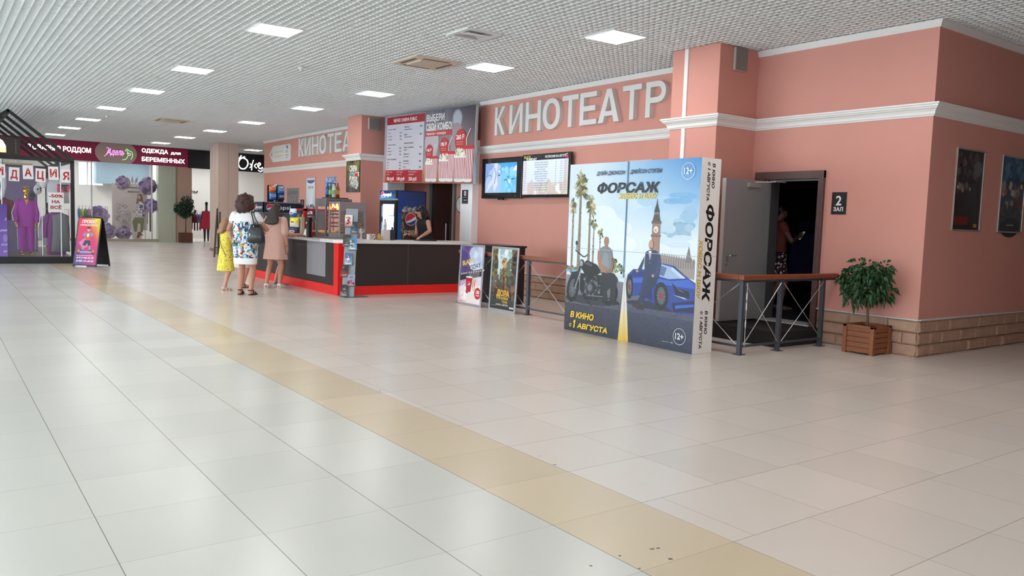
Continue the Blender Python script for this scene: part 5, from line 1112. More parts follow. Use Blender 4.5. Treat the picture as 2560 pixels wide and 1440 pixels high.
# ------------------------------------------------------------------ people
def skinmat(c, name): return mat(c, .55, name=name, noise=.06, nscale=12)
def patterned(name, base, cols, scale, zlo=None, zhi=None, dots=None, rough=.85):
    m, nt, b = newmat(name); N, L = nt.nodes, nt.links
    tc = N.new('ShaderNodeTexCoord'); nz = N.new('ShaderNodeTexNoise'); nz.inputs['Scale'].default_value = scale*.9; L.new(tc.outputs['Object'], nz.inputs['Vector'])
    ad = N.new('ShaderNodeVectorMath'); ad.operation = 'MULTIPLY_ADD'; L.new(nz.outputs['Color'], ad.inputs[0]); ad.inputs[1].default_value = (.09,)*3 if not dots else (0, 0, 0); L.new(tc.outputs['Object'], ad.inputs[2])
    vo = N.new('ShaderNodeTexVoronoi'); vo.inputs['Scale'].default_value = scale; L.new(ad.outputs[0], vo.inputs['Vector'])
    sp = N.new('ShaderNodeSeparateColor'); L.new(vo.outputs['Color'], sp.inputs[0])
    cr = N.new('ShaderNodeValToRGB'); cr.color_ramp.interpolation = 'CONSTANT'; els = cr.color_ramp.elements
    for i, c in enumerate(cols):
        e = els[i] if i < 2 else els.new(i/len(cols)); e.position = i/len(cols); e.color = (*lin(c), 1)
    L.new(sp.outputs[0], cr.inputs[0])
    mx = N.new('ShaderNodeMix'); mx.data_type = 'RGBA'; mx.inputs[6].default_value = (*lin(base), 1); L.new(cr.outputs[0], mx.inputs[7])
    def op(o, a, c):
        n = N.new('ShaderNodeMath'); n.operation = o
        for i, q in enumerate((a, c)):
            if isinstance(q, (int, float)): n.inputs[i].default_value = q
            else: L.new(q, n.inputs[i])
        return n.outputs[0]
    fac = op('LESS_THAN', vo.outputs['Distance'], dots) if dots else op('GREATER_THAN', sp.outputs[1], .02)
    if zlo is not None:
        s = N.new('ShaderNodeSeparateXYZ'); L.new(tc.outputs['Object'], s.inputs[0])
        fac = op('MULTIPLY', fac, op('MULTIPLY', op('GREATER_THAN', s.outputs[2], zlo), op('LESS_THAN', s.outputs[2], zhi)))
    L.new(fac, mx.inputs[0]); L.new(mx.outputs[2], b.inputs['Base Color']); b.inputs['Roughness'].default_value = rough
    return m
def capsule(mb, a, b, ra, rb, n=12):
    a, b = Vector(a), Vector(b)
    if (b-a).length > 1e-5: mb.tube([a, b], [ra, rb], n)
    mb.ell(a, ra*1.002, n); mb.ell(b, rb*1.002, n)
def limb(mb, pts, rad):
    for i in range(len(pts)-1): capsule(mb, pts[i], pts[i+1], rad[i], rad[i+1])
def ik(sh, w, pole, l1, l2):
    sh, w = Vector(sh), Vector(w); d = w-sh; D = min(d.length, (l1+l2)*.995); d = d.normalized(); w = sh+d*D
    a = (l1*l1-l2*l2+D*D)/(2*D); h = math.sqrt(max(0, l1*l1-a*a)); p = Vector(pole); p = (p-d*p.dot(d)).normalized()
    return sh+d*a+p*h, w
def hand(mb, w, d, n, side, s, curl=.5):
    """palm, four jointed fingers of unequal length, and a thumb off the side of the palm"""
    d, n = Vector(d).normalized(), Vector(n); n = (n-d*n.dot(d)).normalized(); x = d.cross(n)*side
    m = Matrix((x, n, d)).transposed()
    mb.ell(w+d*.045*s, (.04*s, .015*s, .05*s), 12, m); mb.ell(w+d*.07*s, (.042*s, .014*s, .028*s), 12, m)
    for k, (o, L) in enumerate(((-.031, .058), (-.011, .073), (.011, .078), (.031, .068))):
        p = w+d*(.083+.006*(k in (1, 2)))*s+x*o*s; a = .15
        for j, f in enumerate((.45, .32, .25)):
            a += curl*(.5+.3*j); q = p+(d*math.cos(a)-n*math.sin(a))*L*f*s; capsule(mb, p, q, (.0088-.0008*j)*s, (.0082-.0008*j)*s, 8); p = q
    p = w+d*.028*s+x*.03*s; q = p+(d*.55+x*.62-n*.35).normalized()*.042*s; r_ = q+(d*.85+x*.15-n*.4).normalized()*.03*s
    capsule(mb, p, q, .0125*s, .0105*s, 8); capsule(mb, q, r_, .0105*s, .009*s, 8)
def ringloft(mb, prof, n=24, e=.85, cap=True):
    """prof: (z, cx, cy, rx, ry) ellipse-like rings"""
    f = lambda v: math.copysign(abs(v)**e, v)
    mb.rings([[(cx+rx*f(math.cos(2*PI*k/n)), cy+ry*f(math.sin(2*PI*k/n)), z) for k in range(n)] for z, cx, cy, rx, ry in prof], cap)
def shoe(mb, an, toe, s, style):
    an, toe = Vector(an), Vector(toe); d = Vector((toe.x-an.x, toe.y-an.y, 0)).normalized(); heel = Vector((an.x, an.y, 0))-d*.045*s; x = Vector((d.y, -d.x, 0))
    L = .255*s; n = 12; rs = []
    for t, w, h in ((0, .026, .055), (.08, .034, .075), (.25, .036, .078 if style == 'sneaker' else .05), (.5, .040, .062 if style == 'sneaker' else .036), (.75, .046, .048 if style == 'sneaker' else .03), (.93, .036, .036), (1., .015, .022)):
        c = heel+d*L*t; w *= s*(1.32 if style == 'sneaker' else 1.15); h *= s*(1.45 if style == 'sneaker' else 1.3); base = an.z-.085*s
        rs.append([c+x*w*math.copysign(abs(math.cos(2*PI*k/n))**.8, math.cos(2*PI*k/n))+Vector((0, 0, base+h/2+h/2*math.copysign(abs(math.sin(2*PI*k/n))**.7, math.sin(2*PI*k/n)))) for k in range(n)])
    mb.rings(rs)
def person(label, loc, face, H, skin, P, hair=None, garments=None, shoes=None, headk=1., name='person', z=0.):
    """P: pose in metres for a 1.70 m figure facing +y"""
    s = H/1.70; t = thing(name, (loc[0], loc[1], z), label, 'person', P.get('group'), math.atan2(-face[0], face[1]))
    V_ = lambda p: Vector(p)*s
    k = P.get('build', 1.); hipz, shz = .90, 1.385
    lean = Vector(P.get('lean', (0, 0, 0))); tw = P.get('twist', 0)
    def up_(p):                                          # shift the upper body by the lean
        p = Vector(p); f = max(0, min(1, (p.z-hipz)/(shz-hipz))); return p+lean*f
    mb = MB()
    tor = [(.80, .10, .085), (.86, .150, .105), (.92, .160, .11), (.99, .145, .10), (1.06, .125, .09), (1.14, .132, .098), (1.24, .15, .108), (1.32, .155, .10), (1.38, .135, .08), (1.42, .07, .06), (1.44, .052, .055)]
    prof = []
    for zz, rx, ry in tor:
        o = up_((0, 0, zz)); prof.append((o.z*s, o.x*s, o.y*s, rx*k*s, ry*k*s))
    ringloft(mb, prof)
    ft = []
    for sd, key in ((-1, 'L'), (1, 'R')):
        hp = V_((sd*.085*k, 0, .87)); an = V_(P.get('ankle'+key, (sd*.095, -.02, .085))); kn = P.get('knee'+key)
        kn = V_(kn) if kn else ik(hp, an, (0, 1, 0), .405*s, .405*s)[0]
        limb(mb, [hp, hp.lerp(kn, .45), kn], [.088*k*s, .074*k*s, .053*s]); limb(mb, [kn, kn.lerp(an, .33)+Vector((0, -.012*s, 0)), an], [.053*s, .055*k*s, .036*s])
        td = Vector(P.get('toe'+key, (sd*.15, 1, 0))).normalized(); toe = an+td*.17*s; toe.z = an.z-.06*s
        capsule(mb, an-td*.03*s-Vector((0, 0, .045*s)), an-Vector((0, 0, .02*s)), .032*s, .036*s); limb(mb, [an-Vector((0, 0, .035*s)), an+td*.09*s-Vector((0, 0, .055*s)), toe-Vector((0, 0, .005*s))], [.035*s, .030*s, .02*s]); ft.append((an, toe))
    for sd, key in ((-1, 'L'), (1, 'R')):
        sh = up_((sd*.165*k, 0, 1.355))*s; w = P.get('wrist'+key, (sd*.24, .02, .85)); pole = P.get('pole'+key, (sd*.35, -1, -.1))
        el, w = ik(sh, V_(w), pole, .29*s, .245*s)
        limb(mb, [sh, sh.lerp(el, .5), el], [.05*k*s, .046*k*s, .038*s]); limb(mb, [el, el.lerp(w, .3), w], [.038*s, .039*s, .025*s])
        fd = (w-el).normalized()*.7+Vector(P.get('hd'+key, (0, 0, -.3))); hand(mb, w, fd, P.get('hn'+key, (sd, 0, 0)), -sd if P.get('thumb'+key) is None else P['thumb'+key], s, P.get('curl'+key, .35))
        P['_el'+key] = el; P['_w'+key] = w; P['_sh'+key] = sh
    hc = up_((0, .015, 1.565)); hc = (hc+Vector(P.get('head', (0, 0, 0))))*s; nk = up_((0, -.005, 1.42))*s
    yw = R(P.get('headyaw', 0)); pt = R(P.get('headpitch', 0)); hm = Matrix.Rotation(yw, 3, 'Z') @ Matrix.Rotation(pt, 3, 'X'); g = s*headk
    capsule(mb, nk-Vector((0, 0, .02*s)), hc-Vector((0, .01*s, .05*s)), .054*s, .05*s)
    hp_ = lambda x, y, zz: hc+hm @ Vector((x, y, zz))*g
    mb.ell(hp_(0, -.01, .03), (.077*g, .095*g, .095*g), 16, hm); mb.ell(hp_(0, .025, -.045), (.058*g, .066*g, .07*g), 14, hm); mb.ell(hp_(0, .065, -.088), (.026*g, .022*g, .02*g), 10, hm)
    capsule(mb, hp_(0, .083, .012), hp_(0, .106, -.03), .010*g, .0145*g, 8); mb.ell(hp_(0, .086, -.062), (.024*g, .012*g, .010*g), 8, hm)
    for sd in (-1, 1): mb.ell(hp_(sd*.078, -.012, -.01), (.012*g, .02*g, .033*g), 10, hm); mb.ell(hp_(sd*.03, .078, .026), (.022*g, .016*g, .008*g), 8, hm)
    body = remesh(mb, 'body', skin, t, .0068*s if H > 1.5 else .006, 2)
    body['label'] = 'bare skin of the figure'
    for sd in (-1, 1):
        MB().ell(hp_(sd*.031, .081, .008), (.0125*g, .008*g, .008*g), 10, hm).build('eye', mat('#ece6e0', .2), t, smooth=True)
        MB().ell(hp_(sd*.031, .0885, .008), (.006*g, .003*g, .006*g), 8, hm).build('iris', mat('#2a1c16', .2), t, smooth=True)
    MB().ell(hp_(0, .096, -.063), (.02*g, .006*g, .0065*g), 8, hm).build('mouth', mat('#a8564e', .5), t, smooth=True)
    ctx = dict(t=t, s=s, V=V_, up=up_, hp=hp_, g=g, hm=hm, P=P, k=k, ft=ft, hc=hc)
    if hair: hair(ctx)
    for fn in garments or (): fn(ctx)
    if shoes:
        c, style, nm, lb = shoes
        for an, toe in ft:
            q = MB()
            if style == 'sandal':
                shoe_ = MB(); d = (toe-an); d.z = 0; d.normalize(); x = Vector((d.y, -d.x, 0)); b0 = Vector((an.x, an.y, an.z-.085*s))
                pts = [(-.06, .022), (-.03, .034), (.06, .036), (.13, .044), (.19, .03), (.205, .0)]
                pl = [b0+d*a*s+x*w*s for a, w in pts]+[b0+d*a*s-x*w*s for a, w in pts[::-1][1:]]
                q.rings([pl, [p_+Vector((0, 0, .016*s)) for p_ in pl]])
                for a, h in ((.105, .052), (.03, .085)): q.tube([b0+d*a*s+x*.04*s+Vector((0, 0, .012)), b0+d*(a+.005)*s+x*.028*s+Vector((0, 0, h*s*.9)), b0+d*(a+.005)*s+Vector((0, 0, h*s)), b0+d*(a+.005)*s-x*.028*s+Vector((0, 0, h*s*.9)), b0+d*a*s-x*.04*s+Vector((0, 0, .012))], .009*s, 6)
                q.tube([an-d*.045*s-x*.03*s, an-d*.05*s, an-d*.045*s+x*.03*s, an+d*.03*s+x*.035*s, an+d*.045*s, an+d*.03*s-x*.035*s, an-d*.045*s-x*.03*s], .008*s, 6)
                q.build(nm, mat(c, .5), t)
            else:
                shoe(q, an, toe, s, style); o = q.build(nm, mat(c, .6), t, smooth=True); m_ = o.modifiers.new('r', 'SUBSURF'); m_.levels = m_.render_levels = 1
                b0 = MB(); d = (toe-an); d.z = 0; d.normalize(); x = Vector((d.y, -d.x, 0)); c0 = Vector((an.x, an.y, an.z-.085*s)); pl = [c0+d*(.082+.135*math.cos(2*PI*i/20))*s+x*.044*s*math.sin(2*PI*i/20)*(1+.15*math.cos(2*PI*i/20)) for i in range(20)]
                b0.rings([pl, [p_+Vector((0, 0, .02*s)) for p_ in pl]]).build('shoe_sole', mat('#dedbd6', .6), o)
    return ctx
def dress(name, m, hem, neck, flare, rx=1.1, sleeves=None, waist=1., straps=False, label=None, wob=.0, shl=.172, vox=.009):
    def fn(c):
        s, k, mb = c['s'], c['k'], MB(); pr = []
        base = [(neck, .085, .062), (neck-.02, .12, .075), (1.36, shl-.02, .088), (1.31, shl, .11), (1.24, .165, .118), (1.14, .15*waist, .112), (1.06, .145*waist, .106), (.99, .16*waist, .115), (.90, .178, .125), (.80, .178+flare*.25, .128+flare*.25)]
        base = [b for b in base if b[0] > hem+.03]+[(hem, .178+flare*max(0, (.9-hem))/.4, .128+flare*max(0, (.9-hem))/.4)]
        n = 36; rs = []
        for zz, a, b in base:
            o = c['up']((0, 0, zz)); wv = wob*max(0, min(1, (1.0-zz)/.4))
            rs.append([(o.x*s+(a*rx*k+wv*math.sin(k_*5*2*PI/n+.6))*s*math.copysign(abs(math.cos(2*PI*k_/n))**.9, math.cos(2*PI*k_/n)), o.y*s+(b*rx*k+wv*math.cos(k_*7*2*PI/n))*s*math.copysign(abs(math.sin(2*PI*k_/n))**.9, math.sin(2*PI*k_/n)), o.z*s) for k_ in range(n)])
        mb.rings(rs)
        if sleeves:
            for key in 'LR':
                sh, el = c['P']['_sh'+key], c['P']['_el'+key]; e = sh.lerp(el, sleeves[0]); capsule(mb, sh, e-(e-sh)*.05, sleeves[1]*s, sleeves[2]*s, 14)
        if straps:
            for sd in (-1, 1):
                a = c['up']((sd*.09, -.07, 1.36))*s; b_ = c['up']((sd*.1, 0, 1.415))*s; d = c['up']((sd*.09, .08, 1.34))*s; mb.tube([a, b_, d], .02*s, 8)
        o = remesh(mb, name, m, c['t'], vox*s, 3)
        if label: o['label'] = label
    return fn
def hairball(m, blobs, vox=.009, smooth=1, label=None, jit=0., seed=0):
    def fn(c):
        rnd = random.Random(seed); mb = MB()
        for x, y, z, rx, ry, rz in blobs: mb.ell(c['hp'](x, y, z), (rx*c['g'], ry*c['g'], rz*c['g']), 14, c['hm'])
        if jit:
            for i in range(240):
                x, y, z, rx, ry, rz = rnd.choice(blobs); v = Vector((rnd.gauss(0, 1), rnd.gauss(0, 1), rnd.gauss(0, 1))).normalized(); mb.ell(c['hp'](x+v.x*rx, y+v.y*ry, z+v.z*rz), rnd.uniform(.4, 1)*jit, 6)
        o = remesh(mb, 'hair', m, c['t'], vox, smooth)
        if label: o['label'] = label
    return fn
def strap(pts, r, m, name='strap'):
    def fn(c): MB().tube([c['up'](p)*c['s'] for p in pts], r*c['s'], 6).build(name, m, c['t'])
    return fn
def held(name, size, m, at, label, cat, rz=(0, 0, 0)):
    """a thing held in a hand: top level, placed in the world"""
    def fn(c):
        t = c['t']; bpy.context.view_layer.update(); w = t.matrix_basis @ (c['V'](at)); o = MB().box((-size[0]/2, -size[1]/2, -size[2]/2), (size[0]/2, size[1]/2, size[2]/2)).build(name, m, None, bevel=.004)
        o.matrix_basis = Matrix.Translation(w) @ Matrix.Rotation(t.rotation_euler.z, 4, 'Z') @ Matrix.Rotation(rz[0], 4, 'X'); tag(o, label, cat)
    return fn
SK1, SK2, SK3 = skinmat('#cf9c86', 'skin_light'), skinmat('#bd8770', 'skin_tan'), skinmat('#c48c74', 'skin_mid')
HB, HD, HBL, HBK = mat('#3c1812', .6, noise=.3, nscale=60, bump=.6), mat('#2a1c17', .5, noise=.35, nscale=40, bump=.3), mat('#9a7458', .6, noise=.35, nscale=40, bump=.3), mat('#17151a', .45, noise=.3, nscale=40, bump=.3)

# woman with auburn curls, printed dress and black shoulder bag
FLOR = patterned('floral_dress_cloth', '#ebe8ea', ['#e9e6e8', '#3f9aa8', '#e9e6e8', '#c8a256', '#35508c', '#ebe8ea', '#8fc0c8', '#2a2c3c', '#9c3a3c', '#e4e2e6', '#4f86a8', '#d9dfe4'], 26, .66, 1.30)
curls = [(0, -.03, .05, .125, .13, .115), (-.07, -.04, -.03, .085, .1, .11), (.07, -.04, -.03, .085, .1, .11), (0, -.08, -.03, .12, .075, .13), (0, -.07, -.12, .1, .06, .06), (0, .03, .09, .1, .08, .06)]
def shoulderbag(c):
    s = c['s']; t = c['t']; bpy.context.view_layer.update(); W_ = lambda p: t.matrix_basis @ (Vector(p)*s)
    b = thing('shoulder_bag', W_((.23, -.12, .90)), 'black leather shoulder bag hanging at the curly haired woman', 'bag', None, t.rotation_euler.z)
    q = MB(); rs = []
    for z, a, d in ((0, .12, .05), (.03, .155, .075), (.14, .15, .075), (.26, .115, .05), (.33, .08, .03)):
        rs.append([(a*math.copysign(abs(math.cos(2*PI*k/20))**.7, math.cos(2*PI*k/20)), d*math.copysign(abs(math.sin(2*PI*k/20))**.8, math.sin(2*PI*k/20)), z) for k in range(20)])
    q.rings(rs); o = q.build('bag_body', mat('#1c1c20', .4, coat=.2), b, smooth=True)
    L_ = lambda p: Vector(p)-Vector((.23, -.12, .90))*s
    for dx in (-.02, .02): MB().tube([(dx*2, .0, .32), Vector((-.06+dx, .03, .45)), Vector((-.09+dx, .05, .53)), Vector((-.10+dx, .10, .565)), Vector((-.09+dx, .16, .5)), (dx*2-.02, .04, .31)], .009, 6).build('strap', mat('#1a1a1e', .45), b)
    MB().tube([(-.03, -.05, .28), (-.03, -.055, .31)], .008, 8).build('buckle', STEEL, b)
    MB().box((-.09, -.08, .13), (-.08, -.076, .17)).build('zip_puller', STEEL, b)
person('woman with curly auburn hair in a floral dress, standing with her back turned', (4.53, 14.28), (.62, .78), 1.755, SK2,
       dict(build=1.12, ankleL=(-.09, .0, .085), ankleR=(.11, -.03, .085), wristL=(-.16, .26, 1.12), wristR=(.14, .27, 1.17), poleL=(-.9, -.4, -.6), poleR=(.95, -.3, -.6), hdL=(.5, .3, .2), hdR=(-.5, .3, .2), hnL=(0, 0, -1), hnR=(0, 0, -1), curlL=.6, curlR=.6, headyaw=-12, headpitch=-12),
       hairball(HB, curls, .01, 1, 'auburn curls', .03, 3), [dress('dress', FLOR, .53, 1.42, -.02, 1.1, (.32, .078, .072), 1.14, label='white dress with a blue, red and gold floral print'), shoulderbag], ('#2a1c1a', 'sandal', 'sandal', ''))
# girl in the yellow dress
YEL = patterned('dotted_yellow_cloth', '#eed95a', ['#2f6a4a', '#b8432e', '#2c4c74', '#7a2a2a', '#2a2620', '#c87a2a'], 30, dots=.25)
kid = [(0, -.02, .045, .088, .104, .09), (-.06, -.035, -.06, .04, .07, .11), (.06, -.04, -.06, .04, .065, .11), (0, -.075, -.08, .085, .045, .13), (-.03, -.07, -.18, .07, .04, .06), (.04, -.07, -.17, .05, .04, .06), (0, .05, .085, .07, .05, .035)]
person('small girl in a yellow dotted sundress holding a phone', (4.40, 15.02), (.90, .25), 1.345, SK1,
       dict(build=.92, ankleL=(-.08, .04, .085), ankleR=(.09, -.09, .085), wristL=(-.08, .27, 1.10), wristR=(.06, .28, 1.12), poleL=(-.7, -.4, -.8), poleR=(.7, -.4, -.8), hdL=(.2, .6, .3), hdR=(-.2, .6, .3), hnL=(.3, 0, -1), hnR=(-.3, 0, -1), curlL=.8, curlR=.8, headpitch=-20),
       hairball(HBL, kid, .008, 2, 'light brown shoulder-length hair'), [dress('sundress', YEL, .48, 1.40, .05, 1.08, None, 1.02, True, 'yellow cotton with small coloured dots', .012), strap([(-.12, -.08, 1.40), (-.03, -.135, 1.2), (.08, -.135, 1.0), (.16, -.10, .85)], .007, mat('#4a2a1e', .6)),
        held('mobile_phone', (.075, .012, .15), mat('#2a1c1a', .3), (-.01, .37, 1.16), 'dark mobile phone in the hands of the girl in yellow', 'phone', (-.6, 0, 0))], ('#e6e0d6', 'sandal', 'sandal', ''), 1.14)
# young woman in the pink tunic
PNK = mat('#d3a99c', .9, noise=.06, nscale=60, name='dusty_pink_cloth')
straight = [(0, -.02, .04, .086, .102, .092), (0, -.075, -.05, .09, .05, .14), (0, -.09, -.15, .125, .045, .12), (-.06, -.05, -.08, .04, .055, .14), (.06, -.05, -.08, .04, .055, .14), (-.01, -.10, -.23, .15, .04, .085), (-.02, -.105, -.275, .155, .035, .06), (0, .03, .085, .07, .07, .04)]
person('young woman with long straight brown hair in a dusty pink tunic dress', (5.47, 15.40), (.70, .71), 1.665, SK3,
       dict(build=.98, ankleL=(-.14, -.10, .085), kneeL=(-.11, .0, .47), ankleR=(.10, -.02, .085), wristL=(-.16, .28, 1.08), wristR=(.26, -.02, .80), poleL=(-.8, -.5, -.5), hdL=(.4, .4, 0), hnL=(0, 0, -1), hnR=(1, 0, 0), curlR=.35, curlL=.5, headpitch=-14),
       hairball(HD, straight, .008, 2, 'long straight dark brown hair'), [dress('tunic', PNK, .58, 1.43, .05, 1.16, (.86, .078, .078), 1.2, label='dusty pink tunic with elbow sleeves', wob=.008), strap([(.12, -.06, 1.42), (0, -.15, 1.28), (-.14, -.12, 1.12)], .006, mat('#dcc6b8', .7)), lambda c: MB().tube([c['P']['_wR']+Vector((.027*math.cos(a*PI/6), .027*math.sin(a*PI/6), .02)) for a in range(13)], .005, 5).build('bracelet', DARK, c['t'])], ('#e6e2de', 'sneaker', 'sneaker', ''))
# child mostly hidden behind her, reaching over the bar
SHORT = mat('#c9bfb4', .9, noise=.06, nscale=50)
def shorts(m, hem=.60):
    def fn(c):
        s, mb = c['s'], MB(); ringloft(mb, [(.80*s, 0, 0, .13*s, .11*s), (.9*s, 0, 0, .165*s, .12*s), (1.0*s, 0, 0, .155*s, .11*s)])
        for an, toe, key in ((*c['ft'][0], 'L'), (*c['ft'][1], 'R')):
            sd = -1 if key == 'L' else 1; hp = Vector((sd*.085, 0, .88))*s; kn = hp.lerp(an, .36); mb.tube([hp, kn], [.1*s, .105*s], 16)
        remesh(mb, 'shorts', m, c['t'], .009, 2)
    return fn
person('boy in pale shorts and blue shoes at the bar, mostly hidden', (5.74, 16.02), (1, -.12), 1.47, SK3,
       dict(build=.95, ankleL=(-.1, -.03, .085), ankleR=(.12, .03, .085), wristL=(-.12, .38, 1.16), wristR=(.28, .46, 1.22), poleL=(-.6, -.2, -.8), poleR=(.6, -.2, -.8), hdR=(.2, .5, -.3), hdL=(.2, .5, 0), hnR=(0, 0, 1), hnL=(0, 0, 1)),
       hairball(HD, [(0, -.02, .045, .085, .102, .088), (0, -.06, -.03, .08, .05, .06)], .009, 2), [dress('t_shirt', mat('#c8b9ae', .9), .86, 1.43, 0, 1.05, (.45, .07, .068)), shorts(SHORT)], ('#5f8fc0', 'slip', 'canvas_shoe', ''))
# woman hidden behind the curly haired one
person('woman in a pale pink dress, almost hidden behind the curly haired woman', (4.93, 15.68), (.9, .2), 1.58, SK1,
       dict(ankleL=(-.09, .0, .085), ankleR=(.1, -.06, .085), wristL=(-.14, .25, 1.1), wristR=(.14, .25, 1.1), hdL=(.3, .3, 0), hdR=(-.3, .3, 0)),
       hairball(HBL, [(0, -.02, .045, .085, .104, .09), (0, -.07, -.04, .085, .05, .12)], .009, 2), [dress('dress', mat('#e3cdc6', .9), .42, 1.42, .03, 1.08, (.35, .075, .07))], ('#6a4434', 'sandal', 'sandal', ''))
# cashier behind the bar
BLKC = mat('#18171a', .8, name='black_cloth')
bob = [(0, -.03, .045, .09, .108, .095), (0, -.075, -.04, .09, .06, .13), (0, -.085, -.15, .085, .055, .1), (-.068, -.0, -.03, .03, .07, .11), (.068, -.0, -.03, .03, .07, .11), (-.062, .04, -.08, .022, .035, .08), (.062, .04, -.08, .022, .035, .08), (0, .04, .085, .07, .06, .04)]
person('cashier with long black hair in a black sleeveless top leaning on the bar', (8.49, 14.74), (-.95, -.12), 1.76, SK2,
       dict(build=1.0, lean=(0, .12, -.02), wristL=(-.40, .44, 1.06), wristR=(.1, .38, 1.08), poleL=(-.2, -.8, .2), hdL=(-.1, .4, -.1), hnL=(0, 0, 1), hnR=(0, 0, 1), hdR=(0, .5, 0), headpitch=-28, head=(0, .03, -.02), curlL=.25),
       hairball(HBK, bob, .009, 2, 'long black hair hiding the face'), [dress('sleeveless_top', BLKC, .84, 1.42, 0, 1.06, None, 1.05, True), lambda c: (lambda o: None)(MB().tube([(sd*.09*c['s'], 0, .85*c['s']) for sd in (-1, 1)], .1, 8).build('waistband', BLKC, c['t'])), shorts(BLKC), lambda c: MB().tube([c['P']['_wL']+Vector((.0, .026*math.cos(a*PI/6), .026*math.sin(a*PI/6))) for a in range(13)], .006, 5).build('wristband', mat('#e6e2de', .4), c['t'])], ('#202024', 'slip', 'shoe', ''))
# visitor in the doorway of the auditorium
SKRT = patterned('floral_skirt_cloth', '#2a1f2c', ['#c9a0a4', '#2a1f2c', '#e0d0cc', '#7a2c3a', '#2a1f2c', '#d8c8cc', '#40304a'], 24, dots=.5)
bun_ = [(0, -.02, .045, .085, .104, .088), (0, -.06, -.02, .078, .06, .08), (0, -.12, .05, .045, .045, .045)]
def skirt(c):
    s, mb = c['s'], MB(); ringloft(mb, [(.50*s, 0, 0, .2*s, .16*s), (.8*s, 0, 0, .185*s, .135*s), (.92*s, 0, 0, .178*s, .13*s), (1.03*s, 0, 0, .145*s, .11*s)]); remesh(mb, 'skirt', SKRT, c['t'], .009, 1)
person('woman in a coral top and floral skirt looking at her phone inside the dark doorway', (10.95, 7.86), (.81, -.59), 1.68, skinmat('#8f6250', 'skin_brown'),
       dict(ankleL=(-.08, -.04, .085), ankleR=(.09, .06, .085), wristL=(-.05, .27, 1.14), wristR=(.08, .27, 1.16), poleL=(-.8, -.3, -.6), poleR=(.8, -.3, -.6), hdL=(.2, .5, .3), hdR=(-.2, .5, .3), hnL=(.3, 0, -1), hnR=(-.3, 0, -1), curlL=.7, curlR=.7, headpitch=-14),
       hairball(HBK, bun_, .009, 2, 'dark hair tied in a bun'), [dress('top', mat('#8f4338', .85), .93, 1.42, 0, 1.06, (.3, .075, .07)), skirt, held('mobile_phone', (.07, .012, .145), mat('#c9ced6', .3, emit=.15), (.01, .37, 1.2), 'phone held by the woman in the dark doorway', 'phone', (-.5, 0, 0))], ('#3a2a26', 'sandal', 'sandal', ''), z=.2)
# ------------------------------------------------------------------ black kiosk on the left
KB = mat('#1b1b1e', .5, name='kiosk_black')
KY = 23.4
t = thing('kiosk', (0, 0, 0), 'black framed glass clothing kiosk with open gabled rafters', 'kiosk')
X0, X1, Y1 = .2, 3.04, 29.0
pl = MB().box((X0, KY-.03, 0), (X1, Y1, .17)).build('plinth', KB, t, bevel=.004)
MB().box((X0+.04, KY+.02, .17), (X1-.04, Y1-.04, .178)).build('kiosk_deck', mat('#6d5a50', .6, noise=.2, nscale=6), t)
for x in (X0, X1-.085):
    for y in (KY-.02, 26.2, Y1-.09): MB().box((x, y, .17), (x+.085, y+.085, 2.6)).build('post', KB, t)
MB().box((X0, KY-.02, 2.58), (X1, KY+.07, 2.675)).box((X0, Y1-.09, 2.58), (X1, Y1, 2.675)).box((X0, KY+.07, 2.58), (X0+.09, Y1-.09, 2.675)).box((X1-.09, KY+.07, 2.58), (X1, Y1-.09, 2.675)).build('beam', KB, t)
for i in range(5):
    y = KY+.02+i*1.3
    MB().bar((X1-.02, y, 2.63), (1.61, y, 3.77), .07, .09, (0, 1, 0)).bar((X0+.02, y, 2.63), (1.63, y, 3.77), .07, .09, (0, 1, 0)).build('rafter', KB, t)
MB().box((1.58, KY, 3.70), (1.66, Y1-.1, 3.78)).build('ridge', KB, t)
MB().box((X0+.09, KY, .18), (X1-.09, KY+.008, 2.58)).box((X1-.05, KY+.09, .18), (X1-.042, 26.2, 2.58)).build('pane', GLASS, t)
for x in (1.46, 2.735): MB().tube([(x, KY+.035, .17), (x, KY+.035, 2.58)], .014, 8).build('rod', STEEL, t)
MB().box((X0+.1, 25.6, .18), (2.42, 25.66, 2.5)).build('back_panel', mat('#6f5c80', .8, noise=.08, nscale=3), t)
mb = MB()
for k in range(3): mb.box((X0+.1, 24.2+k*.3, 2.5), (2.2, 24.23+k*.3, 2.53))
mb.build('ceiling_slat', mat('#b39a78', .5), t)
sg = thing('kiosk_sign', (1.2, KY-.05, 2.68), 'dark brown kiosk sign box with a glowing white and yellow logo', 'sign')
f = inv(sg, SOUTH(.5, KY-.045, 2.68)); MB().prism([(0, 0), (1.36, 0), (1.36, .42), (0, .42)], f @ Matrix.Translation((0, 0, -.02)), .04).build('board', mat('#2c221e', .5), sg)
p = Print(f @ Matrix.Translation((0, 0, .02)), 1.36, .42); p.ell(.84, .24, .19, .15, '#fff8e8', n=24); p.ell(.94, .18, .12, .12, '#fffdf6', n=20); p.poly([(.75, .05), (1.06, .05), (1.06, .15), (.98, .12), (.9, .18)], '#ffe27a'); p.done('logo', M_LIT, sg)
p = Print(f @ Matrix.Translation((0, 0, .021)), 1.36, .42)
for k in range(5): p.rect(1.26, .05+k*.07, 1.27, .09+k*.07, '#a89a8a')
p.done('dashed_border', None, sg)

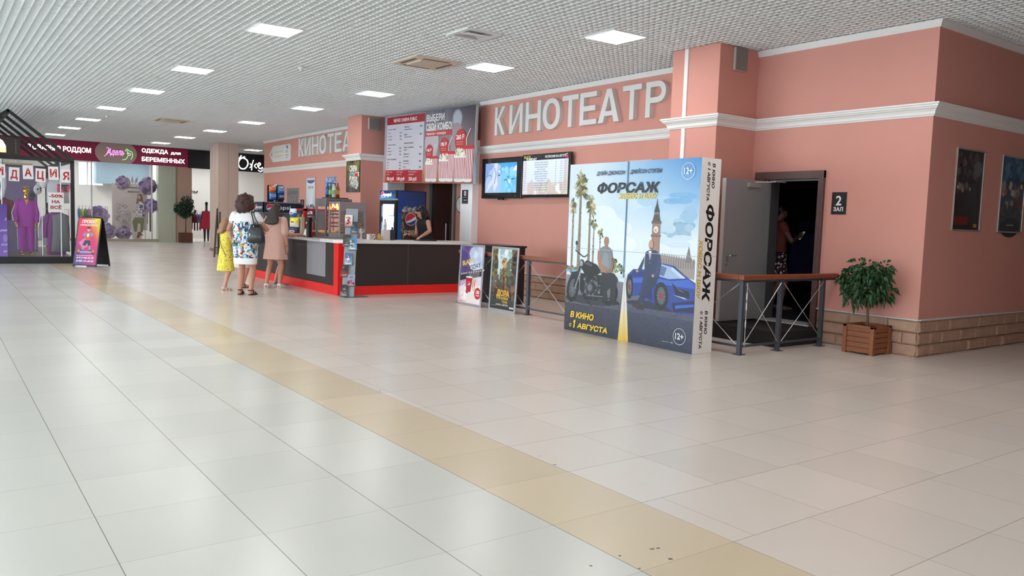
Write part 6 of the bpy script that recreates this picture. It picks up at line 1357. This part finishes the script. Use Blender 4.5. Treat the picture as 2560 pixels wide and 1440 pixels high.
def card(ch, x0, x1, z0, z1, rot, label):
    w, h = x1-x0, z1-z0; o = thing('letter_card', ((x0+x1)/2, KY-.001, z1), label, 'letter card', 'letter cards across the kiosk'); f = Matrix.Rotation(rot, 4, 'Y') @ frame((-w/2, 0, -h), (1, 0, 0), (0, 0, 1))
    MB().prism([(0, 0), (w, 0), (w, h), (0, h)], f, .004).build('paper', mat('#e9e6e6', .6), o)
    p = Print(f @ Matrix.Translation((0, 0, .004)), w, h); p.text(ch, w/2, h*.2, h*.62, '#b8202e', align='C', bold=.035, w=w*.68); p.done('lettering', None, o)
for a, ch, d in (((1.424-.11, 1.538, 2.11, 2.44, 0), 'И', 'white letter card И cut by the picture edge, on the kiosk front'), ((1.614, 1.838, 2.044, 2.38, .02), 'Д', 'white letter card with a red Д on the kiosk front'), ((1.902, 2.129, 2.109, 2.449, -.03), 'А', 'white letter card with a red А on the kiosk front'), ((2.184, 2.406, 2.055, 2.387, .03), 'Ц', 'white letter card with a red Ц on the kiosk front'), ((2.455, 2.68, 2.12, 2.455, -.03), 'И', 'white letter card with a red И between Ц and Я on the kiosk front'), ((2.737, 2.956, 2.066, 2.402, -.02), 'Я', 'white letter card with a red Я beside the kiosk corner post')): card(ch, *a, d)
o = thing('discount_sign', (2.62, KY-.001, 1.306), 'white discount card with red percent lettering on the kiosk glass', 'sign')
MB().prism([(-.176, 0), (.176, 0), (.176, .5), (-.176, .5)], frame((0, 0, 0), (1, 0, 0), (0, 0, 1)), .004).build('paper', mat('#e6e3e4', .6), o)
p = Print(frame((-.176, -.0045, 0), (1, 0, 0), (0, 0, 1)), .352, .5)
for s_, y, w in (('-50%', .37, .32), ('НА', .225, .18), ('ВСЁ', .08, .25)): p.text(s_, .176, y, .085, '#a82a34', align='C', bold=.04, w=w)
p.done('lettering', None, o)
o = thing('kiosk_poster', (1.3, KY-.012, .18), 'purple poster with white script at the picture edge on the kiosk', 'poster')
MB().box((-.35, 0, 0), (.258, .01, 1.29)).build('board', mat('#5a3f94', .5), o)
p = Print(frame((-.35, -.001, 0), (1, 0, 0), (0, 0, 1)), .608, 1.29); p.quadc([(0, 0), (.608, 0), (.608, 1.29), (0, 1.29)], ['#7a5cb4', '#8a6ac0', '#5c3f96', '#50388a'])
for s_, y in (('у', .9), ('рие', .62), ('кся', .27), ('ет', .1)): p.text(s_, .595, y, .06, '#d8cdea', align='R', slant=.3)
p.ell(.56, .45, .05, .1, '#9a80c8'); p.done('print', None, o)

GOLD = mat('#c79a3e', .22, .95, name='gold'); PUR = mat('#9a1a98', .85, noise=.08, nscale=20, name='purple_velour')
# mannequin: headless-style gold body, purple suit as clothing parts
t = thing('mannequin', (2.0, 23.82, .18), 'gold mannequin in a purple track suit standing in the kiosk window', 'mannequin')
mb = MB(); ringloft(mb, [(.8, 0, 0, .12, .09), (.92, 0, 0, .16, .1), (1.08, 0, 0, .12, .08), (1.3, 0, 0, .16, .1), (1.42, 0, 0, .07, .06)])
capsule(mb, (0, 0, 1.4), (0, 0, 1.55), .05, .045); mb.ell((0, 0, 1.64), (.072, .09, .09), 14); capsule(mb, (0, -.03, 1.58), (0, -.05, 1.56), .04, .035); mb.ell((0, 0, 1.75), (.075, .085, .02), 12)
for sd in (-1, 1):
    limb(mb, [(sd*.09, 0, .85), (sd*.09, 0, .45), (sd*.09, .02, .09)], [.08, .055, .035]); limb(mb, [(sd*.09, .02, .06), (sd*.1, -.12, .03)], [.035, .025]); limb(mb, [(sd*.17, 0, 1.36), (sd*.24, 0, 1.08), (sd*.23, -.08, .83)], [.05, .038, .026]); hand(mb, Vector((sd*.23, -.08, .83)), (0, -.15, -1), (sd, 0, 0), sd, 1.)
remesh(mb, 'body', GOLD, t, .009, 2)
mb = MB(); ringloft(mb, [(.80, 0, 0, .185, .12), (1.0, 0, 0, .175, .12), (1.25, 0, 0, .19, .12), (1.36, 0, 0, .19, .10), (1.41, 0, 0, .09, .075), (1.46, 0, 0, .07, .07)])
for sd in (-1, 1): limb(mb, [(sd*.168, 0, 1.36), (sd*.24, 0, 1.08), (sd*.23, -.08, .88)], [.064, .056, .048])
jk = remesh(mb, 'jacket', PUR, t, .01, 2)
MB().add([(-.045, -.117, 1.42), (.045, -.117, 1.42), (0, -.142, 1.25)], [(0, 1, 2)]).build('neckline', GOLD, jk)
MB().tube([(-.24, -.01, 1.3), (-.315, -.02, 1.08), (-.285, -.09, .88)], .012, 6).build('sleeve_stripe', mat('#d8c8dc', .8), jk)
mb = MB(); ringloft(mb, [(.74, 0, 0, .185, .115), (.92, 0, 0, .185, .12)])
for sd in (-1, 1): limb(mb, [(sd*.085, 0, .82), (sd*.09, 0, .5), (sd*.09, .01, .17)], [.095, .082, .078])
tr = remesh(mb, 'trousers', PUR, t, .01, 2)
for sd in (-1, 1): MB().tube([(sd*.2, 0, .8), (sd*.192, -.0, .5), (sd*.188, .01, .16)], .008, 6).build('leg_stripe', mat('#d8c8dc', .8), tr)
# clothes hanging in the window
def garment(name, x, y, ztop, w, h, m, label, cat, group=None, kind='dress', sl=0., yaw=0., d=.05, slm=None):
    t = thing(name, (x, y, ztop), label, cat, group, yaw); mb = MB(); n = 20; rs = []
    pr = ((0, .22), (-.02, .5), (-.05*1, .86), (-.16, .82), (-h*.45, .84 if kind != 'dress' else .8), (-h, 1. if kind == 'dress' else .86))
    for z, q in pr: rs.append([(w/2*q*math.copysign(abs(math.cos(2*PI*k/n))**.8, math.cos(2*PI*k/n)), d*(.4 if z > -.03 else 1)*math.sin(2*PI*k/n)*(1+.25*math.cos(6*PI*k/n)*(1 if z < -.3 else 0)), z) for k in range(n)])
    mb.rings(rs)
    if sl:
        for sd in (-1, 1): mb.tube([(sd*w*.38, 0, -.06), (sd*w*.5, .01, -.06-sl*.5), (sd*w*.52, -.01, -.06-sl)], [.06, .055, .045], 10)
    mb.build('cloth', m, t, smooth=True)
    MB().tube([(-w*.3, 0, -.03), (0, 0, .03), (w*.3, 0, -.03)], .008, 6).tube([(0, 0, .03), (0, 0, .09), (.025, 0, .115), (.04, 0, .09)], .005, 6).build('hanger', DARK, t)
    return t
CLO = lambda c: mat(c, .9, noise=.08, nscale=25)
garment('grey_dress', 2.74, 23.62, 1.27, .44, .98, CLO('#6a6a6c'), 'grey dress hanging low in the kiosk window by the corner post', 'dress', 'clothes in the kiosk window')
garment('cardigan', 2.66, 23.75, 1.30, .5, 1.1, CLO('#7d2c78'), 'purple cardigan hanging behind the grey dress', 'cardigan', 'clothes in the kiosk window', 'coat', .6)
garment('cardigan', 2.58, 23.88, 1.24, .5, .8, CLO('#b9a8b8'), 'pale lilac cardigan hanging behind the purple one', 'cardigan', 'clothes in the kiosk window', 'coat', .6)
tee = garment('t_shirt', 2.7, 23.7, 2.2, .6, .66, CLO('#c9c4cc'), 'white t-shirt with a pink and black picture hanging high in the kiosk', 't-shirt', 'clothes in the kiosk window', 'coat', .22)
p = Print(frame((-.02, -.056, -.38), (1, 0, 0), (0, 0, 1)), .28, .2, '#d83c5c'); r = random.Random(3); p.poly([(0, .2), (.28, .2), (.24, .17), (.04, .17)], '#2a1a20'); p.blobs(12, (.07, .04, .2, .16), .04, ['#2a2024', '#4a3a3c', '#e0c8c8'], r); p.done('print', None, tee)
garment('blouse', 1.5, 23.9, 1.62, .42, .55, CLO('#6a1a20'), 'dark red blouse hanging in the kiosk behind the purple poster', 'blouse', 'clothes in the kiosk window', 'coat', .4)
t = thing('stocking_form', (1.5, 23.7, 1.62), 'white stocking leg form hanging at the kiosk edge', 'leg form'); q = MB(); limb(q, [(0, 0, .62), (.02, 0, .3), (-.02, 0, .06), (-.07, -.03, 0)], [.085, .06, .05, .05]); remesh(q, 'leg_form', mat('#d6d2d8', .8), t, .012, 2); MB().tube([(0, 0, .68), (0, 0, .95)], .004, 5).build('cord', DARK, t)
for i, (x, z, c, l) in enumerate(((2.32, 1.98, '#c9c9c9', 'black and white spotted plush bag in the kiosk window'), (2.18, 1.82, '#4a4a5c', 'grey knitted bag beneath the spotted one'), (2.2, 1.36, '#2a1c24', 'dark small cap on the kiosk wall'), (2.25, .98, '#b89a3c', 'mustard scarf on the kiosk wall'))):
    t = thing('hanging_bag', (x, 24.4+.2*i, z), l, 'accessory', 'accessories in the kiosk'); q = MB(); q.ell((0, 0, -.1), (.1, .05, .13), 12); q.tube([(-.05, 0, 0), (0, 0, .12), (.05, 0, 0)], .008, 6); q.build('pouch', patterned('spotted_%d' % i, c, ['#1c1a1c'], 12, dots=.3), t, smooth=True)
t = thing('garment_rail', (2.7, 23.78, 0), 'chrome garment rail hung with clothes in the kiosk', 'garment rail'); MB().tube([(-.35, .0, .18), (-.35, .0, 1.38), (.25, 0, 1.38), (.25, 0, .18)], .012, 8).build('rail', STEEL, t)

# A-board with the hoverboard rental print
t = thing('a_board', (3.06, 22.05, 0), 'colourful rental A-board standing at the kiosk corner', 'A-board', None, math.atan2(-.66, .75)); ZT = 1.23
def aface(y0, y1, mname, front):
    fr = frame((-.31, y0, .03), (1, 0, 0), (0, y1-y0, ZT-.03)); L = math.hypot(y1-y0, ZT-.03)
    out = [(.0, 0), (.62, 0), (.62, L-.12), (.59, L-.04), (.52, L), (.10, L), (.03, L-.04), (0, L-.12)]
    MB().prism(out, fr @ Matrix.Translation((0, 0, -.02)), .02).build('board' if front else 'rear_board', mat('#1d1d20', .5), t, bevel=.004)
    for x in (.0, .58): MB().prism([(x, -.05), (x+.035, -.05), (x+.035, .02), (x, .02)], fr @ Matrix.Translation((0, 0, -.02)), .02).build('foot', KB, t)
    return fr, L
aface(.56, .30, 'rear', False)
fr, L = aface(0, .26, 'front', True); w, h = .56, L-.06
p = Print(fr @ Matrix.Translation((.03, .02, 0)), w, h, '#c22a6a'); n = 10
def ac(u, v):
    c = mix(mix('#3a2c80', '#c81e78', min(1, u+v*1.6)), '#e8304c', max(0, min(1, (v-.3)*1.6))); return mix(c, '#e8c81e', max(0, min(1, (u*.8+v-1.15)*2.2)))
p.z += p.EPS
for i in range(n):
    for j in range(n):
        p.z -= p.EPS; a, b, c, d = i/n, j/n, (i+1)/n, (j+1)/n; sh = lambda v: 1 if v < .93 else .9
        p.quadc([(w*a, h*b), (w*c, h*b), (w*c, h*d), (w*a, h*d)], [ac(a, b), ac(c, b), ac(c, d), ac(a, d)])
p.poly([(.06, .55), (.3, .75), (.3, .45), (.18, .4)], '#d878b0'); p.text('ПРОКАТ', .08, h*.89, .085, '#f2f0f0', w=.38, bold=.05, slant=.2); p.text('ГИРОСКУТЕРОВ', .05, h*.83, .045, '#f2e6e6', w=.44, bold=.03, slant=.1)
# generic child riding a two-wheeled board
p.poly([(.22, .60), (.34, .60), (.34, .82), (.22, .82)], '#d8542c'); p.poly([(.22, .82), (.16, .78), (.14, .74), (.2, .70), (.22, .74)], '#5f9ad0'); p.poly([(.34, .82), (.4, .78), (.42, .74), (.36, .70), (.34, .74)], '#5f9ad0'); p.ell(.28, .74, .035, .05, '#e6d8d0'); p.poly([(.21, .61), (.35, .61), (.38, .48), (.31, .47), (.28, .55), (.24, .47), (.16, .49)], '#1f2448'); p.poly([(.18, .48), (.22, .48), (.2, .36), (.16, .36)], '#c99078'); p.poly([(.33, .48), (.37, .48), (.38, .37), (.34, .37)], '#c99078'); p.ell(.28, .88, .04, .05, '#d8a48c', n=18); p.ell(.28, .925, .05, .03, '#4a2a20'); p.poly([(.13, .37), (.21, .37), (.2, .34), (.12, .34)], '#2a2434'); p.poly([(.33, .37), (.41, .37), (.42, .34), (.33, .34)], '#2a2434'); p.poly([(.1, .34), (.44, .34), (.42, .30), (.12, .30)], '#6ab0d0'); p.ell(.08, .32, .04, .065, '#26242c', n=16); p.ell(.46, .32, .04, .065, '#26242c', n=16); p.ell(.08, .34, .03, .04, '#e8843c', n=12); p.ell(.46, .34, .03, .04, '#e8843c', n=12)
p.rect(.04, .222, .48, .232, '#f0e6ee'); p.text('8-913-940-55-59', .05, .15, .05, '#f0e8f0', w=.44, bold=.02, slant=.2); p.text('8-983-131-60-05', .05, .07, .05, '#f0e8f0', w=.44, bold=.02, slant=.2); p.done('print', None, t)
MB().tube([(.27, .05, .3), (.27, .5, .3)], .008, 6).build('spreader', KB, t)

# ------------------------------------------------------------------ shops at the far end
struct(MB().box((7.62, 29.9, 0), (9.22, 30.6, HT)).build('wall_hall_pillar', BEIGEW)) if False else struct(MB().box((8.49, 29.9, 0), (9.22, 30.95, HT)).build('wall_hall_pillar', BEIGEW))
struct(MB().box((8.85, 29.896, .1), (8.856, 29.9, HT)).box((8.486, 29.886, 0), (9.235, 30.96, .1)).build('trim_pillar', mat('#a08a80', .6)))
FASY = 34.45
MAR = mat('#8a1440', .55, name='maroon_panel')
def lit_text(par, fr, s_, x, y, h, w, c='#ffffff', slant=0., bold=.03):
    p = Print(fr, 9, 2); p.text(s_, x, y, h, c, w=w, bold=bold, slant=slant); p.done('lit_lettering', M_LIT, par)
t = thing('shop_sign', (5.6, FASY, 3.2), 'maroon shop fascia with glowing white letters and a round beige centre', 'shop sign')
f = inv(t, SOUTH(2.0, FASY, 3.215)); WS = 6.58; HS = .74
MB().prism([(0, 0), (WS, 0), (WS, HS-.01), (0, HS-.01)], f @ Matrix.Translation((0, 0, -.2)), .2).build('panel', MAR, t)
arc = [(3.0+.17-.17*math.cos(0), 0)]
ccx, cw = 3.92, .74
pts = [(ccx+cw*1.0*math.cos(a)*(1 if abs(math.cos(a)) < .86 else 1), HS/2+.52*math.sin(a)) for a in [k*2*PI/40 for k in range(40)]]
pts = [(x, min(HS-.012, max(.0, y))) for x, y in pts]
MB().prism(pts, f, .02).build('centre_panel', mat('#a89088', .6), t)
ff = f @ Matrix.Translation((0, 0, .002))
lit_text(t, ff, 'ТОВАРЫ В РОДДОМ', .99, .3, .19, 2.06)
lit_text(t, ff, 'ОДЕЖДА', 4.84, .47, .16, .98); lit_text(t, ff, 'для', 5.92, .47, .12, .38); lit_text(t, ff, 'БЕРЕМЕННЫХ', 4.84, .13, .17, 1.62)
p = Print(f @ Matrix.Translation((0, 0, .022)), 9, 2)
NP = '#f07ae8'
A0 = 3.58
p.text('Адель', A0, .29, .24, NP, w=.6, bold=.012, slant=.3); p.curve([(A0-.08, .22), (A0+.0, .3), (A0+.08, .52), (A0+.0, .55)], .018, NP); p.done('neon_script', M_LIT, t)
p = Print(f @ Matrix.Translation((0, 0, .022)), 9, 2); G = '#6aea5a'
p.curve([(A0+.55, .12), (A0+.68, .16), (A0+.76, .32), (A0+.72, .5)], .018, G); p.curve([(A0+.66, .46), (A0+.72, .55), (A0+.80, .48), (A0+.90, .44), (A0+.92, .3), (A0+.86, .16)], .018, G); p.curve([(A0+.72, .38), (A0+.8, .40), (A0+.86, .34), (A0+.78, .30)], .02, '#c89af0'); p.done('neon_figure', M_LIT, t)
t = thing('shop_sign', (12, FASY, 3.2), 'black shop fascia with a large glowing white script name', 'shop sign')
f = inv(t, SOUTH(8.59, FASY, 3.19)); MB().prism([(0, 0), (6.4, 0), (6.4, .74), (0, .74)], f @ Matrix.Translation((0, 0, -.2)), .2).build('panel', mat('#121217', .45), t)
p = Print(f @ Matrix.Translation((0, 0, .003)), 9, 2); WT = '#ffffff'; q = 2.0
p.curve([(q+.3, .62), (q+.1, .5), (q+.02, .3), (q+.12, .12), (q+.3, .12), (q+.42, .3), (q+.38, .48), (q+.2, .56), (q+.05, .5), (q+.15, .66)], .05, WT)
p.curve([(q+.5, .34), (q+.58, .26), (q+.5, .16)], .04, WT); p.curve([(q+.66, .5), (q+.6, .3), (q+.58, .06)], .04, WT); p.curve([(q+.8, .36), (q+.7, .26), (q+.8, .16)], .04, WT)
p.curve([(q+.86, .24), (q+.96, .34), (q+.9, .4), (q+.84, .28), (q+.92, .16), (q+1.0, .18), (q+1.06, .22)], .045, WT); p.curve([(q+.86, .08), (q+.98, .04), (q+1.08, .12)], .04, WT); p.text('релье', q+1.1, .15, .27, WT, slant=.3, bold=.03); p.done('lit_script', M_LIT, t)

SHW = mat('#d9d5cc', .7); SHF = 38.8
# storefront shell and interior
wall_with_hole('wall_shop_back', 'x', -9, 16, 4.2, 44.0, 44.2, [(5.92, 6.95, 2.55, 3.62)], SHW)
MB_ = MB().box((6.25, 43.98, 2.55), (6.32, 44.1, 3.62)).build('window_2', WHITE); struct(MB_)
struct(MB().box((-9, 34.4, ZC), (16, 44.2, ZC+.2)).build('ceiling_shops', mat('#c9ced2', .7)))
struct(MB().box((9.14, 38.9, 0), (9.86, 39.4, ZC)).build('wall_shop_pier', mat('#c9a690', .7)))
struct(MB().box((8.4, 38.84, 0), (9.14, 39.3, ZC)).build('wall_shop_column', mat('#c3c6b0', .6)))
struct(MB().box((8.9, 39.4, 0), (9.1, 44, ZC)).build('wall_shop_divider', SHW))
struct(MB().box((15.8, 28, 0), (16, 44.2, ZC)).build('wall_shop_east', SHW))
struct(MB().box((3.0, 38.75, 0), (8.4, 38.95, .12)).build('trim_shop_sill', mat('#b3a690', .6)))
struct(MB().box((-9.2, 26.5, 0), (-9, 44.2, ZC)).build('wall_west_end', SHW))
w3 = MB()
for x in (3.0, 5.68, 8.1): w3.box((x, 38.84, .12), (x+.05, 38.9, ZC))
w3 = struct(w3.build('window_3', LGREY)); MB().box((3.05, 38.86, .12), (8.1, 38.868, ZC)).build('window_pane', GLASS, w3)
struct(MB().box((6.55, 43.2, 2.62), (8.9, 44, ZC)).build('wall_shop_bulkhead', mat('#93a9b3', .7)))
SHG = mat('#f2f7ff', .4, emit=30., name='shop_fill_lamp')
for i, (x, y) in enumerate(((4.5, 41), (6.2, 40.2), (7.6, 40.2), (5.6, 42.3), (8.2, 41.6), (10.6, 40.6), (12.6, 40.6), (14.4, 40.6), (10.6, 42.6), (12.6, 42.6), (6.8, 37.2))):  # unseen lamps added to brighten the shop interiors and the display panel front
    t = thing('shop_fill_light', (x, y, ZC), 'square ceiling light added to brighten the %s shop, hidden above the fascia' % ('maroon signed' if x < 9 else 'black signed'), 'ceiling light', 'added ceiling lights for the shops')
    MB().box((-.3, -.3, -.03), (.3, .3, 0)).build('frame', FRAMEW, t); MB().box((-.28, -.28, -.034), (.28, .28, -.03)).build('diffuser', SHG, t)
# display panel with line-drawn flowers, and the printed figure
t = thing('display_panel', (7.28, 39.25, 0), 'large beige display panel with line-drawn flowers and handwriting in the shop window', 'display panel')
MB().box((-.71, 0, .5), (.73, .05, 2.56)).build('board', mat('#cbbcb4', .7), t); MB().box((-.5, .02, .12), (-.46, .06, .5)).box((.46, .02, .12), (.5, .06, .5)).build('leg', LGREY, t)
p = Print(frame((-.71, -.001, .5), (1, 0, 0), (0, 0, 1)), 1.44, 2.06); r = random.Random(61)
for cx, cy, R_ in ((.42, .95, .38), (.30, .5, .28), (.68, .62, .3), (.5, .25, .25)):
    for k in range(16):
        a = r.uniform(0, 6.28); q = r.uniform(.3, 1)*R_; p.curve([(max(.02, cx+q*math.cos(a)*.3), cy+q*math.sin(a)*.3), (max(.02, cx+q*math.cos(a+.5)), max(.02, cy+q*math.sin(a+.5))), (max(.02, cx+q*math.cos(a+1.1)*.8), max(.02, cy+q*math.sin(a+1.1)*.8)), (max(.02, cx+q*.35*math.cos(a+1.5)), max(.02, cy+q*.35*math.sin(a+1.5)))], .012, r.choice(['#8d8286', '#9d9094', '#b3a6a4']), 4)
p.text('Дарим любимым', .2, 1.86, .09, '#4a4244', w=.85, slant=.4); p.text('красоту!', .62, 1.68, .09, '#4a4244', w=.5, slant=.4); p.done('print', None, t)
# printed cut-out of a woman: a flat display figure
t = thing('cutout_figure', (7.58, 39.1, 0), 'life-size flat cut-out of a long-haired woman in a print blouse and olive trousers', 'cut-out figure')
f = frame((-.35, 0, 0), (1, 0, 0), (0, 0, 1)); MB().prism([(.12, .14), (.45, .14), (.5, .9), (.62, 1.2), (.6, 1.9), (.45, 2.14), (.3, 2.1), (.24, 1.7), (.14, 1.3), (.05, .95)], f @ Matrix.Translation((0, 0, -.012)), .010).build('board', mat('#cbbcb4', .6), t)
MB().box((-.15, 0, 0), (.15, .2, .14)).build('foot', LGREY, t)
p = Print(f, .7, 2.2); r = random.Random(62)
p.poly([(.26, 1.35), (.34, 2.08), (.44, 2.14), (.54, 2.08), (.62, 1.6), (.6, 1.35)], '#7a5a44'); p.ell(.41, 1.98, .065, .09, '#c49a84', n=18); p.poly([(.28, 1.25), (.3, 1.7), (.4, 1.8), (.52, 1.78), (.62, 1.6), (.62, 1.15), (.5, 1.05), (.3, 1.06)], '#c8c2c8'); p.blobs(46, (.3, 1.1, .6, 1.72), .05, ['#3a3440', '#8d7d94', '#e6e2e6', '#5a5062', '#a89aa8'], r); p.ell(.2, 1.32, .06, .05, '#b88a74'); p.ell(.56, 1.02, .04, .06, '#b88a74'); p.poly([(.24, 1.08), (.58, 1.06), (.6, .9), (.56, .4), (.46, .4), (.46, .8), (.36, .8), (.3, .42), (.22, .42), (.12, .88)], '#77784e'); p.poly([(.3, .14), (.36, .42), (.46, .42), (.56, .3), (.56, .22), (.5, .3), (.38, .14)], '#7a4a34'); p.done('print', None, t)
# paper flowers around the panel
def flower(x, z, r_, c, label, seed, y=39.15):
    rnd = random.Random(seed); t = thing('paper_flower', (x, y, z), label, 'paper flower', 'paper flowers in the shop window'); mb = MB()
    for ring, (n, q, s) in enumerate(((9, .72, .45), (7, .45, .36), (5, .2, .26))):
        for k in range(n):
            a = k*2*PI/n+ring*.4; mb.paint(mix(c, rnd.choice(['#e8dce4', '#4a3a5a', '#c0a8c8']), rnd.uniform(.15, .5))); mb.ell((q*r_*math.cos(a), -.03*ring-.02*rnd.random(), q*r_*math.sin(a)), (s*r_, .03, s*r_*.8), 8, Matrix.Rotation(a, 3, 'Y'))
    mb.build('petals', M_CLOTH, t, smooth=True)
flower(6.98, 2.62, .26, '#7d6284', 'purple paper flower above the beige panel edge', 1); flower(8.02, 2.5, .36, '#7a5c84', 'large purple paper flower at the top corner of the beige panel', 2); flower(6.0, 1.1, .4, '#8a749a', 'lilac paper flower low beside the clothes rack', 3); flower(6.35, .42, .34, '#8f7c9c', 'pale paper flower near the window sill', 4); flower(7.0, .34, .3, '#6f5a7c', 'mauve paper flower below the beige panel', 5); flower(8.15, 1.62, .3, '#8d78a8', 'lilac paper flower beside the printed woman', 6)
t = thing('paper_leaves', (7.42, 39.16, 2.56), 'beige paper leaves rising above the display panel', 'paper leaves'); q = MB()
for a in (-.4, -.1, .25): q.prism([(0, 0), (.06, .14), (.02, .4), (-.05, .16)], Matrix.Rotation(a, 4, 'Y') @ frame((a*.3, 0, 0), (1, 0, 0), (0, 0, 1)), .01)
q.build('leaf', mat('#a8988e', .7), t)
# racks of clothes
def rack(x0, x1, y, z, cols, label, gl, seed, ln=.62):
    rnd = random.Random(seed); t = thing('clothes_rack', ((x0+x1)/2, y, 0), label, 'clothes rack'); w = (x1-x0)/2
    MB().tube([(-w, 0, .02), (-w, 0, z), (w, 0, z), (w, 0, .02)], .014, 8).tube([(-w, -.2, .02), (-w, .2, .02)], .014, 8).tube([(w, -.2, .02), (w, .2, .02)], .014, 8).build('rail', STEEL, t)
    n = len(cols)
    for i, (c, nm) in enumerate(cols):
        garment('hanging_garment', x0+.08+(x1-x0-.16)*i/max(1, n-1), y, z-.08, .42, ln*rnd.uniform(.85, 1.15), CLO(c), '%s garment on the rack %s' % (nm, gl), 'garment', 'clothes on the rack '+gl, 'coat', .4, R(80+rnd.uniform(-6, 6)), .03)
rack(5.25, 6.45, 39.7, 1.5, [('#5a7fae', 'blue'), ('#c8b84a', 'yellow'), ('#3f8a5a', 'green'), ('#c8485a', 'coral'), ('#3a3f4a', 'charcoal'), ('#2f7a6a', 'dark green'), ('#d0c04a', 'mustard'), ('#1f7f86', 'teal'), ('#1a6f78', 'petrol')], 'chrome rack of colourful clothes behind the maroon shop window', 'in the maroon shop', 71)
rack(8.05, 8.35, 39.9, 2.0, [('#2c3038', 'black'), ('#3a4248', 'slate')], 'short rack of dark long clothes beside the printed woman', 'by the printed woman', 72, 1.3)
rack(9.95, 10.62, 39.6, 1.42, [('#3a3c40', 'charcoal'), ('#8a2a34', 'red'), ('#7a7ca8', 'lavender'), ('#8f94b4', 'grey blue'), ('#5a5c74', 'slate blue')], 'chrome rack of clothes in the white shop beside the planter', 'in the white shop', 73, .8)
t = thing('mannequin', (10.58, 39.15, 0), 'black mannequin in a tiered coral dress in the white shop', 'mannequin'); q = MB(); limb(q, [(0, 0, 1.5), (0, 0, 1.72)], [.05, .05]); q.ell((0, 0, 1.8), (.07, .085, .1), 12); ringloft(q, [(.8, 0, 0, .14, .1), (1.1, 0, 0, .12, .09), (1.4, 0, 0, .16, .1), (1.48, 0, 0, .06, .06)]); 
for sd in (-1, 1): limb(q, [(sd*.08, 0, .85), (sd*.08, 0, .45), (sd*.08, 0, .06)], [.08, .055, .035]); limb(q, [(sd*.17, 0, 1.4), (sd*.22, 0, 1.1), (sd*.2, -.05, .86)], [.045, .035, .028])
remesh(q, 'body', mat('#1a1a1e', .35), t, .012, 1); q = MB(); z = 1.46
for k in range(6): ringloft(q, [(z-.17, 0, 0, .2+.03*k, .15+.02*k), (z, 0, 0, .15+.02*k, .11+.015*k)]); z -= .135
q.build('dress', CLO('#d8405a'), t, smooth=False)
p = Print(SOUTH(9.62, 43.98, 0), 9, 4); p.text('ем', 1.36, 2.35, .2, '#2c2a2a', slant=.4, w=.42); t = p.done('wall_script', None); tag(t, 'black handwritten lettering on the white back wall of the shop', 'wall lettering')
potted(9.42, 38.25, .5, 'bushy potted tree in a red-brown box by the far shop pier', 52, .45, 1.5, 1.62, (.36, .36, .5), 1500, .11, LEAFD, mat('#6f3f30', .6, noise=.2, nscale=10))
# folded wooden easel by the pillar
EZ = mat('#3a2a22', .5)
t = thing('easel', (7.5, 26.5, 0), 'dark folded wooden easel standing behind the girl', 'easel')
MB().bar((-.12, -.1, 0), (.06, .2, 1.55), .05, .03).build('leg', EZ, t); MB().bar((.02, -.18, 0), (.12, .12, 1.45), .05, .03).build('leg', EZ, t); MB().bar((.16, .42, 0), (.06, .18, 1.4), .04, .03).build('leg', EZ, t)
MB().bar((-.1, -.06, .12), (.06, -.16, .12), .04, .03).bar((-.03, .1, .85), (.09, .02, .85), .05, .03).bar((-.08, 0, .3), (.4, -.2, .3), .03, .03).build('crossbar', EZ, t); MB().bar((.06, .2, 1.55), (.16, .3, 1.72), .03, .02).build('clamp', mat('#b9b0aa', .4, .5), t)
t = thing('folding_table', (8.0, 26.6, 0), 'small brown folding table glimpsed between the girl and the curly woman', 'table'); MB().box((-.25, -.2, 1.02), (.35, .2, 1.06)).build('tabletop', mat('#7a5238', .5), t)
for a in (-.22, .3): 
    for b in (-.16, .16): MB().bar((a, b, 0), (a, b, 1.02), .03).build('leg', DARK, t)
MB().box((-.24, -.17, .3), (.34, -.15, 1.0)).build('side_panel', mat('#a08f88', .6), t)
